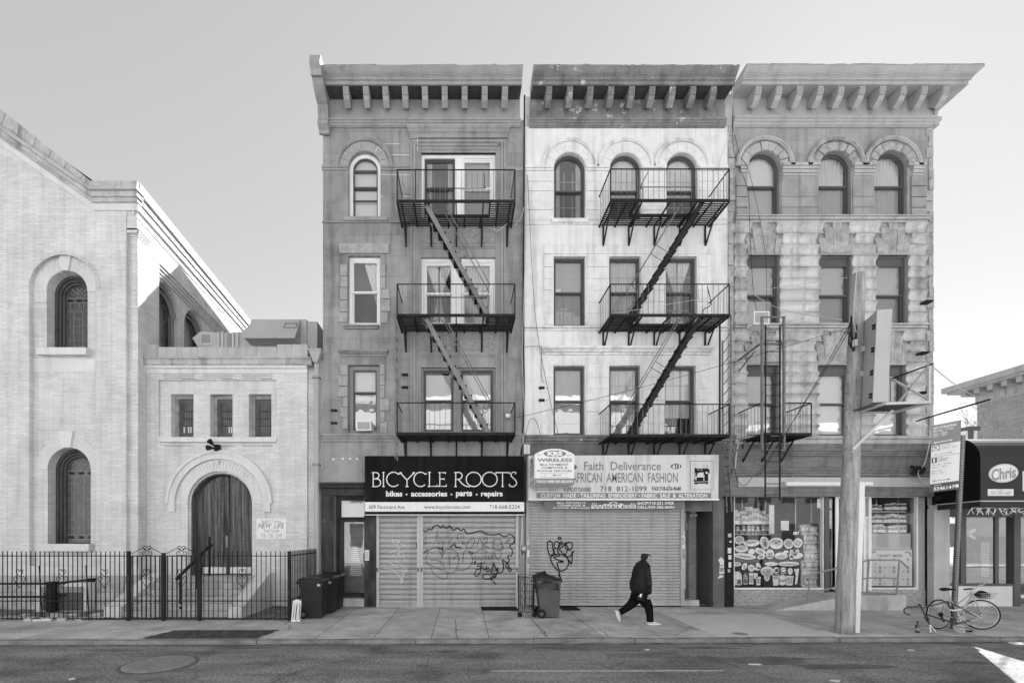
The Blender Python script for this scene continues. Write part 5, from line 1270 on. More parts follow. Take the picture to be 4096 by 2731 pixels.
G().box(X(2104), X(2735), F-.04, F+.22, Z(2008), Z(1965)).build('shutter_box', M['dkgrey'], s3)
c5 = lambda x, y: (X(2050+x/2.658, ys), Z(1760+y/2.658, ys))
g = G(); yg = ys-.021
for i, s in enumerate([[(480, 1040), (495, 1028), (515, 1040), (500, 1052), (480, 1040)], [(515, 1065), (520, 1090), (500, 1120), (480, 1130)], [(500, 1085), (540, 1100), (600, 1078)], [(420, 1085), (395, 1068), (372, 1090), (372, 1150), (390, 1215), (415, 1225), (435, 1190), (425, 1130), (420, 1085)], [(455, 1080), (440, 1110), (460, 1150), (490, 1140), (495, 1095), (475, 1075), (455, 1080)],
          [(440, 1145), (445, 1200), (475, 1215)], [(495, 1095), (480, 1180), (500, 1215)], [(590, 1085), (555, 1110), (500, 1160), (560, 1220), (625, 1318)], [(560, 1100), (590, 1150), (560, 1215), (580, 1235), (610, 1230), (655, 1170)], [(590, 1085), (630, 1090), (630, 1140), (600, 1165), (565, 1150), (560, 1110), (590, 1085)],
          [(500, 1205), (420, 1225), (405, 1265), (440, 1340), (500, 1388), (560, 1370), (595, 1310), (575, 1245), (500, 1205)], [(505, 1225), (440, 1240), (470, 1265), (540, 1288), (475, 1300), (490, 1370), (500, 1430), (527, 1510)], [(485, 1420), (510, 1470), (505, 1500)], [(632, 1180), (632, 1250), (625, 1318)]]):
    g.ribbon(smooth_stroke([c5(*q) for q in s]), .036, yg-.0007*i)
g.build('graffiti', M['paint_black'], s3)
# stickers
rnd = random.Random(21)
def stickers(u0, u1, v0, v1, n, y, label):
    for i in range(n):
        u = rnd.uniform(u0, u1-8); v = v0+(v1-v0)*(i+.1)/n; w_ = rnd.uniform(8, min(16, u1-u0)); hh = rnd.uniform(7, 22)
        tag(G().pbox(u, min(u+w_, u1), v, min(v+hh, v+(v1-v0)/n-2), y-.006-.0004*(i % 3), y).build('sticker', rnd.choice((M['offwhite'], M['ltgrey'], M['midgrey'])), origin=P(u, v, y)), label, 'sticker', label)
stickers(2106, 2116, 2160, 2270, 6, ys-.052, 'worn stickers on the left guide rail of the plain shutter')
stickers(2722, 2734, 2120, 2270, 8, ys-.052, 'worn stickers on the right guide rail of the plain shutter')
stickers(2904, 2920, 2130, 2300, 6, F-.072, 'torn stickers on the dark strip beside the grocery window')
h = thing('paper_notice', 'torn white paper notice pasted on the grey pier by the dark passage', 'notice', P(2882, 2300, F-.07))
G().slab([P(a, b)[::2] for a, b in ((2868, 2238), (2880, 2226), (2892, 2240), (2890, 2250), (2893, 2292), (2872, 2294), (2875, 2250))], F-.066, F-.061).build('sheet', M['offwhite'], h)
g = G(); g.pbox(2874, 2888, 2258, 2262, F-.069, F-.065); g.pbox(2874, 2890, 2268, 2284, F-.069, F-.065); g.build('print', M['midgrey'], h)
G().slab([P(a, b)[::2] for a, b in ((2864, 2312), (2876, 2298), (2890, 2300), (2888, 2306))], F-.066, F-.061).build('scrap', M['offwhite'], h)
# the long fashion sign
yF = 13.42
h = thing('fashion_sign', 'long pale fascia sign with fashion lettering and a sewing machine over the plain shutter', 'shop sign', (X(2495, yF), yF, Z(1998, yF)))
G().slab([(X(2114, yF), Z(1996, yF)), (X(2873, yF), Z(1997, yF)), (X(2875, yF), Z(1818, yF)), (X(2114, yF), Z(1822, yF))], yF, F-.08).build('box', M.setdefault('signpale', mat('sign_face_pale', .62, rough=.4, var=.05, fine=.02, streak=.22)), h)
g = G().pbox(2112, 2876, 1994, 2000, yF-.012, yF+.05, yF); g.build('frame', M['white'], h)
f5 = lambda x: X(2050+x/2.658, yF)
e5 = lambda y: Z(1760+y/2.658, yF)
yl = yF-.004
g = G(); text(g, 'Faith  Deliverance', f5(760), f5(1578), e5(320), e5(228), yl, bold=.012); g.build('name_lettering', M.setdefault('signgrey', mat('sign_letter_grey', .20, rough=.4, var=.05)), h); g = G()
text(g, 'AFRICAN  AMERICAN  FASHION', f5(628), f5(1757), e5(450), e5(345), yl, bold=.012)
g.build('headline', M.setdefault('signgrey', mat('sign_letter_grey', .20, rough=.4, var=.05)), h)
g = G().pbox(2146, 2844, 1970.5, 1992, yl, yF, yF); g.build('band', M['signgrey'], h)
g = G(); text(g, 'CUSTOM  MADE • TAILORING  EMBROIDERY • FABRIC  SALE  &  ALTERATION', f5(300), f5(2068), e5(608), e5(568), yl-.004, bold=.02); g.build('band_lettering', M['white'], h)
g = G(); text(g, '718  812-1099', f5(932), f5(1425), e5(543), e5(488), yl); text(g, 'FAX:718-676-9640', f5(1482), f5(1790), e5(538), e5(490), yl, bold=.02); text(g, 'WE APPRECIATE YOUR BUSINESS', f5(540), f5(835), e5(547), e5(500), yl, bold=.012)
g.ribbon([(f5(a), e5(b)) for a, b in ((1890, 222), (2134, 222), (2132, 524), (1888, 524), (1890, 222))], .012, yl)
g.ribbon([(f5(a), e5(b)) for a, b in ((225, 470), (225, 526), (482, 526), (482, 470))], .012, yl)
g.build('small_lettering', M['black'], h)
g = G(); g.flat(ell(f5(1738), e5(278), .155, .078, 24), [], yl-.001); g.flat(ell(f5(640), e5(286), .12, .078, 24), [], yl-.001); g.build('number_oval', M['dkgrey'], h)
g = G(); text(g, '611', f5(1700), f5(1776), e5(300), e5(256), yl-.004, bold=.03); g.build('number', M['white'], h)
# sewing machine picture
g = G(); pp = lambda *q: [(f5(a), e5(b)) for a, b in q]
g.flat(pp((1935, 295), (1945, 292), (1955, 300), (2075, 300), (2090, 310), (2090, 345), (2080, 350), (2080, 460), (1960, 460), (1945, 470), (1928, 455), (1928, 440), (2040, 430), (2030, 340), (1975, 345), (1965, 360), (1962, 380), (1940, 385), (1935, 360)), [], yl)
g.flat(pp((1928, 425), (1935, 400), (1960, 395), (2030, 395), (2030, 440), (1928, 440)), [], yl-.0006)
for x_, y0_, y1_ in ((2032, 262, 300), (2056, 262, 300), (2072, 262, 300)): g.flat(pp((x_, y0_), (x_+4, y0_), (x_+4, y1_), (x_, y1_)), [], yl-.001)
for i in range(5): g.flat(pp((2082, 306+i*10), (2096, 306+i*10), (2096, 312+i*10), (2082, 312+i*10)), [], yl-.0012)
for x_ in (1955, 2062): g.flat(pp((x_, 458), (x_+12, 458), (x_+12, 470), (x_, 470)), [], yl-.0012)
mp = g.build('sewing_machine_picture', M['black'], h)
g = G(); g.flat(ell(f5(2063), e5(345), .03), [], yl-.003); g.flat(pp((1965, 312), (1985, 312), (1985, 317), (1965, 317)), [], yl-.003); g.flat(pp((2000, 312), (2015, 312), (2015, 317), (2000, 317)), [], yl-.003); g.flat(pp((1945, 345), (1949, 345), (1947, 375), (1943, 375)), [], yl-.003)
g.flat(ell(f5(1948), e5(412), .025), [], yl-.003); g.flat(pp((2036, 370), (2040, 370), (2040, 395), (2036, 395)), [], yl-.003); g.flat(pp((1930, 442), (2078, 436), (2078, 440), (1930, 446)), [], yl-.003)
g.build('highlight', M['white'], mp)
# projecting wireless sign
yK = 12.45; yKb = 13.40
h = thing('wireless_sign', 'projecting white box sign of the wireless shop with a curved top', 'shop sign', (X(2218, yK), yK, Z(1937, yK)))
q5 = lambda x: X(2050+x/2.658, yK)
r5 = lambda y: Z(1760+y/2.658, yK)
top = [(235, 150), (270, 130), (330, 105), (390, 93), (445, 89), (500, 93), (560, 105), (620, 130), (657, 152)]
out = [(q5(235), r5(468)), (q5(657), r5(470))]+[(q5(a), r5(b)) for a, b in top[::-1]]
G().slab(out, yK, yKb).build('box', M['white'], h)
G().slab([(q5(236), r5(468)), (q5(656), r5(470)), (q5(656), r5(405)), (q5(236), r5(405))], yK-.004, yK+.01).build('phone_band', M['signgrey'], h)
G().flat(ell(q5(450), r5(143), .305, .09, 28), [], yK-.004).build('oval', M['signgrey'], h)
g = G(); text(g, 'KRS', q5(372), q5(530), r5(165), r5(118), yK-.008, bold=.06); text(g, 'AND', q5(410), q5(488), r5(177), r5(167), yK-.008, bold=.05)
text(g, '718-221-9408', q5(255), q5(441), r5(452), r5(424), yK-.008, bold=.025); text(g, '929-382-0594', q5(453), q5(640), r5(452), r5(424), yK-.008, bold=.025); g.build('reversed_lettering', M['white'], h)
g = G(); text(g, 'WIRELESS', q5(262), q5(635), r5(230), r5(192), yK-.004, bold=.03)
text(g, '611', q5(265), q5(315), r5(163), r5(145), yK-.004); text(g, '611', q5(583), q5(635), r5(168), r5(150), yK-.004); g.build('name_lettering', M['signgrey'], h)
g = G(); text(g, 'BILL PAYMENT', q5(292), q5(595), r5(271), r5(247), yK-.004, bold=.015); text(g, 'COMPUTER &', q5(306), q5(582), r5(304), r5(281), yK-.004, bold=.015); text(g, 'PHONE SERVICES', q5(265), q5(632), r5(337), r5(316), yK-.004, bold=.015)
text(g, 'verizon', q5(468), q5(522), r5(378), r5(366), yK-.006, bold=.02)
g.flat(rect(q5(428), q5(462), r5(377), r5(366)), [], yK-.006)
g.ribbon([(q5(a), r5(b)) for a, b in ((302, 352), (588, 355), (588, 392), (302, 390), (302, 352))], .008, yK-.004); text(g, 'at&t', q5(335), q5(360), r5(376), r5(368), yK-.004); g.build('service_lettering', M['dkgrey'], h)
g = G()
xk = q5(235)-.003
def sidet(s, y0_, y1_, z0_, z1_, b=.02): text(g, s, y0_, y1_, z0_, z1_, 0, bold=b, xf=lambda v: (xk, yK+(yKb-yK)*(1-v[0]), v[2]))
zt_ = r5(150); zb_ = r5(468)
for s, a, b, lo, hi in (('WIRELESS', .1, .95, .62, .72), ('BILL PAYMENT', .15, .85, .52, .58), ('COMPUTER &', .15, .85, .43, .49), ('PHONE SERVICES', .1, .9, .34, .40), ('718-221-9408', .08, .92, .05, .15)): sidet(s, a, b, zb_+(zt_-zb_)*lo, zb_+(zt_-zb_)*hi)
g.add([(xk, yK+.47+.2*cos(i*.4), zt_-.11+.085*sin(i*.4)) for i in range(16)], [tuple(range(16))])
g.build('side_lettering', M['midgrey'], h)
# banner under the sign
yb_ = 13.62
h = thing('wireless_banner', 'sagging grey vinyl banner of the wireless shop strung under the long pale sign', 'banner', (X(2450, yb_), yb_, Z(2036, yb_)))
b5 = lambda x: X(2050+x/2.658, yb_)
d5 = lambda y: Z(1760+y/2.658, yb_)
g = G(); n = 40; vs = []
for j in range(4):
    for i in range(n+1):
        a = i/n; vs.append((b5(335+(1810-335)*a+ (5 if j else 0)), yb_+.02*sin(a*23)+.01*j, d5(640+(733-640)*j/3)+.012*sin(a*14)*(j == 3)))
g.add(vs, [(j*(n+1)+i, j*(n+1)+i+1, (j+1)*(n+1)+i+1, (j+1)*(n+1)+i) for j in range(3) for i in range(n)]); g.build('sheet', M.setdefault('banner', mat('banner_vinyl', .15, rough=.4, var=.2, sc=2, fine=.03)), h)
yl = yb_-.03
g = G(); text(g, 'BILL PAYMENT', b5(467), b5(780), d5(675), d5(655), yl, bold=.02); text(g, 'COMPUTER &', b5(475), b5(775), d5(703), d5(683), yl, bold=.02); text(g, 'PHONE SERVICES', b5(430), b5(818), d5(728), d5(712), yl, bold=.02)
text(g, '611', b5(843), b5(892), d5(682), d5(662), yl, bold=.03); text(g, '611', b5(1250), b5(1300), d5(684), d5(664), yl, bold=.03)
g.flat([(b5(950+240*i/16), d5(688-34*sin(pi*i/16))) for i in range(17)], [], yl); g.flat(rect(b5(835), b5(1306), d5(725), d5(690)), [], yl)
text(g, 'SHOP:718-221-9408', b5(1322), b5(1708), d5(686), d5(652), yl, bold=.03); text(g, 'CELL:929-382-0594', b5(1322), b5(1715), d5(726), d5(700), yl, bold=.03); g.build('reversed_lettering', M['white'], h)
g = G(); text(g, 'KRS', b5(990), b5(1145), d5(683), d5(660), yl-.004, bold=.05); text(g, 'WIRELESS', b5(845), b5(1298), d5(721), d5(695), yl-.004, bold=.02); g.build('name_lettering', M['dkgrey'], h)
# fire escape of the white house
fe = thing('fire_escape', 'black fire escape on the white house with stairs descending to the left', 'fire escape', (5.8, 13.5, 4.5), 'fire escapes on the three town houses')
fire_escape(fe, 4.12, 7.42, [(11.43, .87, (4.86, 6.72, 13.5)), (8.25, .86, (4.86, 6.72, 13.5)), (4.92, .86, None)],
            [(6.70, 11.43, 4.76, 8.28, 13.02, 13.42, M['iron']), (6.68, 8.25, 4.74, 4.95, 13.02, 13.42, M['iron'])])
g = G()
for y in (12.98, 13.4): g.bar((7.5, y, 4.3), (7.5, y, 7.75 if y > 13.2 else 8.3), .032)
for i in range(12): g.tube([(7.5, 12.98, 4.5+i*.3), (7.5, 13.4, 4.35+i*.3)], .012, 5)
g.build('ladder', M['ironlt'], fe)
g = G(); g.bar((7.2, 13.0, 4.9), (7.2, 13.0, 8.2), .035); g.tube(catmull([(6.72, 13.0, 8.3), (6.75, 13.0, 8.45), (6.95, 13, 8.6), (6.85, 13.0, 9.08)], 4), .014, 5)
g.tube(catmull([(5.05, 13.0, 11.45), (5.05, 13.0, 11.8), (4.98, 13, 11.86), (5.2, 13, 12.28)], 3), .012, 5); g.tube([(5.0, 13, 11.86), (6.5, 13, 11.86), (6.52, 13, 11.45)], .012, 5)
g.build('guard_bar', M['iron'], fe)
h = thing('drop_ladder', 'narrow drop ladder hanging by the pier between the white house and the limestone house', 'ladder', (X(2903, 13.7), 13.7, 2.9)); SPLIT.add(h)
g = G(); g.bar(P(2896, 1770, 13.3), P(2908, 2050, 13.5), .03); g.bar(P(2914, 1765, 13.2), P(2927, 2046, 13.4), .03); g.build('side_rail', M['ironlt'], h)
g = G()
for i in range(8): v = 1800+i*33; g.tube([P(2897+i*1.4, v, 13.32), P(2915+i*1.4, v-4, 13.22)], .012, 5)
g.build('rung', M['iron'], h)
h = thing('junction_box', 'small white electrical box on the wall between the two left town houses', 'junction box', P(2110, 1819, F-.1))
G().pbox(2094, 2117, 1780, 1818, F-.14, F-.01).build('box', M['offwhite'], h); G().pbox(2104, 2106, 1781, 1817, F-.144, F-.139).build('seam', M['midgrey'], h)
h = thing('electric_meter', 'dark electric meter with pale conduit on the pier between the two shutters', 'electric meter', P(2098, 2230, F-.1))
G().pbox(2086, 2104, 2182, 2212, F-.12, F-.02).build('box', M['dkgrey'], h); G().lathe(P(2095, 2192, F-.12), [(.07, -.03), (.07, .02)], 12, 'y').build('dial', M['ltgrey'], h)
g = G(); g.tube(catmull([P(2084, 2070, F-.06), P(2085, 2150, F-.06), P(2080, 2215, F-.08), P(2090, 2230, F-.08), P(2097, 2212, F-.08)], 4), .014, 6); g.tube([P(2090, 2065, F-.06), P(2089, 2180, F-.06)], .02, 6); g.build('conduit', M['cablew'], h)
# ================================================================= limestone house with the grocery
B3 = t = thing('limestone_townhouse', 'banded limestone four storey house with a pale flaring cornice above the corner grocery', 'building', ((XB3+XB4)/2, F, 0))
SPLIT.add(t)
V2 = [(2990, 3119), (3274, 3404), (3497, 3629)]
Vm = [(2988, 3117), (3275, 3406), (3502, 3631)]
Vl = [(2985, 3113), (3270, 3401), (3493, 3622)]
h3 = [arch(X(a), X(b), Z(870), Z(671), 22) for a, b in V2]+[rect(X(a), X(b), Z(1300), Z(1022)) for a, b in Vm]+[rect(X(a), X(b), Z(1745), Z(1461)) for a, b in Vl]
g = G(); g.plate(rect(XB3, XB4, Z(1985), Z(480)), h3, F, .26, edge=False)
g.quad((XB4, F, 0), (XB4, 16, 0), (XB4, 16, Z(480)), (XB4, F, Z(480))); g.quad((XB3, F+.02, 0), (XB3, 16, 0), (XB3, 16, Z(480)), (XB3, F+.02, Z(480)))
g.build('wall', M['b3'], t)
g = G(); g.box(XB3+.02, XB4-.02, 16.3, 27, -.1, 14.3); g.box(XB3+.02, XB4-.02, 14.05, 16.29, 14.1, 14.28); g.build('party_wall', M['party'], t)
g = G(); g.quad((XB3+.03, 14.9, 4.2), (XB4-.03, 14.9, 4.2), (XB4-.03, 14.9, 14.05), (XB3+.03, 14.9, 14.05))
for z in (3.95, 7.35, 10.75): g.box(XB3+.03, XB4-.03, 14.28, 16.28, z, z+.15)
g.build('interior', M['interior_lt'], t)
ko = .75
c3 = cornice(t, M['b3corn'], X(2925), XB4, 257, [0]*10, [2850+c/1.8876 for c in (278, 428, 580, 732, 882, 1036, 1187, 1340, 1492, 1648)], M['b3corn'], lambda y, z: X(2925), lambda y, z: XB4+max(0, (13.97-y)), mold0=465, fr_x=(X(2930), XB4+.02))
# mitred return of the cornice along the right flank
g = G(); yf = 13.46; zf1 = Z(317, yf)
q = Z(257, 13.23)-zf1; prr = [(13.9, zf1+q), (13.24, zf1+q), (13.23, zf1+q*.82), (13.29, zf1+q*.52), (13.355, zf1+q*.3), (13.41, zf1), (yf, zf1-.06), (yf, Z(338, yf)), (13.95, Z(399, 13.97))]
for a, b in ((0, 16.2),):
    vs = [(XB4+max(0, 13.97-y), y, z) for y, z in prr]+[(XB4+max(0, 13.97-y), b, z) for y, z in prr]; n = len(prr)
    g.add(vs, [(i, i+1, n+i+1, n+i) for i in range(n-1)])
for z0, z1, o in ((Z(399, 13.95), Z(430, 13.95), .16), (Z(430, 13.95), Z(462, 13.95), .09), (Z(466, 13.9), Z(480, 13.9), .20), (Z(480, 13.9), Z(500, 13.9), .12)): g.box(XB4-.02, XB4+o, 13.9, 16, z1, z0)
g.build('cornice_return', M['b3corn'], c3)
# quoins
rnd = random.Random(12); g = G()
for u0, u1, s in ((2911, 2938, 1), (3703, 3730, -1)):
    v = 505
    while v < 1745:
        hh = 43; d = rnd.uniform(.02, .05); w_ = rnd.choice((0, 9)); a, b = (u0, u1-9+w_) if s > 0 else (u0+9-w_, u1)
        g.pbox(a, b, v+1, v+hh-1, F-d, F+.02); v += hh
g.build('quoin', M['b3rough'], t)
# arched storey: hoods, rough voussoirs, capitals, piers
for i, ((a, b), cu) in enumerate(zip(V2, (3054.5, 3339, 3563))):
    arch_hood(t, M['b3smooth'] if i != 1 else M['b3rough'], cu, 668, 100, 116, F-.10, F+.02)
    g = G(); kk = F/1862; n = 9
    for j in range(n):
        p, q = pi*(j+.03)/n, pi*(j+.97)/n; d = rnd.uniform(.03, .09)
        g.add([(X(cu)+r*kk*cos(w), yy, Z(671)+r*kk*sin(w)) for yy in (F-d, F+.01) for w, r in ((p, 65), (q, 65), (q, 98), (p, 98))], [(0, 1, 2, 3), (0, 1, 5, 4), (1, 2, 6, 5), (2, 3, 7, 6), (3, 0, 4, 7)])
    g.build('voussoir', M['b3rough'] if i else M['b3smooth'], t)
g = G()
for a, b in ((2955, 2988), (3121, 3272), (3407, 3495), (3642, 3692)):
    g.pbox(a, b, 661, 672, F-.12, F); g.pbox(a+2, b-2, 673, 683, F-.09, F); g.pbox(a+4, b-3, 684, 695, F-.06, F); g.pbox(a+6, b-4, 696, 704, F-.03, F)
g.pbox(2936, 3706, 872, 876, F-.16, F+.1); g.pbox(2937, 3704, 877, 886, F-.12, F+.1); g.pbox(2938, 3702, 887, 895, F-.07, F+.05)
g.pbox(2931, 3697, 1301, 1307, F-.16, F+.1); g.pbox(2932, 3696, 1308, 1317, F-.12, F+.1); g.pbox(2933, 3695, 1318, 1327, F-.07, F+.05)
g.build('string_course', M['b3smooth'], t)
g = G()
for a, b in ((2942, 2986), (3641, 3700)):
    v = 706
    while v < 868: g.pbox(a, b, v+1.5, min(v+42, 871)-1.5, F-.05, F+.01); v += 43
for a, b in ((3124, 3268), (3410, 3492)): g.pbox(a, b, 706, 788, F-.03, F+.01); g.pbox(a, b, 790, 831, F-.03, F+.01); g.pbox(a, b, 833, 870, F-.03, F+.01)
g.build('ashlar', M['b3'], t)
# banded storeys: swelling courses
def pillow(g, u0, u1, v0, v1, d=.05):
    za, zb = Z(v1)+.004, Z(v0)-.004; n = 10
    pr = [(F+.03, za)]+[(F-.012-.085*(1-sin(pi*(i/n)))**1.2, za+(zb-za)*i/n) for i in range(n+1)]+[(F+.03, zb)]
    x0, x1 = X(u0), X(u1); e = .05
    g.prof(pr, x0, x1, lambda y, z: x0-max(0, F-.04-y)*.35, lambda y, z: x1+max(0, F-.04-y)*.35)
def fan(g, u0, u1, steps, vb):
    c = (u0+u1)/2; n = 5; hw0 = (u1-u0)/2-1
    for i, vt in enumerate(steps):
        s0, s1 = -1+2*(i+.02)/n, -1+2*(i+.98)/n; k = 1.30+.0*abs(i-2)
        d = rnd.uniform(.05, .085)
        hgt = (vb-vt)/125.
        kk_ = 1+.38*hgt
        g.slab([(X(c+s0*hw0), Z(vb)), (X(c+s1*hw0), Z(vb)), (X(c+s1*hw0*kk_), Z(vt)), (X(c+s0*hw0*kk_), Z(vt))], F-d, F+.02)
g = G(); gf = G()
for (wins_, top, bot, steps, ext) in ((Vm, 896, 1300, (959, 917, 891, 917, 959), 1018), (Vl, 1328, 1746, (1382, 1347, 1325, 1347, 1382), 1457)):
    n = int(round((bot-top)/43.4)); hh = (bot-top)/n
    for i in range(n):
        v0, v1 = top+i*hh, top+(i+1)*hh; vm = (v0+v1)/2
        def edge(u, side):                                  # where the stones of the fan begin at this height
            if vm > ext: return u
            return u
        xs = [2938]
        for a, b in wins_:
            c = (a+b)/2; hw = (b-a)/2
            if vm >= ext: lo, hi = a-1, b+1
            else:
                full = [j for j in range(5) if steps[j] < vm]
                if not full: continue
                kk_ = 1+.38*(ext-vm)/125.; lo = c+(-1+2*min(full)/5)*hw*kk_; hi = c+(-1+2*(max(full)+1)/5)*hw*kk_
            xs += [lo, hi]
        xs.append(3703 if top < 1000 else 3698)
        for j in range(0, len(xs), 2):
            if xs[j+1]-xs[j] > 8: pillow(g, xs[j], xs[j+1], v0, v1)
    for a, b in wins_: fan(gf, a, b, steps, ext)
g.build('banded_course', M['b3band'], t); gf.build('fan_keystone', M['b3rough'], t)
g = G()
for a, b in Vm: g.pbox(a-2, b+2, 1013, 1022, F-.05, F+.05)
for a, b in Vl: g.pbox(a-2, b+2, 1452, 1461, F-.05, F+.05)
g.build('window_head', M['b3smooth'], t)
wf = M.setdefault('b3frame', mat('window_frame_dark_grey', .10, rough=.5, var=.15, fine=.05, streak=.1))
for i, (a, b) in enumerate(V2): sash_window(t, a, b, 608, 870, wf, None, 671, y=14.1, fw=.04, sfw=.03, rail=.5, cover=[(M['shade'], .0, 1)] if i == 0 else None, curtain='full' if i else None)
for i, (a, b) in enumerate(Vm): sash_window(t, a, b, 1022, 1300, wf, None, y=14.1, fw=.04, sfw=.03, rail=.44, head=.2, cover=[[(M['shade_m'], .45, 1), (M['white'], 0, .4)], [(M['shade_m'], 0, 1)], [(M['shade_m'], .0, 1)]][i])
for i, (a, b) in enumerate(Vl): sash_window(t, a, b, 1461, 1745, wf, None, y=14.1, fw=.04, sfw=.03, rail=.46, head=.2, cover=[[(M['shade_m'], .45, 1), (M['shade'], 0, .46)], [(M['white'], 0, .48), (M['shade'], .46, 1)], [(M['white'], 0, .5), (M['shade_m'], .48, 1)]][i], lower=M['pane'])
air_conditioner(3016, 3078, 1245, 1296, 13.55, 14.25, 'white window air conditioner jutting from the limestone house over the iron ladder')
# fascia above the shop
g = G(); g.prof([(F, Z(1746)), (F-.14, Z(1746)), (F-.13, Z(1756)), (F-.08, Z(1760)), (F-.08, Z(1775)), (F-.03, Z(1778)), (F, Z(1778))], X(2935), XB4+.05); g.build('belt_course', M['b3smooth'], t)
g = G(); g.box(XB3+.03, XB4+.02, F-.04, F+.1, Z(1985), Z(1778)); g.build('fascia', M['b3wood'], t)
g = G()
for va, vb in ((1800, 1834), (1876, 1912)):
    h_ = (Z(va)-Z(vb)); za = Z(va)
    g.prof([(F, za), (F-.20, za), (F-.20, za-h_*.2), (F-.16, za-h_*.28), (F-.16, za-h_*.45), (F-.12, za-h_*.5), (F-.12, za-h_*.75), (F-.07, za-h_*.8), (F-.06, za-h_), (F, za-h_)], XB3+.05, XB4+.06)
g.build('fascia_moulding', M['b3wood'], t)
# shop front, set back a little
yS = 14.20
s_ = lambda x: X(2880+x/3, yS)
r_ = lambda y: Z(1900+y/3, yS)
g = G(); g.box(s_(150), s_(2420), F-.10, F+.2, r_(150), r_(40)); g.build('sign_box', M['ltgrey'], t)
g = G(); g.box(s_(150), s_(2420), F-.02, F+.2, r_(215), r_(152)); g.build('gate_housing', M['midgrey'], t)
g = G(); g.box(s_(150), s_(2420), F+.0, F+.25, r_(245), r_(216)); g.build('head_dark_strip', M['black'], t)  # solid black strip below the gate housing
tb = thing('fluorescent_tube', 'long unlit white fluorescent tube fixture over the grocery door', 'light fixture', (s_(1080), F-.16, r_(120)))
G().box(s_(690), s_(1700), F-.2, F-.1, r_(138), r_(98)).build('housing', M['white'], tb); G().box(s_(665), s_(690), F-.22, F-.1, r_(142), r_(94)).build('end_cap', M['ltgrey'], tb)
g = G(); text(g, 'New 100', X(3655, F-.1), X(3715, F-.1), Z(1937, F-.1), Z(1928, F-.1), F-.104, shear=.3); g.build('sign_lettering', M['white'], t)
g = G(); g.box(s_(130), s_(1240), yS-.05, yS+.2, 0, r_(1365)); g.box(s_(1765), s_(2500), yS-.05, yS+.2, 0, r_(1362)); g.build('tiled_base', M['tile'], t)
def frame(u0, u1, v0, v1, w0, par, m):
    return G().plate(rect(s_(u0), s_(u1), r_(v1), r_(v0)), [rect(s_(u0+w0), s_(u1-w0), r_(v1-w0), r_(v0+w0))], yS-.04, .1).build('window_frame', m, par)
fr = frame(150, 1238, 243, 1365, 18, t, M['white']); G().flat(rect(s_(165), s_(1225), r_(1350), r_(260)), [], yS).build('shop_pane', M['shopglass'], fr)
G().box(s_(1235), s_(1290), yS-.08, yS+.1, r_(1425), r_(243)).build('mullion', M['dkgrey'], t)
fr = frame(1286, 1372, 250, 1360, 6, t, M['white']); G().flat(rect(s_(1290), s_(1366), r_(1355), r_(258)), [], yS).build('shop_pane', M['shopglass'], fr)
g = G(); g.box(s_(1366), s_(1406), yS-.07, yS+.1, r_(1375), r_(245)); g.box(s_(1700), s_(1722), yS-.07, yS+.1, r_(1395), r_(255)); g.box(s_(1762), s_(1795), yS-.07, yS+.1, r_(1380), r_(245)); g.box(s_(1400), s_(1765), yS-.06, yS+.1, r_(515), r_(497)); g.box(s_(1400), s_(1765), yS-.06, yS+.1, r_(275), r_(255)); g.build('door_post', M['white'], t)
dr = G().plate(rect(s_(1406), s_(1768), r_(1390), r_(515)), [rect(s_(1445), s_(1715), r_(1325), r_(560))], yS, .06).build('shop_door', M['white'], t)
G().flat(rect(s_(1445), s_(1715), r_(1325), r_(560)), [], yS+.03).build('door_pane', M['shopglass'], dr)
g = G().box(s_(1690), s_(1745), yS-.08, yS-.03, r_(925), r_(908)); g.build('push_bar', M['white'], dr)
fr = frame(1776, 2362, 250, 1362, 16, t, M['white']); G().flat(rect(s_(1790), s_(2346), r_(1348), r_(264)), [], yS).build('shop_pane', M['shopglass'], fr)
g = G(); g.box(s_(2362), s_(2480), yS-.03, yS+.2, r_(1365), r_(240)); g.build('block_pier', M.setdefault('blockpier', mat('painted_block', .34, var=.1, brick=(.45, .39, .006, 1.2, .03, 0))), t)
g = G(); g.box(s_(2480), s_(2530), F-.05, F+.2, 0, r_(215)); g.box(X(2893), X(2930), F-.07, F+.2, 0, Z(1985)); g.build('gate_track', M['black'], t)
# grocery interior
yi = 16.1
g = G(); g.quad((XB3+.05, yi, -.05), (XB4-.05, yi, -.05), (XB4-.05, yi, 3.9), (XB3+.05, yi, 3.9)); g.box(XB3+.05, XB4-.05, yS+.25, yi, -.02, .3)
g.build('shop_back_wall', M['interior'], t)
def shelf(label, u0, u1, rows, y, uprights=()):
    h = thing('grocery_shelf', label, 'shelf', (s_((u0+u1)/2), y, r_(rows[-1])))
    for v in rows: G().box(s_(u0), s_(u1), y, y+.3, r_(v), r_(v)+.02).build('shelf_board', M['offwhite'], h)
    g = G()
    for u in (u0, u1)+tuple(uprights): g.box(s_(u)-.012, s_(u)+.012, y+.28, y+.3, r_(1350), r_(270))
    g.build('upright', M['ltgrey'], h)
GM = [mat('package_%s' % n, c, rough=.4, var=.35, sc=9, fine=.1, fsc=25) for n, c in (('pale', .65), ('mid', .35), ('dark', .10), ('light', .5))]
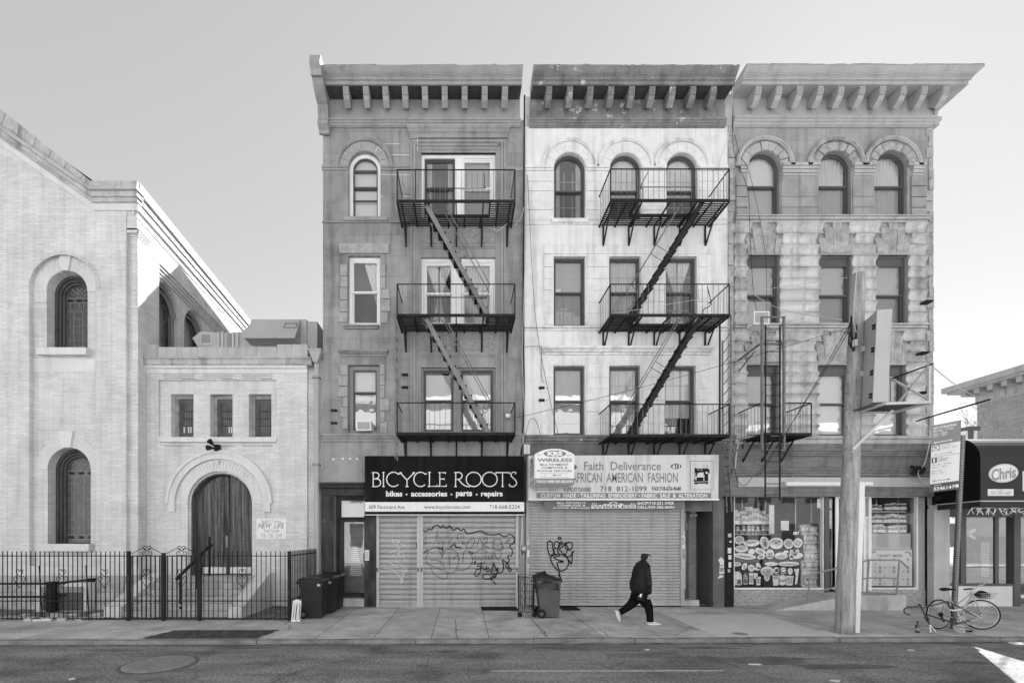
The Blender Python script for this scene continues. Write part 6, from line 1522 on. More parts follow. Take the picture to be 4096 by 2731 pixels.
def package(name, kind, label, group, cat):
    t_ = thing(name, label, cat, (0, 0, 0), group)
    if kind == 'box':
        G().box(-.05, .05, -.05, .05, 0, .17).build('carton', GM[0], t_); G().box(-.04, .04, -.053, -.05, .05, .12).build('label', GM[1], t_)
    elif kind == 'jar':
        G().lathe((0, 0, 0), [(.045, 0), (.05, .02), (.05, .13), (.04, .145), (.04, .15)], 10).build('jar_body', GM[2], t_); G().lathe((0, 0, 0), [(.042, .15), (.042, .175)], 10).build('lid', GM[0], t_); G().lathe((0, 0, 0), [(.0515, .04), (.0515, .10)], 10).build('label', GM[0], t_)
    elif kind == 'can':
        G().lathe((0, 0, 0), [(.045, 0), (.045, .15), (.04, .155)], 10).build('can_body', GM[3], t_); G().lathe((0, 0, 0), [(.0455, .05), (.0455, .09)], 10).build('label', GM[2], t_)
    else:
        pts = [(-.07, 0), (.07, 0), (.075, .05), (.06, .12), (.075, .19), (.06, .2), (-.06, .2), (-.075, .19), (-.06, .12), (-.075, .05)]
        G().slab(pts, -.03, .03).build('bag_body', GM[1], t_); G().box(-.04, .04, -.034, -.03, .06, .15).build('label', GM[0], t_)
    return t_
rnd = random.Random(33)
def stock(proto, u0, u1, v, y, n, sc=(.9, 1.25), first=[None]):
    for i in range(n):
        o = proto if proto not in used else copy_tree(proto); used.add(proto)
        k = rnd.uniform(*sc); o.location = (s_(u0+(u1-u0)*(i+.5)/n)+rnd.uniform(-.01, .01), y+rnd.uniform(0, .06), r_(v)+.022); o.scale = (k, k, k*rnd.uniform(.95, 1.15)); o.rotation_euler.z = rnd.uniform(-.15, .15)
used = set()
shelf('white grocery shelves behind the right shop window above the beer poster', 1800, 2315, (438, 562, 688), yS+.2, (2048,))
shelf('white grocery shelves high in the left shop window over the food posters', 170, 735, (587, 665, 715), yS+.45, (440,))
shelf('narrow rack of snack bags beside the dark post of the left shop window', 1030, 1225, (706, 812, 925, 1035, 1135, 1240, 1345), yS+.15)
jar = package('glass_jar', 'jar', 'dark jar with a pale lid on the top shelf of the right shop window', 'jars on the top shelf', 'jar')
stock(jar, 1810, 2040, 438, yS+.22, 7); stock(jar, 2060, 2310, 438, yS+.22, 6, (1.3, 1.6))
jar2 = package('food_tin', 'can', 'pale tin with a dark band on the middle shelf of the right shop window', 'tins on the middle shelf', 'tin')
stock(jar2, 1800, 2310, 562, yS+.22, 11, (1.1, 1.5))
bx = package('food_carton', 'box', 'pale carton on the bottom shelf of the right shop window', 'cartons on the bottom shelf', 'carton')
stock(bx, 1800, 2310, 688, yS+.22, 11, (1.0, 1.4))
bx2 = package('food_carton', 'box', 'pale carton on the upper shelves behind the left shop window', 'cartons in the left window', 'carton')
stock(bx2, 175, 735, 587, yS+.47, 12, (1.0, 2.0)); stock(bx2, 175, 735, 665, yS+.47, 9, (.6, .8)); stock(bx2, 200, 735, 540, yS+.75, 6, (1.6, 2.4))
tn2 = package('food_tin', 'can', 'small dark banded tin on the shelves behind the left shop window', 'tins in the left window', 'tin')
stock(tn2, 300, 735, 587, yS+.46, 10, (.8, 1.1)); stock(tn2, 175, 735, 715, yS+.46, 14, (.6, .8))
bg_ = package('snack_bag', 'bag', 'shiny snack bag on the narrow rack in the left shop window', 'snack bags on the rack', 'snack bag')
for v in (706, 812, 925, 1035, 1135, 1240, 1345): stock(bg_, 1035, 1225, v, yS+.2, 4, (1.0, 1.35))
for (u0, u1, v0, v1, lab) in ((1182, 1232, 278, 392, 'blank pale sheet taped high behind the left shop window'), (1290, 1362, 285, 395, 'upper blank sheet taped in the narrow pane by the dark post'), (1288, 1362, 415, 522, 'middle sheet taped in the narrow pane by the dark post'), (1288, 1362, 530, 640, 'lower sheet taped in the narrow pane by the dark post'), (745, 840, 545, 660, 'pale sheet hanging in the middle of the left shop window'), (1405, 1440, 818, 905, 'printed sheet on the shop door beside the utility pole')):
    tag(G().box(s_(u0), s_(u1), yS+.05, yS+.055, r_(v1), r_(v0)).build('paper_sheet', M['offwhite'], origin=(s_((u0+u1)/2), yS+.05, r_(v1))), lab, 'paper')
tag(G().box(s_(1795), s_(2310), yS+.06, yS+.1, r_(893), r_(695)).build('cardboard_sheet', M.setdefault('card', mat('cardboard', .38, var=.06)), origin=(s_(2050), yS+.06, r_(893))), 'flattened cardboard leaning in the right shop window above the beer poster', 'cardboard')
# food posters
PB = M.setdefault('posterblack', mat('poster_black', .015, rough=.35, var=.1)); F1 = mat('food_print_light', .62, rough=.4, var=.45, sc=14, fine=.2, fsc=40); F2 = mat('food_print_mid', .34, rough=.4, var=.6, sc=16, fine=.3, fsc=45); F3 = mat('food_print_dark', .10, rough=.4, var=.6, sc=14, fine=.3)
yp = yS+.02
def Lx(a, b): return (s_(a), r_(b))
def poster(label, u0, u1, v0, v1):
    h = thing('food_poster', label, 'poster', (s_((u0+u1)/2), yp, r_(v1)), 'food posters in the grocery window')
    G().box(s_(u0), s_(u1), yp, yp+.01, r_(v1), r_(v0)).build('sheet', PB, h); return h
KS = yS/1862/3
def blob(par, items, m, dy, name):
    g = G()
    for it in items:
        if len(it) == 5: cx, cy, rx, ry, rot = it; g.flat(ell(*Lx(cx, cy), rx*KS, ry*KS, 20, rot), [], yp-dy)
        else: g.flat([Lx(*q) for q in it[0]], [], yp-dy)
    g.build(name, m, par)
h = poster('upper black poster with tacos, bowls and sandwiches in the left shop window', 168, 1008, 718, 1020)
blob(h, [(235, 777, 62, 50, 0), (385, 812, 100, 40, .05), (540, 808, 55, 78, .3), (680, 815, 88, 68, 0), (828, 820, 58, 60, .6), (940, 812, 55, 58, -.7), (262, 880, 80, 42, 0), (383, 915, 40, 34, 0), (488, 910, 66, 38, -.3), (302, 970, 135, 34, -.12), (500, 978, 50, 28, .3), (605, 945, 50, 60, 0), (738, 965, 78, 42, 0), (797, 918, 30, 18, 0), (915, 960, 85, 40, 0), (862, 915, 22, 24, 0), (935, 910, 22, 24, 0), (905, 945, 24, 24, 0), (862, 985, 24, 28, 0)], F1, .002, 'food_picture')
blob(h, [(235, 772, 44, 34, 0), (385, 800, 70, 22, .05), (545, 808, 34, 60, .3), (680, 800, 64, 40, 0), (828, 820, 40, 42, .6), (940, 812, 38, 40, -.7), (262, 874, 60, 26, 0), (488, 916, 44, 16, -.3), (302, 974, 110, 14, -.12), (500, 978, 26, 14, .3), (605, 962, 36, 36, 0), (738, 978, 60, 20, 0), (862, 905, 12, 10, 0), (935, 900, 12, 10, 0), (905, 935, 14, 10, 0)], F2, .004, 'filling_picture')
blob(h, [(300, 976, 80, 5, -.12), (545, 825, 16, 34, .3), (680, 806, 22, 14, .4), (650, 792, 12, 9, 0), (716, 796, 14, 10, 0), (380, 808, 46, 5, .05), (605, 930, 28, 5, 0), (605, 950, 34, 5, 0), (605, 972, 38, 5, 0)], F3, .006, 'shadow_picture')
h = poster('lower black poster with milk, drinks and burgers in the left shop window', 168, 970, 1030, 1330)
blob(h, [(210, 1065, 48, 26, 0), (298, 1092, 30, 44, -.5), (382, 1112, 42, 42, 0), (465, 1085, 28, 42, .5), (455, 1120, 34, 22, 0), (570, 1150, 80, 60, 0), (620, 1062, 80, 24, 0), (830, 1062, 130, 28, 0), (680, 1140, 36, 40, 0), (848, 1150, 30, 40, 0), ([(165, 1180), (185, 1155), (235, 1155), (265, 1190), (270, 1300), (255, 1318), (170, 1315), (163, 1290)],), ([(352, 1168), (405, 1168), (405, 1310), (355, 1305)],), ([(410, 1172), (455, 1172), (455, 1240), (410, 1240)],), ([(435, 1215), (495, 1215), (488, 1318), (440, 1318)],), (568, 1215, 34, 55, 0), ([(635, 1190), (715, 1190), (705, 1322), (642, 1322)],), (755, 1225, 40, 34, 0), (755, 1295, 44, 26, 0), ([(795, 1205), (888, 1205), (876, 1320), (805, 1320)],), ([(893, 1120), (955, 1120), (945, 1200), (930, 1300), (905, 1310), (915, 1200)],)], F1, .002, 'food_picture')
blob(h, [(210, 1062, 36, 12, 0), (570, 1160, 60, 40, 0), (830, 1066, 110, 12, 0), (755, 1265, 46, 16, 0), ([(355, 1200), (402, 1200), (402, 1285), (357, 1285)],), ([(440, 1245), (490, 1245), (486, 1295), (442, 1295)],), ([(803, 1225), (880, 1225), (872, 1300), (810, 1300)],), ([(645, 1215), (706, 1215), (704, 1250), (647, 1250)],), (298, 1100, 14, 26, -.5), (382, 1112, 26, 14, 0), (568, 1225, 18, 26, 0), ([(285, 1200), (308, 1165), (335, 1200), (338, 1310), (285, 1310)],)], F2, .004, 'filling_picture')
blob(h, [([(724, 1095), (804, 1095), (802, 1190), (726, 1190)],), ([(210, 1250), (258, 1250), (254, 1310), (210, 1305)],), (675, 1200, 32, 7, 0), ([(288, 1215), (334, 1215), (334, 1290), (288, 1290)],)], F3, .005, 'label_picture')
g = G(); g.flat(ell(*Lx(763, 1132), 30*KS, 26*KS), [], yp-.007); text(g, 'pepsi', s_(735), s_(795), r_(1182), r_(1163), yp-.007); text(g, 'Hug', s_(288), s_(335), r_(1250), r_(1222), yp-.007); g.build('drink_mark', M['white'], h)
g = G(); g.ribbon([Lx(738, 1138), Lx(760, 1128), Lx(790, 1126)], 9*KS, yp-.009); g.flat(ell(*Lx(684, 1140), 22*KS, 22*KS), [], yp-.008); g.build('drink_mark_band', M['dkgrey'], h)
h = thing('payment_sign', 'small black card sign with white capital letters above the food posters', 'sign', (s_(920), yp, r_(715)))
G().box(s_(880), s_(972), yp, yp+.008, r_(716), r_(668)).build('card', PB, h); g = G(); text(g, 'EBT', s_(886), s_(958), r_(712), r_(676), yp-.002, bold=.05); g.build('lettering', M['white'], h)
# craft beer poster
h = thing('beer_poster', 'pale poster of craft beers with rows of tiny drink pictures in the right shop window', 'poster', (s_(2050), yp, r_(1330)))
G().box(s_(1792), s_(2312), yp, yp+.008, r_(1328), r_(897)).build('sheet', M.setdefault('beerpaper', mat('poster_paper', .50, var=.04)), h)
g = G(); text(g, 'CRAFT BEER', s_(1892), s_(2198), r_(980), r_(948), yp-.002, bold=.03); g.build('headline', M['dkgrey'], h)
g = G(); text(g, 'SOLD HERE', s_(1965), s_(2135), r_(1012), r_(994), yp-.002); g.ribbon([Lx(a, b) for a, b in ((1803, 1316), (2302, 1316))], .006, yp-.002); g.build('subline', M['ltgrey'], h)
g = G(); rnd = random.Random(8)
for cu, dr_ in ((1812, 1), (2292, -1)):
    for a, b, rot in ((0, 955, 1.3), (22, 925, .4), (48, 922, -.2), (6, 935, .8)): g.flat(ell(*Lx(cu+dr_*a, b), 22*KS, 11*KS, 12, rot*dr_), [], yp-.002)
g.build('leaf_emblem', M['midgrey'], h)
g = G(); g2 = G()
for j in range(7):
    for i in range(9):
        u = 1815+i*56; v = 1012+j*48
        if i in (2, 5, 8): (g if (i+j) % 3 else g2).flat(rect(s_(u-15), s_(u+15), r_(v+19), r_(v-19)), [], yp-.002)
        elif i in (0, 3, 6): (g2 if j % 2 else g).flat(rect(s_(u-6), s_(u+6), r_(v+19), r_(v-16)), [], yp-.002)
        else: (g if (i*j) % 2 else g2).flat(ell(*Lx(u, v), 15*KS, (14 if (i+j) % 2 else 8)*KS, 10), [], yp-.0021)
g.build('drink_picture', M['midgrey'], h); g2.build('drink_picture', M['ltgrey'], h)
# hanging sale tag & mirrored one way board inside
tag(G().box(s_(668), s_(730), yS+.3, yS+.31, r_(700), r_(350)).build('hanging_banner', M['offwhite'], origin=(s_(700), yS+.3, r_(700))), 'tall narrow white tag hanging inside the left shop window', 'hanging sign')
# ramp, landing and tubular rails
h = thing('entrance_ramp', 'concrete ramp and landing rising to the grocery door', 'ramp', (X(3250, 13.6), 13.6, 0))
zl = r_(1385)-.02; ya = 13.35
g = G(); xa_, xb_, xc_ = X(3100, ya), X(3405, ya), X(3625, ya)
g.add([(xa_, ya, 0), (xb_, ya, 0), (xb_, yS-.06, 0), (xa_, yS-.06, 0), (xb_, ya, zl), (xb_, yS-.06, zl)], [(0, 1, 4), (3, 2, 5), (0, 4, 5, 3), (1, 2, 5, 4)]); g.build('ramp_slope', M['concrete'], h)
G().box(xb_, xc_, ya, yS-.06, 0, zl-.003).build('landing', M['concrete'], h)
h = thing('ramp_handrail', 'grey tubular handrail along the grocery ramp with a looped end', 'handrail', (X(3240, 13.4), 13.4, 0))
yh = 13.42; tx = lambda a, b: P(2880+a/3, 1900+b/3, yh)
G().tube(catmull([tx(1078, 1312), tx(1030, 1310), tx(1003, 1270), tx(1012, 1222), tx(1078, 1192)], 5)+[Vector(tx(1240, 1150)), Vector(tx(1425, 1112)), Vector(tx(1690, 1040)), Vector(tx(1790, 1015)), Vector(tx(2160, 1018)), Vector(tx(2245, 1100))], .024, 8).build('top_rail', M['midgrey'], h)
G().tube([tx(1080, 1420), tx(1420, 1330), tx(1680, 1255), tx(1770, 1230), tx(2135, 1235)], .02, 8).build('lower_rail', M['midgrey'], h)
for a, b, c in ((1078, 1195, 1050), (1788, 1015, 1752), (2155, 1018, 2105)):
    p = Vector(tx(a, b)); q = Vector(tx(c, 1568)); q2 = p+(q-p)*((p.z)/(p.z-q.z)); G().tube([p, q2], .022, 8).build('post', M['midgrey'], h)
# fire escape with the tall ladder on the limestone house
fe = thing('fire_escape', 'single balcony fire escape with a tall grey ladder on the limestone house', 'fire escape', (9, 13.5, 4.9), 'fire escapes on the three town houses')
fire_escape(fe, 8.30, 9.68, [(4.95, .86, (8.55, 9.1, 13.3))], [], nb=3, gap=(8.30, 8.93), yf=12.9)
g = G(); yl = 12.85
for u in (3048, 3136): g.bar(P(u, 1266, yl), P(u, 1800, yl), .055)
g.bar(P(3048, 1268, yl), P(3136, 1268, yl), .03); g.bar(P(3042, 1374, yl+.02), P(3136, 1376, yl+.02), .05); g.bar(P(3048, 1800, yl), P(3136, 1800, yl), .04)
g.bar(P(3042, 1374, yl), P(2953, 1441, F), .045); g.bar(P(2953, 1441, F), P(2953, 1487, F), .03); g.bar(P(2953, 1487, F), P(3020, 1404, 13.15), .03)
g.build('ladder_frame', M['ironlt'], fe)
g = G(); yl = 12.8
for u in (3062, 3120): g.bar(P(u, 1302, yl), P(u-1, 2002, yl), .035, .025)
for i in range(16): v = 1318+i*44; g.tube([P(3062, v, yl), P(3120, v, yl)], .011, 5)
for u in (3048, 3136): g.tube([P(u, 1302, 12.85), P(3062 if u < 3100 else 3120, 1302, yl)], .014, 5)
g.build('ladder', M['iron'], fe)
# ================================================================= utility pole with cabinet
yP = 10.33
h = thing('utility_pole', 'tall weathered wooden utility pole leaning slightly before the grocery', 'utility pole', (X(3377, yP), yP, 0))
pb, pt = Vector((X(3377, yP), yP, -.05)), Vector((X(3433, yP), yP, Z(1097, yP)))
n = 24; rnd = random.Random(6)
G().tube([pb+(pt-pb)*(i/n)+Vector((rnd.uniform(-.006, .006), 0, 0)) for i in range(n+1)], [.185-.055*(i/n)+rnd.uniform(-.003, .003) for i in range(n+1)], 18).build('shaft', M['polewood'], h, smooth=True)
def pole(v, du=0): return Vector((X(3377+(3433-3377)*(2529-v)/(2529-1097)+du, yP), yP, Z(v, yP)))
g = G()
for v in (1575, 1640, 1710, 1540, 1490, 1800, 2000, 2160):
    p = pole(v); g.tube([p+Vector((-.16, -.05, 0)), p+Vector((-.27, -.08, 0)), p+Vector((-.27, -.08, .03))], .009, 5)
g.build('step_spike', M['ironlt'], h)
g = G(); g.tube(catmull([pole(1100, -22)+Vector((0, -.1, 0)), pole(1200, -28)+Vector((0, -.12, 0)), pole(1290, -30)+Vector((0, -.12, 0)), pole(1340, -20)+Vector((0, -.14, 0))], 5), .01, 5); g.build('ground_wire', M['cablew'], h)
for v in (1407, 1505): p = pole(v, 16); G().box(p.x-.09, p.x+.09, yP-.18, yP-.12, p.z-.06, p.z+.06).build('bolt_plate', M['ltgrey'], h)
g = G().bar(P(3440, 1934, yP-.02), P(3419, 2527, yP-.02), .12, .12); ug = tag(g.build('cable_guard', M['offwhite'], origin=(X(3419, yP), yP, 0)), 'white cable guard board running up the right side of the utility pole', 'cable guard')
h = PC = thing('pole_cabinet', 'tall grey equipment cabinet with hinges mounted high beside the utility pole', 'cabinet', (8.8, 9.9, Z(1609, 9.7))); SPLIT.add(h)
A, B, C = (8.65, 9.7), (8.93, 9.66), (8.87, 10.3); D = (9.15, 10.26); zb, zt = Z(1609, 9.7), Z(1239, 9.7); sh = .09
g = G(); vs = [(x-sh, y, zb) for x, y in (A, B, D, C)]+[(x, y, zt) for x, y in (A, B, D, C)]
g.add(vs, [(0,1,5,4),(1,2,6,5),(2,3,7,6),(3,0,4,7),(4,5,6,7),(3,2,1,0)]); g.build('casing', M['hvac'], h)
g = G()
for f in (.08, .33, .58, .83):
    z = zb+(zt-zb)*f; x = 8.65-sh*(1-f); g.box(x-.015, x+.01, 9.73, 9.79, z-.05, z-.01); g.box(x-.015, x+.01, 9.73, 9.79, z+.01, z+.05)
g.build('hinge', M['black'], h)
g = G(); g.bar((8.76, 10.25, zt-.35), (8.68, 10.33, zt-.4), .05); g.bar((8.72, 10.2, zb+.05), (8.6, 10.33, zb), .05); g.build('mount', M['ltgrey'], h)
G().box(8.58, 8.9, 9.75, 10.28, zb-.05, zb-.02).build('base_tray', M['dkgrey'], h)
h = thing('service_platform', 'galvanised work platform with cross braced frame bracketed to the utility pole', 'platform', (9.0, 10, 4.85))
zp = 4.86; g = G()
g.bar(P(3425, 1648, 10.25), (9.5, 10.2, zp+.02), .06); g.bar((8.68, 9.55, zp), (9.5, 9.45, zp), .05); g.bar((9.5, 9.45, zp), (9.5, 10.35, zp), .05); g.bar((8.68, 9.55, zp), (8.72, 10.35, zp), .05)
g.bar(P(3410, 1797, 10.2), (9.25, 10.0, zp-.02), .055); g.build('beam', M['ltgrey'], h)
g = G()
for i in range(9): x = 8.75+.08*i; g.bar((x, 9.52, zp+.01), (x, 10.33, zp+.01), .03, .02)
g.build('grating', M['dkgrey'], h)
g = G(); z2 = 5.62
for y in (9.47, 10.3): g.bar((9.5, y, zp), (9.5, y, z2), .04)
g.bar((9.5, 9.47, z2), (9.5, 10.3, zp+.05), .035); g.bar((9.5, 9.47, zp+.05), (9.5, 10.3, z2), .035); g.build('brace_frame', M['ltgrey'], h)
G().tube([(9.5, 9.4, z2), (9.5, 10.34, z2)], .016, 6).build('top_rod', M['iron'], h)
# wires
def wire(label, pts, r=.009, m=None, sag=0, n=14):
    p = [Vector(q) for q in pts]
    if len(p) == 2:
        a, b = p; p = [a+(b-a)*(i/n)-Vector((0, 0, sag*4*(i/n)*(1-i/n))) for i in range(n+1)]
    else: p = catmull(p, 5)
    o = G().tube(p, r, 5).build('cable', m or M['cable'], origin=p[0]); return tag(o, label, 'cable')
W0 = pole(1312, -25)+Vector((0, -.1, 0))
wire('single black service cable from the utility pole across the white house to the brownstone', [W0, P(2052, 1672, F-.1)], .006, sag=.1)
wire('upper of two black guy cables running down from the pole to the limestone house front', [pole(1275, -15), P(3040, 1900, 13.9)], .007, sag=.05)
wire('lower of two black guy cables running down from the pole to the limestone house front', [pole(1300, -15), P(3025, 1905, 13.9)], .007, sag=.08)
wire('pale thin cable sagging from the left edge of the limestone house to the pole', [P(2908, 1000, 13.9), P(2990, 1150, 13.6), P(3120, 1235, 12.6), P(3370, 1280, 10.4)], .008, M['cablew'])
wire('pale thin cable from the pole up across the white house at middle window height', [P(2480, 1250, 12.85), P(2900, 1180, 12.5), P(3390, 1110, 10.4)], .006, M['cablew'])
wire('thick black cable bundle winding down the right side of the pole below the cabinet', [pole(1318, 0)+Vector((.1, -.16, 0)), pole(1400, 20)+Vector((0, -.16, 0)), pole(1480, 26)+Vector((0, -.14, 0)), P(3470, 1560, 10.1), P(3490, 1605, 9.95)], .022)
wire('black riser cable running down the right side of the pole to the cable guard', [pole(1480, 24)+Vector((0, -.1, 0)), pole(1600, 30), pole(1700, 30), pole(1800, 32), pole(1934, 32)], .03)
h = thing('cable_coil', 'tangle of black and pale service wires tied to the left side of the utility pole', 'cable coil', pole(1350, -30))
g = G(); rnd = random.Random(14)
for i in range(7):
    p = pole(1265+i*8, -24); g.tube(catmull([p, p+Vector((-.08, -.12, -.12)), p+Vector((-.12+rnd.uniform(-.05, .08), -.12, -.4)), p+Vector((-.02, -.12, -.55)), p+Vector((.02, -.14, -.25))], 5), .012, 5)
g.build('loop', M['cable'], h); G().box(pole(1390, -34).x-.03, pole(1390, -34).x+.03, yP-.25, yP-.18, Z(1400, yP), Z(1375, yP)).build('splice_case', M['ltgrey'], h)
wire('vertical cable bundle in the joint between the brownstone and the white house', [P(2098, 380, 13.6), P(2097, 520, 13.93), P(2095, 900, 13.93), P(2093, 1300, 13.93), P(2096, 1600, 13.93), P(2085, 1820, 13.93)], .024)
wire('pale cable hanging beside the black bundle between the brownstone and the white house', [P(2105, 390, 13.6), P(2103, 560, 13.93), P(2104, 900, 13.93), P(2090, 1400, 13.9), P(2098, 1700, 13.9), P(2072, 1822, 13.9)], .010, M['cablew'])
wire('thin slack wire slanting down the left side of the white house', [P(2110, 700, 13.9), P(2140, 1250, 13.9), P(2190, 1550, 13.92), P(2235, 1745, 13.92)], .007)
wire('thin wire bent round the left end of the white lintel cornice', [P(2102, 1388, 13.9), P(2112, 1385, 13.9), P(2160, 1386, 13.7), P(2166, 1395, 13.7), P(2164, 1490, 13.9), P(2173, 1530, 13.9)], .008)
wire('black wire looping on the white wall left of the lowest windows', [P(2100, 1752, 13.9), P(2115, 1690, 13.9), P(2135, 1673, 13.9), P(2155, 1710, 13.9), P(2166, 1790, 13.9)], .007)
wire('dark cables hanging along the left edge of the limestone house', [P(2925, 330, 13.5), P(2930, 430, 13.9), P(2935, 600, 13.9), P(2990, 760, 13.85), P(3000, 940, 13.85), P(3012, 1150, 13.85), P(3030, 1260, 13.6)], .007)
wire('second dark cable slanting from the limestone cornice down past the left arched window', [P(2930, 500, 13.9), P(2960, 620, 13.9), P(3000, 700, 13.85), P(3060, 1000, 13.85), P(3065, 1250, 13.7)], .006)
wire('pale cable hanging over the right end of the white house cornice', [P(2930, 340, 13.5), P(2926, 470, 13.9), P(2910, 560, 13.9), P(2880, 640, 13.9), P(2868, 700, 13.9)], .008, M['cablew'])
wire('dark wires drooping in front of the shop fascia beside the iron ladder', [P(2930, 1830, 13.7), P(2950, 1920, 13.7), P(2980, 1940, 13.7), P(3010, 1905, 13.7)], .008)
wire('pale conduit hooking from the balcony down to the grocery fascia', [P(2985, 1765, 13.7), P(2955, 1775, 13.8), P(2945, 1820, 13.85), P(2940, 1880, 13.85)], .02, M['cablew'])
wire('thin wire from the limestone house to the distant roof on the right', [P(3690, 1428, 13.9), P(3945, 1590, 27)], .02, M['ltgrey'], .3)
wire('heavy black span cable anchored to the limestone house corner and rising to the right', [P(3665, 1684, 13.9), P(3760, 1655, 12.5), P(3960, 1597, 10.8)], .022)
wire('white cable looping down the grocery corner beside the parking sign', [P(3720, 1760, 13.7), P(3700, 1850, 13.7), P(3672, 1890, 13.7), P(3690, 1922, 13.7), P(3715, 1928, 13.7)], .012, M['cablew'])
wire('white loose cable dangling at the right end of the brownstone fire escape', [P(2060, 900, 13.5), P(2085, 870, 13.7), P(2096, 830, 13.9)], .011, M['cablew'])
wire('white wire loop under the top balcony of the brownstone', [P(1978, 905, 13.4), P(1985, 925, 13.4), P(2010, 910, 13.5), P(2030, 895, 13.6)], .010, M['cablew'])
h = thing('cable_tangle', 'dark tangle of wires tucked into the fascia corner of the grocery', 'cable coil', P(3670, 1880, 13.8))
g = G(); rnd = random.Random(15)
for i in range(9): g.tube(catmull([P(3640+rnd.uniform(0, 60), 1860+rnd.uniform(0, 40), 13.72+rnd.uniform(-.05, .05)) for _ in range(5)], 5), .014, 5)
g.build('loop', M['cable'], h)
for v, u in ((1218, 3687), (1420, 3672), (1577, 3668)): tag(G().pbox(u-14, u+14, v-3, v+4, F-.25, F).build('iron_cramp', M['iron'], origin=P(u, v, F)), {1218: 'rusty iron cramp beside the right middle window of the limestone house', 1420: 'rusty iron cramp holding a wire near the limestone house corner', 1577: 'rusty iron cramp beside the lowest right window of the limestone house'}[v], 'iron cramp')
# ================================================================= parking sign
yG = 10.74
h = thing('parking_sign_post', 'steel post with a tall stack of parking regulation plates leaning by the bicycles', 'street sign', (X(3813, yG), yG, 0))
p0, p1 = Vector((X(3813, yG), yG, 0)), Vector((X(3849, yG-.1), yG-.1, Z(1740, yG-.1)))
g = G().bar(p0, p1, .10, .05, up=(0, 1, 0)); g.build('post', M.setdefault('poststeel', mat('post_steel', .10, rough=.5, var=.25, sc=4)), h)
g = G(); d = (p1-p0)
for i in range(90):
    c = p0+d*(i+.5)/90; g.lathe((c.x-.02, c.y-.0275-.02*.0, c.z), [(.011, -.03), (.011, .0)], 6, 'y')
g.build('punched_hole', M['ltgrey'], h)
O = [Vector(P(3718, 1970, 10.93)), Vector(P(3834, 1956, 10.58)), Vector(P(3845, 1685, 10.55)), Vector(P(3729, 1702, 10.93))]
ux = O[1]-O[0]; uz = (O[3]-O[0]); nn = ux.cross(uz).normalized(); 
if nn.y > 0: nn = -nn
def sg(a, b, k=0): return tuple(O[0]+ux*a+uz*b+nn*k)
def splate(name, b0, b1, m, par, a0=.0, a1=1.0, k=.0, th=.012):
    vs = [sg(a, b, kk) for kk in (k+th, k) for a, b in ((a0, b0), (a1, b0), (a1, b1), (a0, b1))]
    return G().add(vs, [(0, 1, 2, 3), (0, 1, 5, 4), (1, 2, 6, 5), (2, 3, 7, 6), (3, 0, 4, 7), (7, 6, 5, 4)]).build(name, m, par)
def stext(g, s, a0, a1, b0, b1, k, bold=.02): text(g, s, a0, a1, b0, b1, 0, bold=bold, xf=lambda v: sg(v[0], v[2], k))
def sarrow(g, b, a0, a1, k, w_=.012):
    for q in ([(a0+.08, b-w_/2), (a1-.08, b-w_/2), (a1-.08, b+w_/2), (a0+.08, b+w_/2)], [(a0, b), (a0+.1, b-.016), (a0+.1, b+.016)], [(a1, b), (a1-.1, b-.016), (a1-.1, b+.016)]): g.add([sg(x, y, k) for x, y in q], [tuple(range(len(q)))])
pr_ = splate('no_standing_plate', .70, 1.0, M['midgrey'], h)
g = G(); k = .016
stext(g, 'NO STANDING', .05, .85, .93, .97, k, .04); stext(g, 'Monday - Friday', .05, .76, .885, .92, k); stext(g, '7am - 10am', .05, .55, .85, .88, k); stext(g, '4pm - 7pm', .05, .52, .815, .845, k); sarrow(g, .735, .06, .75, k); g.build('lettering', M['white'], pr_)
pr_ = splate('street_cleaning_plate', .525, .695, M['white'], h)
g = G(); stext(g, 'Saturday', .32, .68, .655, .68, k); stext(g, '7:30am - 8am', .32, .9, .62, .65, k); sarrow(g, .555, .08, .75, k, .009); g.build('lettering', M['ltgrey'], pr_)
g = G(); g.add([sg(a, b, k-.002) for a, b in ((.03, .61), (.3, .61), (.3, .69), (.03, .69))], [(0, 1, 2, 3)]); g.build('badge', M['midgrey'], pr_)
g = G(); g.add([sg(.165+.115*cos(i*.3925), .65+.036*sin(i*.3925), k) for i in range(16)], [tuple(range(16))]); g.build('badge_disc', M['white'], pr_); g = G(); stext(g, 'P', .12, .2, .63, .672, k+.002, .05); g.add([sg(a, b, k+.002) for a, b in ((.09, .675), (.11, .68), (.245, .63), (.225, .624))], [(0, 1, 2, 3)]); g.build('badge_letter', M['midgrey'], pr_)
pr_ = splate('metered_parking_plate', .125, .52, M['white'], h)
g = G(); stext(g, 'hour', .27, .43, .495, .513, k); stext(g, 'metered', .27, .6, .47, .492, k); stext(g, 'parking', .27, .57, .44, .468, k); stext(g, 'Monday - Friday', .05, .72, .385, .42, k, 0); stext(g, '10am - 4pm', .05, .58, .35, .38, k, 0); stext(g, 'Saturday', .05, .42, .295, .325, k, 0); stext(g, '8am - 7pm', .05, .52, .26, .29, k, 0); sarrow(g, .165, .08, .72, k, .009); g.build('lettering', M['midgrey'], pr_)
g = G(); g.add([sg(a, b, k-.002) for a, b in ((.03, .435), (.22, .435), (.22, .51), (.03, .51))], [(0, 1, 2, 3)]); g.build('hour_badge', M['dkgrey'], pr_); g = G(); stext(g, '1', .09, .15, .445, .5, k+.002, .05); g.build('hour_number', M['white'], pr_)
pr_ = splate('zone_plate', .0, .12, M['dkgrey'], h)
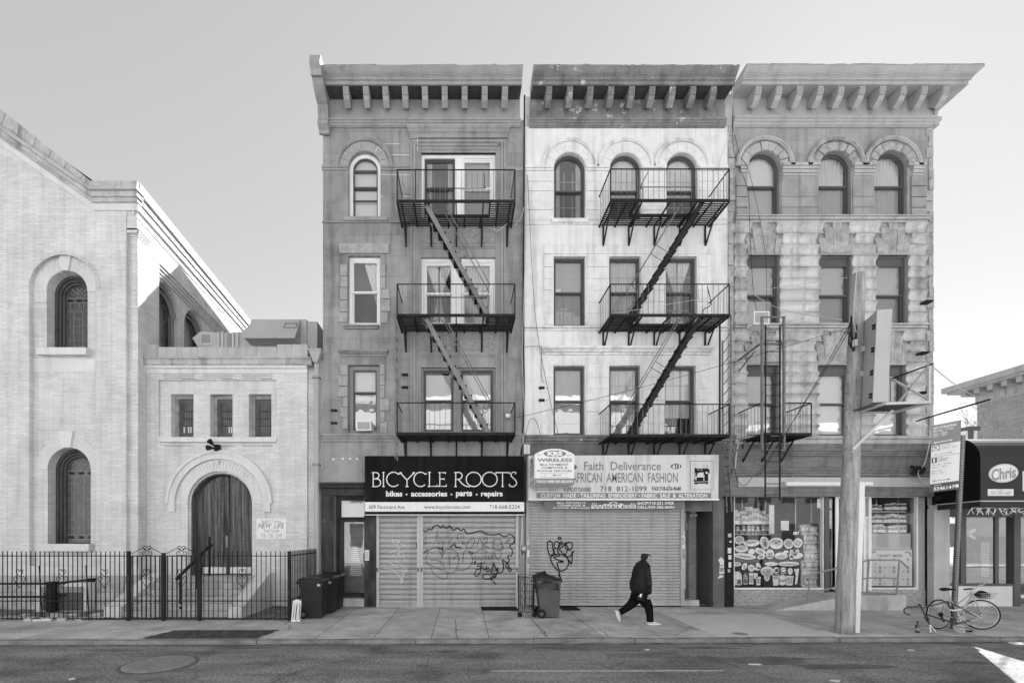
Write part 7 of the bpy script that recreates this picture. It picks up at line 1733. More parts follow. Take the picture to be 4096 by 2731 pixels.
g = G(); stext(g, 'Zone #', .15, .4, .092, .11, k); stext(g, '334614', .14, .76, .02, .075, k, .03); stext(g, 'P', .80, .87, .025, .075, k, .04); g.add([sg(a, b, k) for a, b in ((.89, .03), (1.0, .03), (1.0, .075), (.89, .075))], [(0, 1, 2, 3)]); g.build('lettering', M['white'], pr_)
# ================================================================= restaurant on the right
t = R1 = thing('restaurant_building', 'low dark fronted restaurant with a big window at the right edge', 'building', (17, 14.1, 0))
SPLIT.add(t)
X0, X1 = X(3722), 22.0
g = G(); g.box(X0, X1, 17.5, 26, -.05, 4.3); g.box(X0, X1, 14.3, 17.5, 4.1, 4.3); g.box(X0, X0+.12, 14.1, 17.5, -.05, 4.09); g.box(X0, X1, 14.06, 14.29, 2.95, 4.6); g.build('rear_block', M['party'], t)
g = G().pbox(3722, 3785, 2020, 2425, F-.10, F+.3); g.build('pier', M.setdefault('pierpaint', mat('pier_pale_render', .44, var=.1, sc=3, fine=.06, streak=.1, bump=.1)), t)
yR = 14.1; w3 = lambda x: X(3600+x/3.919, yR); w4 = lambda y: Z(2000+y/3.919, yR)
g = G(); g.box(w3(668), w3(716), yR-.05, yR+.15, 0, w4(140)); g.box(w3(1755), w3(1858), yR-.06, yR+.15, 0, w4(140)); g.box(w3(716), X1, yR-.04, yR+.15, w4(262), w4(100)); g.box(w3(716), X1, yR-.05, yR+.1, w4(1340), w4(1308)); g.box(w3(1505), w3(1562), yR+.02, yR+.1, w4(1310), w4(240)); g.box(w3(945), w3(1030), yR-.02, yR+.1, w4(1310), w4(240)); g.box(w3(2250), w3(2330), yR-.05, yR+.1, 0, w4(140)); g.build('shop_frame', M['dkgrey'], t)
G().box(w3(716), w3(1755), yR-.02, yR+.1, .0, w4(1341)).build('stall_riser', M['offwhite'], t)
G().box(w3(1858), w3(2250), yR-.02, yR+.1, .25, w4(1480)).build('door_panel', M['offwhite'], t)
G().flat(rect(w3(716), X1, w4(1310), w4(262)), [], yR+.05).build('shop_pane', M.setdefault('rglass', glass('restaurant_glass', .30, .95, .01)), t)
g = G(); g.box(X0+.13, X1, 14.3, 17.45, -.02, .02); g.build('floor', M['walk'], t)
G().box(X0+.13, X1-.1, 17.2, 17.45, 0, 4.0).build('interior_wall', M['interior'], t)
h = thing('saltire_flag', 'dark flag with a pale diagonal cross hanging behind the restaurant window', 'flag', (w3(1170), yR+.2, w4(605)))
G().box(w3(1050), w3(1298), yR+.2, yR+.21, w4(605), w4(450)).build('cloth', M['dkgrey'], h)
g = G()
for a, b in (((1052, 602), (1296, 452)), ((1052, 452), (1296, 602))): g.ribbon([(w3(a[0]), w4(a[1])), (w3(b[0]), w4(b[1]))], .09, yR+.195)
g.build('cross', M['offwhite'], h)
def chair(x, y, rz, label):
    h = thing('wooden_chair', label, 'chair', (x, y, .02), 'dark chairs inside the restaurant')
    G().box(x-.2, x+.2, y-.2, y+.2, .45, .49).build('seat', M['black'], h)
    for a in (-.18, .18):
        for b in (-.18, .18): G().box(x+a-.02, x+a+.02, y+b-.02, y+b+.02, .02, .45 if b < 0 else .98).build('leg', M['black'], h)
    g = G()
    for z in (.62, .74, .86, .96): g.box(x-.18, x+.18, y+.17, y+.2, z-.025, z+.025)
    g.build('backrest', M['black'], h); h.rotation_euler.z = rz
chair(w3(780), 14.75, .1, 'dark slat back chair left of the sign post inside the restaurant'); chair(w3(1180), 14.8, -.2, 'dark slat back chair in the middle of the restaurant window'); chair(w3(1430), 14.7, .4, 'dark low chair at the right of the restaurant window')
h = thing('dining_table', 'small pale topped table inside the restaurant window', 'table', (w3(1000), 15.1, .02)); G().box(w3(880), w3(1130), 14.9, 15.5, .74, .78).build('tabletop', M['offwhite'], h); G().box(w3(1000)-.04, w3(1000)+.04, 15.1, 15.2, .02, .74).build('leg', M['black'], h)
g = G()
for i in range(22): g.box(w3(1505), w3(1640), 14.5, 14.53, .85+.05*i, .85+.05*i+.035)
tag(g.build('slatted_blind', M['offwhite'], origin=(w3(1570), 14.5, .85)), 'white slatted panel standing at the right of the restaurant window', 'blind')
h = AW = thing('restaurant_awning', 'dark barrel awning with an oval name logo over the restaurant', 'awning', (16, 13, 3))
ya0, yaf = 14.0, 12.3; xl0, xl1 = 14.22, 13.70
def axl(y, z): return xl0+(xl1-xl0)*(ya0-y)/(ya0-yaf)
zt = Z(1769, 13.6); zbv = Z(2002, yaf); zm = Z(1835, yaf)
pr = [(ya0, zt)]+[(yaf+.95-.95*sin(a), zm+(zt-zm)*cos(a)) for a in [pi/2*i/8 for i in range(9)]]+[(yaf, zbv)]
g = G().prof(pr, 0, 0, axl, lambda y, z: X1, cap=False); g.build('canopy', M.setdefault('awn', mat('awning_fabric', .045, rough=.55, var=.1, sc=2, fine=.05)), h)
g = G(); pz = pr+[(ya0, zbv)]; tt = tessellate_polygon([[Vector((y, z, 0)) for y, z in pz]]); g.add([(axl(y, z), y, z) for y, z in pz], tt); g.build('end_panel', M.setdefault('awnside', mat('awning_end_fabric', .012, rough=.6, var=.1)), h)
g = G(); g.prof([(yaf+.004, zbv-.02), (yaf+.01, zbv-.17), (yaf+.02, zbv-.17), (yaf+.012, zbv-.02)], 0, 0, lambda y, z: xl1+.01, lambda y, z: X1); g.quad((axl(ya0, 0), ya0, zbv-.02), (axl(yaf, 0), yaf+.01, zbv-.02), (axl(yaf, 0), yaf+.01, zbv-.17), (axl(ya0, 0), ya0, zbv-.17)); g.build('valance', M['awn'], h)
g = G(); g.box(xl1, X1, yaf-.008, yaf+.01, zbv-.015, zbv+.005); g.bar((xl1, yaf, zbv), (xl0, ya0, zbv), .02); g.build('piping', M['offwhite'], h)
a3 = lambda x: X(3600+x/3.135, yaf); a4 = lambda y: Z(1600+y/3.135, yaf)
yl = yaf-.006
g = G(); g.flat(ell(a3(1295), a4(915), .395, .245, 28, .10), [], yl); g.box(a3(1098), a3(1420), yl-.001, yl+.004, a4(1198), a4(1113)); g.box(a3(1535), a3(1900), yl-.001, yl+.004, a4(1138), a4(888)); g.build('name_oval', M['offwhite'], h)
g = G(); text(g, 'Chris', a3(1140), a3(1450), a4(992), a4(845), yl-.004, bold=.03, xf=lambda v: (v[0], v[1], v[2]+(v[0]-a3(1295))*.14)); text(g, '347-240-1669', a3(1135), a3(1382), a4(1186), a4(1138), yl-.004); text(g, 'PHONE', a3(1215), a3(1303), a4(1130), a4(1120), yl-.004); g.ribbon([(x, z) for x, z in ell(a3(1295), a4(915), .375, .225, 28, .10)]+[ell(a3(1295), a4(915), .375, .225, 28, .10)[0]], .008, yl-.003); g.build('lettering', M['midgrey'], h)
g = G(); rnd = random.Random(3); x = xl1-.1
while x < X1-1:
    z = zbv-.17-rnd.uniform(0, .04); x2 = x+rnd.uniform(.08, .16)
    g.tube([(x, yaf+.1, z), (x2, yaf+.1, zbv-.18)], .006, 4)
    for q in range(2): g.tube(catmull([(x, yaf+.1, z), (x+rnd.uniform(-.06, .06), yaf+.1, z-.06), (x+rnd.uniform(-.14, .14), yaf+.1, z-rnd.uniform(.1, .2))], 3), .007, 4)
    x = x2
tag(g.build('string_lights', M['white'], origin=(xl1, yaf, zbv)), 'unlit white icicle string lights hanging under the restaurant awning', 'string lights')
tag(G().pbox(3728, 3772, 1985, 2004, 13.75, F-.1).build('wall_bracket', M['black'], origin=P(3745, 2000, 13.8)), 'small black wall bracket lamp under the left end of the awning', 'lamp')
# far building and tree
h = thing('corner_brick_building', 'distant brick building with a broad bracketed cornice behind the restaurant', 'building', (34, 28, 0)); SPLIT.add(h)
xb = 33.2; y0, y1 = 18.0, 30.0; zt = Z(1620, 30)
G().box(xb, xb+14, y0, y1, 0, zt).build('wall', M.setdefault('farbrick', mat('far_brick', .32, var=.12, fine=.05, brick=(.42, .14, .012, 1.15, .2, .5))), h)
G().box(xb-.06, xb+14, y0, y1+.06, zt, zt+.9).build('frieze', M['b3corn'], h)
g = G(); g.box(xb-1.3, xb+14, y0, y1+1.0, zt+1.0, zt+1.35); g.box(xb-1.1, xb+14, y0, y1+.8, zt+.86, zt+1.0); g.build('cornice', M['b3corn'], h)
g = G()
for i in range(16): y = y0+.6+i*.75; g.box(xb-.9, xb, y, y+.3, zt+.55, zt+.86)
g.build('bracket', M['b3corn'], h)
g = G()
for i in range(20): y = y0+.3+i*.6; g.lathe((xb-.1, y, zt+.3), [(.16, 0), (.16, .05)], 10, 'x')
g.build('frieze_ornament', M['b3smooth'], h)
h = thing('roof_vent', 'pale square roof vent with a dark cap behind the restaurant awning', 'roof vent', (X(3880, 20), 20, 4))
G().pbox(3862, 3907, 1722, 1780, 20, 20.6, 20).build('shaft', M['offwhite'], h); G().pbox(3868, 3912, 1706, 1722, 19.9, 20.7, 20).build('cap', M['dkgrey'], h); G().pbox(3872, 3890, 1722, 1765, 19.95, 20, 20).build('louvre', M['dkgrey'], h)
h = thing('bare_tree', 'bare winter tree with fine pale twigs before the distant brick building', 'tree', (X(4010, 24), 24, 0))
gt = G(); gb = G(); rnd = random.Random(17)
def grow(p, d, L, r, depth):
    q = p+d*L; (gt if depth < 1 else gb).tube([p, p+d*L*.5+Vector((rnd.uniform(-.05, .05)*L, 0, 0)), q], [r, r*.85, r*.7], 5)
    if depth > 5: return
    for k in range(3 if depth < 4 else 2):
        nd = (d+Vector((rnd.uniform(-.75, .75), rnd.uniform(-.75, .75), rnd.uniform(-.15, .55)))).normalized()
        grow(p+d*L*rnd.uniform(.6, 1), nd, L*rnd.uniform(.6, .82), r*.62, depth+1)
grow(Vector((X(4010, 24), 24, 0)), Vector((.03, 0, 1)), 3.4, .12, 0)
gt.build('trunk', M['polewood'], h); gb.build('crown', M['polewood'], h)
# ================================================================= bins, cart, boards
def make_bin(x, y, label, group=None, m=None):
    t = thing('wheeled_bin', label, 'bin', (x, y, 0), group); m = m or M['binplastic']
    g = G(); w0, w1, d0, d1, h = .23, .30, .22, .27, .93
    def ring(z, a, b, dx): return [(x-a+dx, y-b, z), (x+a+dx, y-b, z), (x+a+dx, y+b, z), (x-a+dx, y+b, z)]
    rs = [ring(.03, w0, d0, .03), ring(.60, .275, .25, .01), ring(.60, .29, .262, .01), ring(.66, .29, .262, .005), ring(.66, .277, .252, .005), ring(h, w1, d1, 0), ring(h+.0, w1+.025, d1+.025, 0), ring(h+.04, w1+.025, d1+.025, 0)]
    vs = [p for r in rs for p in r]; fs = [(i*4+k, i*4+(k+1) % 4, i*4+4+(k+1) % 4, i*4+4+k) for i in range(len(rs)-1) for k in range(4)]
    g.add(vs, fs+[(3, 2, 1, 0)]); b = g.build('body', m, t)
    g = G(); l = [[(x-.33, y-.30), (x+.34, y-.30), (x+.34, y+.30), (x-.33, y+.30)], [(x-.30, y-.27), (x+.30, y-.27), (x+.30, y+.27), (x-.30, y+.27)], [(x-.16, y-.15), (x+.16, y-.15), (x+.16, y+.15), (x-.16, y+.15)]]
    vs = [(a, bb, z) for r, z in zip([l[0], l[0], l[1], l[2]], (h+.042, h+.065, h+.10, h+.135)) for a, bb in r]
    g.add(vs, [(i*4+k, i*4+(k+1) % 4, i*4+4+(k+1) % 4, i*4+4+k) for i in range(3) for k in range(4)]+[(12, 13, 14, 15), (3, 2, 1, 0)]); g.build('lid', M['bag'], t)
    for s in (-1, 1):
        g = G().lathe((x-.20, y+s*.25-.025, .115), [(.115, 0), (.12, .012), (.12, .038), (.115, .05)], 18, 'y'); wh = g.build('wheel', M['black'], t)
        G().lathe((x-.20, y+s*.25-.03, .115), [(.05, 0), (.05, .06)], 12, 'y').build('hub', M['dkgrey'], wh)
    G().tube([(x-.34, y-.2, h-.03), (x-.40, y-.2, h+.0), (x-.40, y+.2, h+.0), (x-.34, y+.2, h-.03)], .015, 6).build('handle', m, t)
    G().box(x+.16, x+.24, y-d1-.004, y-.26, .84, .90).build('label', M['ltgrey'], b)
    return t
b0 = make_bin(X(1246, 12.03), 12.25, 'grey wheeled bin with a black lid, front one of three by the church railings', 'three bins by the railings')
b1_ = copy_tree(b0); b1_.location = (-3.80, 12.92, 0); b1_['label'] = 'middle of three dark wheeled bins lined up by the church railings'
b2_ = copy_tree(b0); b2_.location = (-3.79, 13.58, 0); b2_['label'] = 'rearmost of three dark wheeled bins by the church railings, nearest the house door'
b3_ = make_bin(X(2196, 12.1), 12.32, 'grey wheeled bin heaped with a black refuse bag at the graffiti tag shutter', None, M.setdefault('binmid', mat('bin_plastic_grey', .085, rough=.45, var=.12, sc=4, fine=.06, streak=.2)))
# refuse bag on the right bin
t = thing('refuse_bag', 'shiny black refuse bag bulging over the top of the bin by the plain shutter', 'refuse bag', (X(2196, 12.1), 12.32, .95))
g = G(); rnd = random.Random(19); n, m_ = 22, 9; x0, y0 = X(2190, 12.1), 12.3
vs = []
for j in range(m_+1):
    s = j/m_; 
    for i in range(n):
        a = 2*pi*i/n; r = (.345 if s < .35 else .345*(1-((s-.35)/.65)**2.0)**.5+.01)*(1+rnd.uniform(-.05, .05)); z = .80+.16*min(s/.35, 1)+(.20*(s-.35)/.65 if s > .35 else 0)+rnd.uniform(-.012, .012)
        sq = 1/max(abs(cos(a)), abs(sin(a)))**.6
        vs.append((x0+r*sq*cos(a), y0+r*.86*sq*sin(a), z-.05*cos(a)*(s > .3)+(rnd.uniform(-.07, .03) if j == 0 else 0)))
g.add(vs, [(j*n+i, j*n+(i+1) % n, (j+1)*n+(i+1) % n, (j+1)*n+i) for j in range(m_) for i in range(n)]+[tuple(m_*n+i for i in range(n))]); g.build('bag', M['bag'], t, smooth=True)
t = thing('folded_cart', 'folded black wire shopping cart chained beside the bin between the shutters', 'shopping cart', (X(2104, 12.3), 12.3, 0))
xa, xb = X(2078, 12.3), X(2136, 12.3); g = G()
for i in range(9):
    x = xa+(xb-xa)*i/8; g.tube([(x-.02, 12.25, .12), (x, 12.45, 1.06)], .007, 4); 
for i in range(6): z = .15+.18*i; g.tube([(xa, 12.25+.2*i/6, z), (xb, 12.25+.2*i/6, z-.03)], .007, 4)
g.build('wire_side', M['iron'], t)
g = G()
for i in range(7):
    y = 12.3+.28*i/6; g.tube([(xb, y, .1), (xb+.02, y+.05, 1.03)], .007, 4)
for i in range(6): z = .12+.18*i; g.tube([(xb, 12.28, z), (xb, 12.6, z)], .007, 4)
g.build('wire_end', M['iron'], t)
g = G().tube([(xa-.02, 12.3, 0.02), (xa-.02, 12.45, 1.12), (xb, 12.5, 1.1), (xb, 12.3, .02)], .014, 6); g.build('frame', M['iron'], t)
for x in (xa, xb): G().lathe((x, 12.2, .07), [(.07, 0), (.07, .02)], 14, 'y').build('wheel', M['black'], t)
g = G()
for i in range(22): z = .30+.03*i; x = X(2092, 12.2)+.03*sin(i*.9); g.lathe((x, 12.22, z), [(.013, -.006), (.013, .006)], 6, 'y' if i % 2 else 'x')
g.build('chain', M['ltgrey'], t)
t = thing('folded_sign_board', 'weathered white folding sign boards leaning on the railing beside the bins', 'sign board', (X(1183, 11.65), 11.65, 0))
for i, (u0, u1, ub0, ub1, v0) in enumerate(((1172, 1184, 1164, 1176, 2398), (1182, 1198, 1172, 1186, 2394), (1192, 1205, 1188, 1200, 2397))):
    ya, yb = 11.5-.03*i, 11.68-.03*i
    vs = [P(ub0, 2484, ya), P(ub1, 2486, ya), P(u1, v0+5, yb), P(u0, v0, yb)]; vs2 = [(a, b+.02, c) for a, b, c in vs]
    G().add(vs+vs2, [(0, 1, 2, 3), (4, 5, 6, 7), (0, 1, 5, 4), (1, 2, 6, 5), (2, 3, 7, 6), (3, 0, 4, 7)]).build('board', M['offwhite'], t)
    G().bar(P(ub0+8, 2478, ya-.012), P(u0+8, v0+12, yb-.012), .02, .01).build('edge_strip', M['dkgrey'], t)
t = thing('bottle', 'dark glass bottle standing on the pavement near the kerb', 'bottle', (X(3670, 10.36), 10.36, 0))
c = (X(3670, 10.36), 10.36, 0); G().lathe(c, [(.038, .0), (.041, .01), (.041, .13), (.034, .155), (.016, .19), (.013, .235), (.016, .237), (.016, .25), (.012, .252)], 16).build('glass_body', M.setdefault('bottleglass', mat('dark_bottle_glass', .012, rough=.1, var=0, fine=0, spec=.6)), t, smooth=True); G().lathe(c, [(.0418, .04), (.0418, .10)], 16).build('label', M['midgrey'], t)
# ================================================================= bicycles
def wheel(t, c, r, th, rim=True, tyre_m=None, hub=.03, nm='wheel'):
    ax = Vector((cos(th), sin(th), 0)); c = Vector(c); nrm = Vector((-sin(th), cos(th), 0)); n = 40
    ring = lambda rr, off=0: [c+ax*rr*cos(2*pi*i/n)+Vector((0, 0, rr*sin(2*pi*i/n)))+nrm*off for i in range(n)]
    w_ = G().tube(ring(r-.016), .016, 6, closed=True).build(nm, tyre_m or M['black'], t, smooth=True)
    G().tube(ring(r-.038), .011, 5, closed=True).build('rim', M['chrome'], w_, smooth=True)
    g = G()
    for i in range(28):
        a = 2*pi*i/28; o = .03*(1 if i % 2 else -1); h_ = c+nrm*o+ax*.02*cos(a+.6)+Vector((0, 0, .02*sin(a+.6))); e = c+ax*(r-.045)*cos(a)+Vector((0, 0, (r-.045)*sin(a))); g.tube([h_, e], .0016, 3)
    g.build('spokes', M['chrome'], w_)
    G().tube([c-nrm*.045, c+nrm*.045], hub, 10).build('hub', M['ltgrey'], w_)
    return w_
M['chrome'] = mat('worn_chrome', .5, rough=.3, var=.15, fine=.05, metal=.6)
M['bikepaint'] = mat('bike_paint_light', .34, rough=.35, var=.15, spec=.5)
M['bikedark'] = mat('bike_paint_dark', .02, rough=.3, var=.15, spec=.5)
yk = 10.68
Bk = lambda a, b, y=yk: P(3500+a/3.92, 2200+b/3.92, y)
t = thing('bicycle', 'pale city bicycle with a front basket locked to the parking sign post', 'bicycle', (X(3840, yk), yk, 0))
rh = Vector(Bk(1000, 1005, 10.72)); fh = Vector(Bk(1660, 1008, 10.66)); rh.z = .345; fh.z = .345
wheel(t, rh, .345, .14); wheel(t, fh, .345, -.35)
bb = Vector(Bk(1330, 1075)); sd = Vector(Bk(1150, 620)); st_ = Vector(Bk(1185, 760)); hb = Vector(Bk(1525, 740)); ht = Vector(Bk(1520, 655))
g = G(); g.tube([bb, st_], .016, 8); g.tube([hb, ht], .019, 8); g.tube([hb+Vector((0, 0, .03)), (hb+bb)/2+Vector((-.05, 0, .02)), bb], .017, 8); g.tube([ht-Vector((0, 0, .03)), (bb*.35+st_*.65)+Vector((.02, 0, 0))], .014, 8)
for s in (-.05, .05):
    g.tube([bb+Vector((0, s*.5, 0)), rh+Vector((0, s, 0))], .009, 6); g.tube([st_+Vector((0, s*.4, 0)), rh+Vector((0, s, 0))], .008, 6); g.tube(catmull([hb+Vector((0, s*.6, 0)), hb.lerp(fh, .5)+Vector((-.02, s, 0)), fh+Vector((0, s, 0))], 4), .011, 6)
g.build('frame', M['bikepaint'], t)
g = G(); g.tube([st_, sd-Vector((0, 0, .03))], .012, 8); g.build('seat_post', M['chrome'], t)
sdl = [sd+Vector((-.13, 0, .01)), sd+Vector((-.05, 0, .02)), sd+Vector((.05, 0, .015)), sd+Vector((.15, 0, .012))]
G().tube(sdl, [(.035, .085), (.035, .08), (.025, .04), (.018, .022)], 10).build('saddle', M['black'], t, smooth=True)
g = G(); s0 = ht+Vector((0, 0, .05)); g.tube([ht, s0, s0+Vector((.03, -.02, .02))], .013, 8)
hbar = catmull([Bk(1500, 603, 10.45), Bk(1530, 590, 10.52), s0+Vector((.03, 0, .02)), Bk(1600, 575, 10.75), Bk(1640, 540, 10.85), Bk(1690, 545, 10.9), Bk(1722, 515, 10.95)], 5); g.tube(hbar, .012, 8); g.build('handlebar', M['chrome'], t)
for q in ((Bk(1400, 610, 10.38), Bk(1505, 602, 10.45)),): G().tube(q, .018, 8).build('grip', M['black'], t)
g = G()
x0, x1, y0, y1, z0, z1 = X(3500+1550/3.92, yk), X(3500+1815/3.92, yk), yk-.16, yk+.16, Bk(0, 745)[2], Bk(0, 660)[2]
for i in range(8):
    f = i/7; x = x0+(x1-x0)*f; xm = x0+.04+(x1-x0-.08)*f
    for y, s in ((y0, 1), (y1, -1)): g.tube([(x, y, z1), (xm, y+s*.03, z0)], .004, 4)
    g.tube([(xm, y0+.03, z0), (xm, y1-.03, z0)], .004, 4)
for i in range(4):
    f = i/3; z = z0+(z1-z0)*f; e = .04*(1-f); g.tube([(x0+e, y0+.03*(1-f), z), (x1-e, y0+.03*(1-f), z), (x1-e, y1-.03*(1-f), z), (x0+e, y1-.03*(1-f), z)], .0045, 4, closed=True)
g.build('basket', M['chrome'], t)
tag(G().tube([((x0+x1)/2-.09, yk, z0+.06), ((x0+x1)/2, yk, z0+.09), ((x0+x1)/2+.09, yk, z0+.07)], [(.05, .10), (.08, .13), (.05, .10)], 10).build('bundle', M['black'], origin=((x0+x1)/2, yk, z0)), 'dark bundle lying in the basket of the pale bicycle', 'bundle')
g = G()
ca = Vector((0, -.05, 0)); g.lathe((bb.x, bb.y-.05, bb.z), [(.085, 0), (.085, .006)], 20, 'y'); ch = g.build('chainring', M['ltgrey'], t)
g = G(); g.bar(bb+ca, bb+ca+Vector((.13, -.02, -.10)), .02); g.box(bb.x+.09, bb.x+.18, bb.y-.16, bb.y-.07, bb.z-.12, bb.z-.10); g.build('crank', M['chrome'], ch)
G().lathe((rh.x, rh.y-.07, rh.z), [(.04, 0), (.055, .03)], 16, 'y').build('sprocket', M['black'], t)
G().tube([(rh.x, rh.y-.06, rh.z-.04), (rh.x+.05, rh.y-.06, rh.z-.16)], .02, 8).build('derailleur', M['black'], t)
t = thing('bicycle', 'stripped dark road bicycle frame without wheels slumped against the parking sign post', 'bicycle', (X(3800, 10.4), 10.4, 0))
D = lambda a, b, y=10.42: Vector(P(3500+a/3.92, 2200+b/3.92, y))
hA, hB, sC, bB, dr_ = D(720, 870, 10.5), D(795, 1035, 10.42), D(1140, 800, 10.55), D(1285, 1150, 10.36), D(1645, 1055, 10.45)
g = G(); g.tube([hA, hB], .019, 8); g.tube([D(740, 905, 10.5), sC], .015, 8); g.tube([D(800, 1000, 10.42), bB], .017, 8); g.tube([sC, bB], .015, 8)
for s in (-.045, .045): g.tube([sC+Vector((0, s*.4, 0)), dr_+Vector((0, s, 0))], .009, 6); g.tube([bB+Vector((0, s*.5, 0)), dr_+Vector((0, s, 0))], .010, 6)
g.build('frame', M['bikedark'], t)
g = G()
for s, e in ((-.05, D(872, 1285, 10.30)), (.05, D(955, 1285, 10.36))): g.tube([hB, hB+Vector((0.01, s, -.02)), e], .012, 6)
fk = g.build('fork', M['bikedark'], t); g = G()
for s, e in ((-.05, D(872, 1285, 10.295)), (.05, D(955, 1285, 10.355))): p = hB+Vector((.01, s, -.02)); g.tube([p.lerp(e, .5), e], .0135, 6)
for s in (-.046, .046): p, q = sC.lerp(dr_, .62)+Vector((0, s, 0)), dr_+Vector((0, s, 0)); g.tube([p, q], .0105, 6); g.tube([bB.lerp(dr_, .5)+Vector((0, s*.8, 0)), q], .0115, 6)
g.build('chrome_end', M['chrome'], fk)
g = G(); g.tube(catmull([D(690, 880, 10.42), D(600, 885, 10.4), D(500, 895, 10.36), D(455, 935, 10.34), D(475, 985, 10.33), D(545, 1005, 10.34)], 5), .016, 8); g.tube([hA+Vector((0, 0, .0)), D(690, 845, 10.5)], .02, 8); g.build('drop_handlebar', M['bikedark'], t)
g = G(); g.tube([D(440, 985, 10.32), D(380, 890, 10.32)], .008, 5); g.tube(catmull([D(545, 1015, 10.34), D(650, 1040, 10.36), D(755, 1065, 10.4)], 4), .004, 4); g.build('brake_lever', M['chrome'], t)
g = G(); c = D(1320, 1230, 10.33)
for rr in (.115, .095, .06): g.tube([c+Vector((rr*cos(a), .06*sin(a), rr*.62*sin(a))) for a in [2*pi*i/26 for i in range(26)]], .007, 5, closed=True)
for i in range(5): a = i*1.257; g.tube([c, c+Vector((.11*cos(a), .055*sin(a), .068*sin(a)))], .008, 4)
cr = g.build('chainring', M['ltgrey'], t); g = G(); g.bar(D(1260, 1175, 10.3), D(1400, 1185, 10.28), .03, .015); g.bar(c, D(1470, 1245, 10.3), .025, .015); g.build('crank', M['chrome'], cr); G().box(D(1440, 1265, 10.3).x, D(1500, 1265, 10.3).x, 10.26, 10.34, .03, .06).build('pedal', M['black'], cr)
h = thing('bicycle_lock', 'pale chain and U lock binding the bicycles to the sign post', 'lock', tuple(D(1260, 930)))
G().tube(catmull([D(1160, 930, 10.45), D(1250, 940, 10.4), D(1360, 920, 10.45)], 5), .016, 6).build('shackle', M['offwhite'], h)
g = G(); rnd = random.Random(25)
for i in range(20): g.lathe(tuple(D(1300+rnd.uniform(-25, 35), 860+i*13, 10.5)), [(.018, -.006), (.018, .006)], 6, 'y' if i % 2 else 'x')
g.build('chain', M['ltgrey'], h)
# ================================================================= the walking man
pu, py = 2569, 11.33
PX = X(pu, py)
L = lambda a, b, y=0: Vector((PX+(a-760)/736, py+y, (1412-b)/736))
man = thing('person', 'man in a dark jacket and striped track trousers striding right past the plain shutter', 'person', (PX, py, 0))
M['skin'] = mat('skin', .30, rough=.55, var=.12, sc=8, fine=.05); M['hair'] = mat('short_dark_hair', .03, rough=.8, var=.3, sc=30, bump=.4, bsc=120)
M['jacket'] = mat('dark_jacket', .014, rough=.6, var=.4, sc=6, fine=.15, bump=.6, bsc=10, spec=.14); M['trouser'] = mat('black_trousers', .009, rough=.8, var=.2); M['shoe'] = mat('pale_trainer', .5, rough=.6, var=.25, sc=18, chips=(.05, .58, 22))
def voxel(o, s, sm=2):
    md = o.modifiers.new('weld', 'REMESH'); md.mode = 'VOXEL'; md.voxel_size = s; md.use_smooth_shade = True
    if sm: m2 = o.modifiers.new('soften', 'SMOOTH'); m2.iterations = sm; m2.factor = .5
    return o
def loft(g, rows, n=16): g.tube([r[0] for r in rows], [(r[1], r[2]) for r in rows], n); return g
g = G()
# head facing right: (point, half size along x, half size along y)
hd = [(L(822, 372), .045, .05), (L(826, 345), .075, .062), (L(832, 310), .094, .070), (L(832, 275), .104, .076), (L(828, 235), .110, .080), (L(824, 200), .102, .077), (L(822, 172), .070, .058), (L(822, 160), .03, .03)]
loft(g, hd)
g.tube([L(902, 258), L(914, 282), L(922, 298), L(906, 304)], [.012, .016, .017, .012], 8)            # nose
g.tube([L(893, 318), L(906, 324), L(896, 336)], [.012, .014, .012], 8); g.tube([L(884, 348), L(893, 356)], [.02, .022], 8)   # lips, chin
g.tube([L(880, 246, -.035), L(896, 248, -.02), L(898, 248, .02), L(880, 246, .035)], .013, 8)      # brow
for s in (-1, 1): g.tube([L(842, 252, s*.074), L(838, 270, s*.082), L(842, 292, s*.076)], [.015, .022, .012], 8)    # ears
loft(g, [(L(775, 330), .06, .06), (L(800, 345), .062, .058), (L(815, 320), .06, .055)])            # neck
loft(g, [(L(770, 330), .07, .09), (L(755, 400), .13, .19), (L(740, 560), .16, .19), (L(730, 740), .16, .18), (L(722, 840), .15, .18)])
def limb(pts, rr, y): g.tube([L(a, b, yy) for a, b, yy in pts], rr, 10)
limb([(765, 400, -.20), (785, 610, -.24), (812, 860, -.22)], [.06, .047, .03], 0); limb([(770, 400, .20), (800, 600, .23), (850, 790, .22)], [.06, .047, .03], 0)
limb([(735, 850, -.09), (845, 1080, -.09), (880, 1350, -.09)], [.09, .062, .042], 0); limb([(710, 850, .09), (590, 1070, .10), (385, 1225, .10)], [.09, .062, .042], 0)
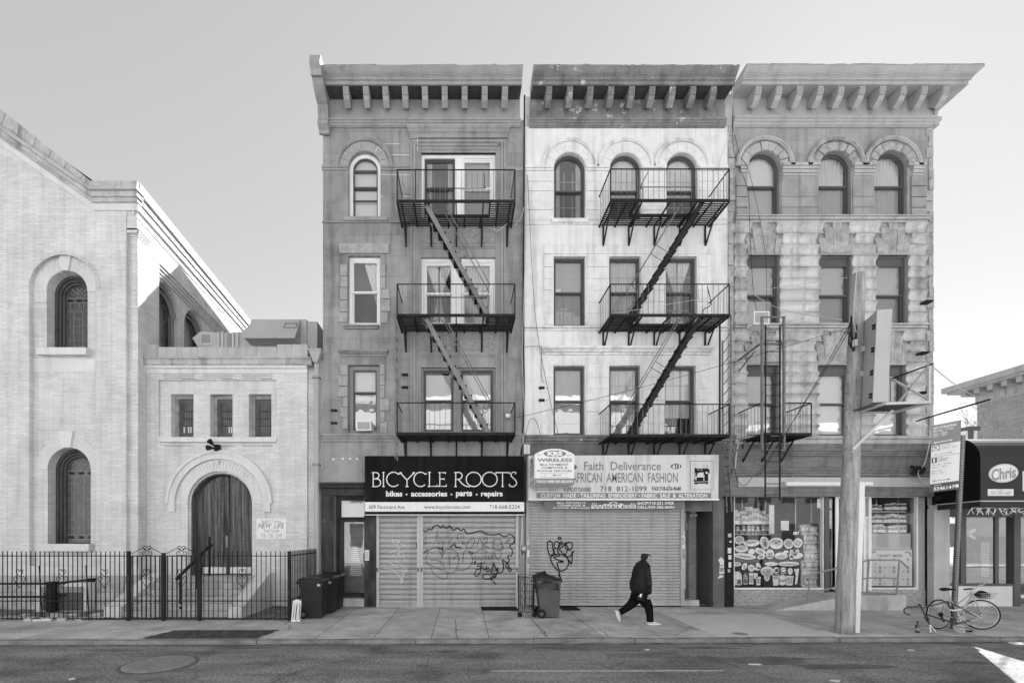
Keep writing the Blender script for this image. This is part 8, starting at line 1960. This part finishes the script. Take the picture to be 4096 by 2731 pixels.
# hands: palm, thumb and four curled fingers of different lengths
for s, (a, b) in ((-1, (815, 872)), (1, (855, 805))):
    y = s*.225; k = 1
    g.tube([L(a, b, y), L(a+2, b+18, y), L(a, b+38, y)], [(.026, .018), (.036, .020), (.036, .018)], 10)
    for i, (dx, ln) in enumerate(((24, .9), (9, 1.05), (-7, 1.0), (-21, .78))):
        p0 = L(a+dx, b+34, y); g.tube([p0, L(a+dx-2, b+34+22*ln, y+s*-.004), L(a+dx-10, b+34+38*ln, y-s*.018), L(a+dx-16, b+34+44*ln, y-s*.034)], [.0105, .010, .009, .007], 7)
    g.tube([L(a+22, b+6, y), L(a+38, b+26, y-s*.01), L(a+36, b+48, y-s*.016)], [.012, .011, .008], 7)
voxel(g.build('body', M['skin'], man), .008, 1)
g = G(); loft(g, [(L(790, 285), .045, .06), (L(800, 258), .082, .080), (L(806, 228), .099, .088), (L(812, 198), .102, .086), (L(818, 170), .085, .070), (L(822, 154), .035, .04)], 16); g.tube([L(820, 170, 0), L(880, 182, 0), L(897, 208, 0)], [(.03, .06), (.022, .066), (.012, .06)], 10); voxel(g.build('hair', M['hair'], man), .009, 2)
g = G()
for s in (-1, 1): g.lathe(tuple(L(889, 264, s*.034)), [(.009, -.004), (.009, .004)], 8, 'x')
g.tube([L(876, 256, -.062), L(905, 257, -.045), L(908, 257, .045), L(876, 256, .062)], .0045, 5); g.build('eyes_and_brow', M['black'], man)
# jacket: torso, collar and sleeves welded to one garment
g = G(); loft(g, [(L(775, 308), .085, .09), (L(752, 345), .12, .17), (L(742, 400), .165, .235), (L(738, 480), .20, .25), (L(732, 580), .215, .25), (L(722, 680), .245, .26), (L(722, 760), .245, .26), (L(735, 815), .225, .245), (L(738, 835), .215, .235)], 20)
g.tube([L(745, 285), L(790, 300), L(840, 340), L(870, 380)], [(.05, .10), (.065, .10), (.05, .085), (.035, .06)], 12); g.tube([L(872, 350), L(884, 390), L(878, 430)], [(.022, .05), (.028, .06), (.03, .07)], 8)
for s, pts in ((-1, [(775, 385), (778, 470), (788, 580), (800, 660), (808, 760), (818, 858)]), (1, [(780, 385), (800, 480), (812, 600), (830, 700), (850, 790)])):
    rr = [(.095, .08), (.10, .085), (.095, .08), (.088, .078), (.078, .07), (.055, .05)]
    g.tube([L(a, b, s*(.195+.03*min(i, 2)/2)) for i, (a, b) in enumerate(pts)], rr[:len(pts)], 12)
rnd = random.Random(2)
for i in range(14):   # folds of cloth on the near sleeve and flank
    a, b = rnd.uniform(740, 830), rnd.uniform(560, 800); yy = -.30 if a > 760 else -.25
    g.tube([L(a-30, b+rnd.uniform(-10, 14), yy), L(a, b, yy-.012), L(a+28, b+rnd.uniform(-14, 18), yy)], [.004, .012, .004], 6)
voxel(g.build('jacket', M['jacket'], man), .012, 2)
g = G(); loft(g, [(L(728, 800), .19, .22), (L(718, 880), .185, .215), (L(712, 960), .175, .20)], 16)
g.tube([L(735, 900, -.10), L(785, 1000, -.10), L(845, 1100, -.10), L(868, 1230, -.095), L(880, 1355, -.09)], [(.16, .12), (.14, .115), (.105, .10), (.085, .09), (.088, .088)], 14)
g.tube([L(690, 900, .10), L(650, 1000, .10), L(575, 1085, .10), L(470, 1165, .10), L(380, 1222, .10)], [(.15, .12), (.135, .115), (.105, .10), (.085, .09), (.075, .08)], 14)
voxel(g.build('trousers', M['trouser'], man), .012, 2)
g = G(); g.tube([L(862, 905, -.215), L(882, 1000, -.222), L(898, 1100, -.205), L(908, 1220, -.188), L(915, 1345, -.182)], [(.004, .009)]*5, 6); g.build('side_stripe', M['ltgrey'], man)
g = G(); g.slab([(v.x, v.z) for v in (L(590, 960), L(615, 850), L(705, 845), L(705, 965))], py-.275, py-.262); bg2 = g.build('hanging_pouch', M['jacket'], man)
g = G(); g.slab([(v.x, v.z) for v in (L(612, 908), L(640, 865), L(645, 848), L(678, 842), L(668, 890), L(655, 914), L(640, 885))], py-.279, py-.275); g.build('pouch_mark', M['white'], bg2)
for s, pts, sole in ((-.09, [(825, 1372), (870, 1368), (930, 1375), (985, 1388), (1040, 1398)], [(808, 1394), (870, 1403), (960, 1406), (1055, 1400)]), (.10, [(345, 1180), (352, 1230), (358, 1290), (372, 1340), (388, 1378)], [(312, 1180), (325, 1260), (350, 1340), (385, 1392)])):
    g = G(); g.tube([L(a, b, s) for a, b in pts], [(.045, .042), (.055, .045), (.05, .047), (.035, .047), (.016, .035)], 12); sh = g.build('trainer', M['shoe'], man, smooth=True)
    g = G(); g.tube([L(a, b, s) for a, b in sole], [(.014, .045), (.016, .05), (.016, .052), (.012, .04)], 10); g.build('sole', M['white'], sh, smooth=True)
    g = G(); mid = pts[2]; g.tube([L(mid[0]-18, mid[1]-26, s-.03), L(mid[0]+12, mid[1]-34, s), L(mid[0]-10, mid[1]-28, s+.03)], .008, 6); g.build('laces', M['black'], sh)
# ================================================================= the other side of the street (behind the viewer, seen in the window glass)
for i, (x0, x1, h_, lab, c) in enumerate([(-34, -9, 10.5, 'long pale rendered terrace on the opposite side of the street, left part', .78), (-8.8, 12, 11.5, 'pale painted house row on the opposite side of the street, middle part', .82), (12.2, 36, 9.5, 'low pale brick row on the opposite side of the street, right part', .75)]):
    t = thing('opposite_building', lab, 'building', ((x0+x1)/2, -5.2, 0))
    G().box(x0, x1, -14, -5.2, 0, h_).build('wall', mat('opposite_wall_%s' % 'abc'[i], c, var=.05, fine=.02), t)
    g = G()
    for f in range(3):
        n = int((x1-x0)/1.7)
        for j in range(n): xx = x0+.7+j*1.7; z = 1.2+f*3.2; g.box(xx, xx+.9, -5.22, -5.19, z, z+1.7)
    g.build('window', M['dkgrey'], t)
    G().box(x0-.1, x1+.1, -5.6, -4.75, h_, h_+.5).build('cornice', M['offwhite'], t)
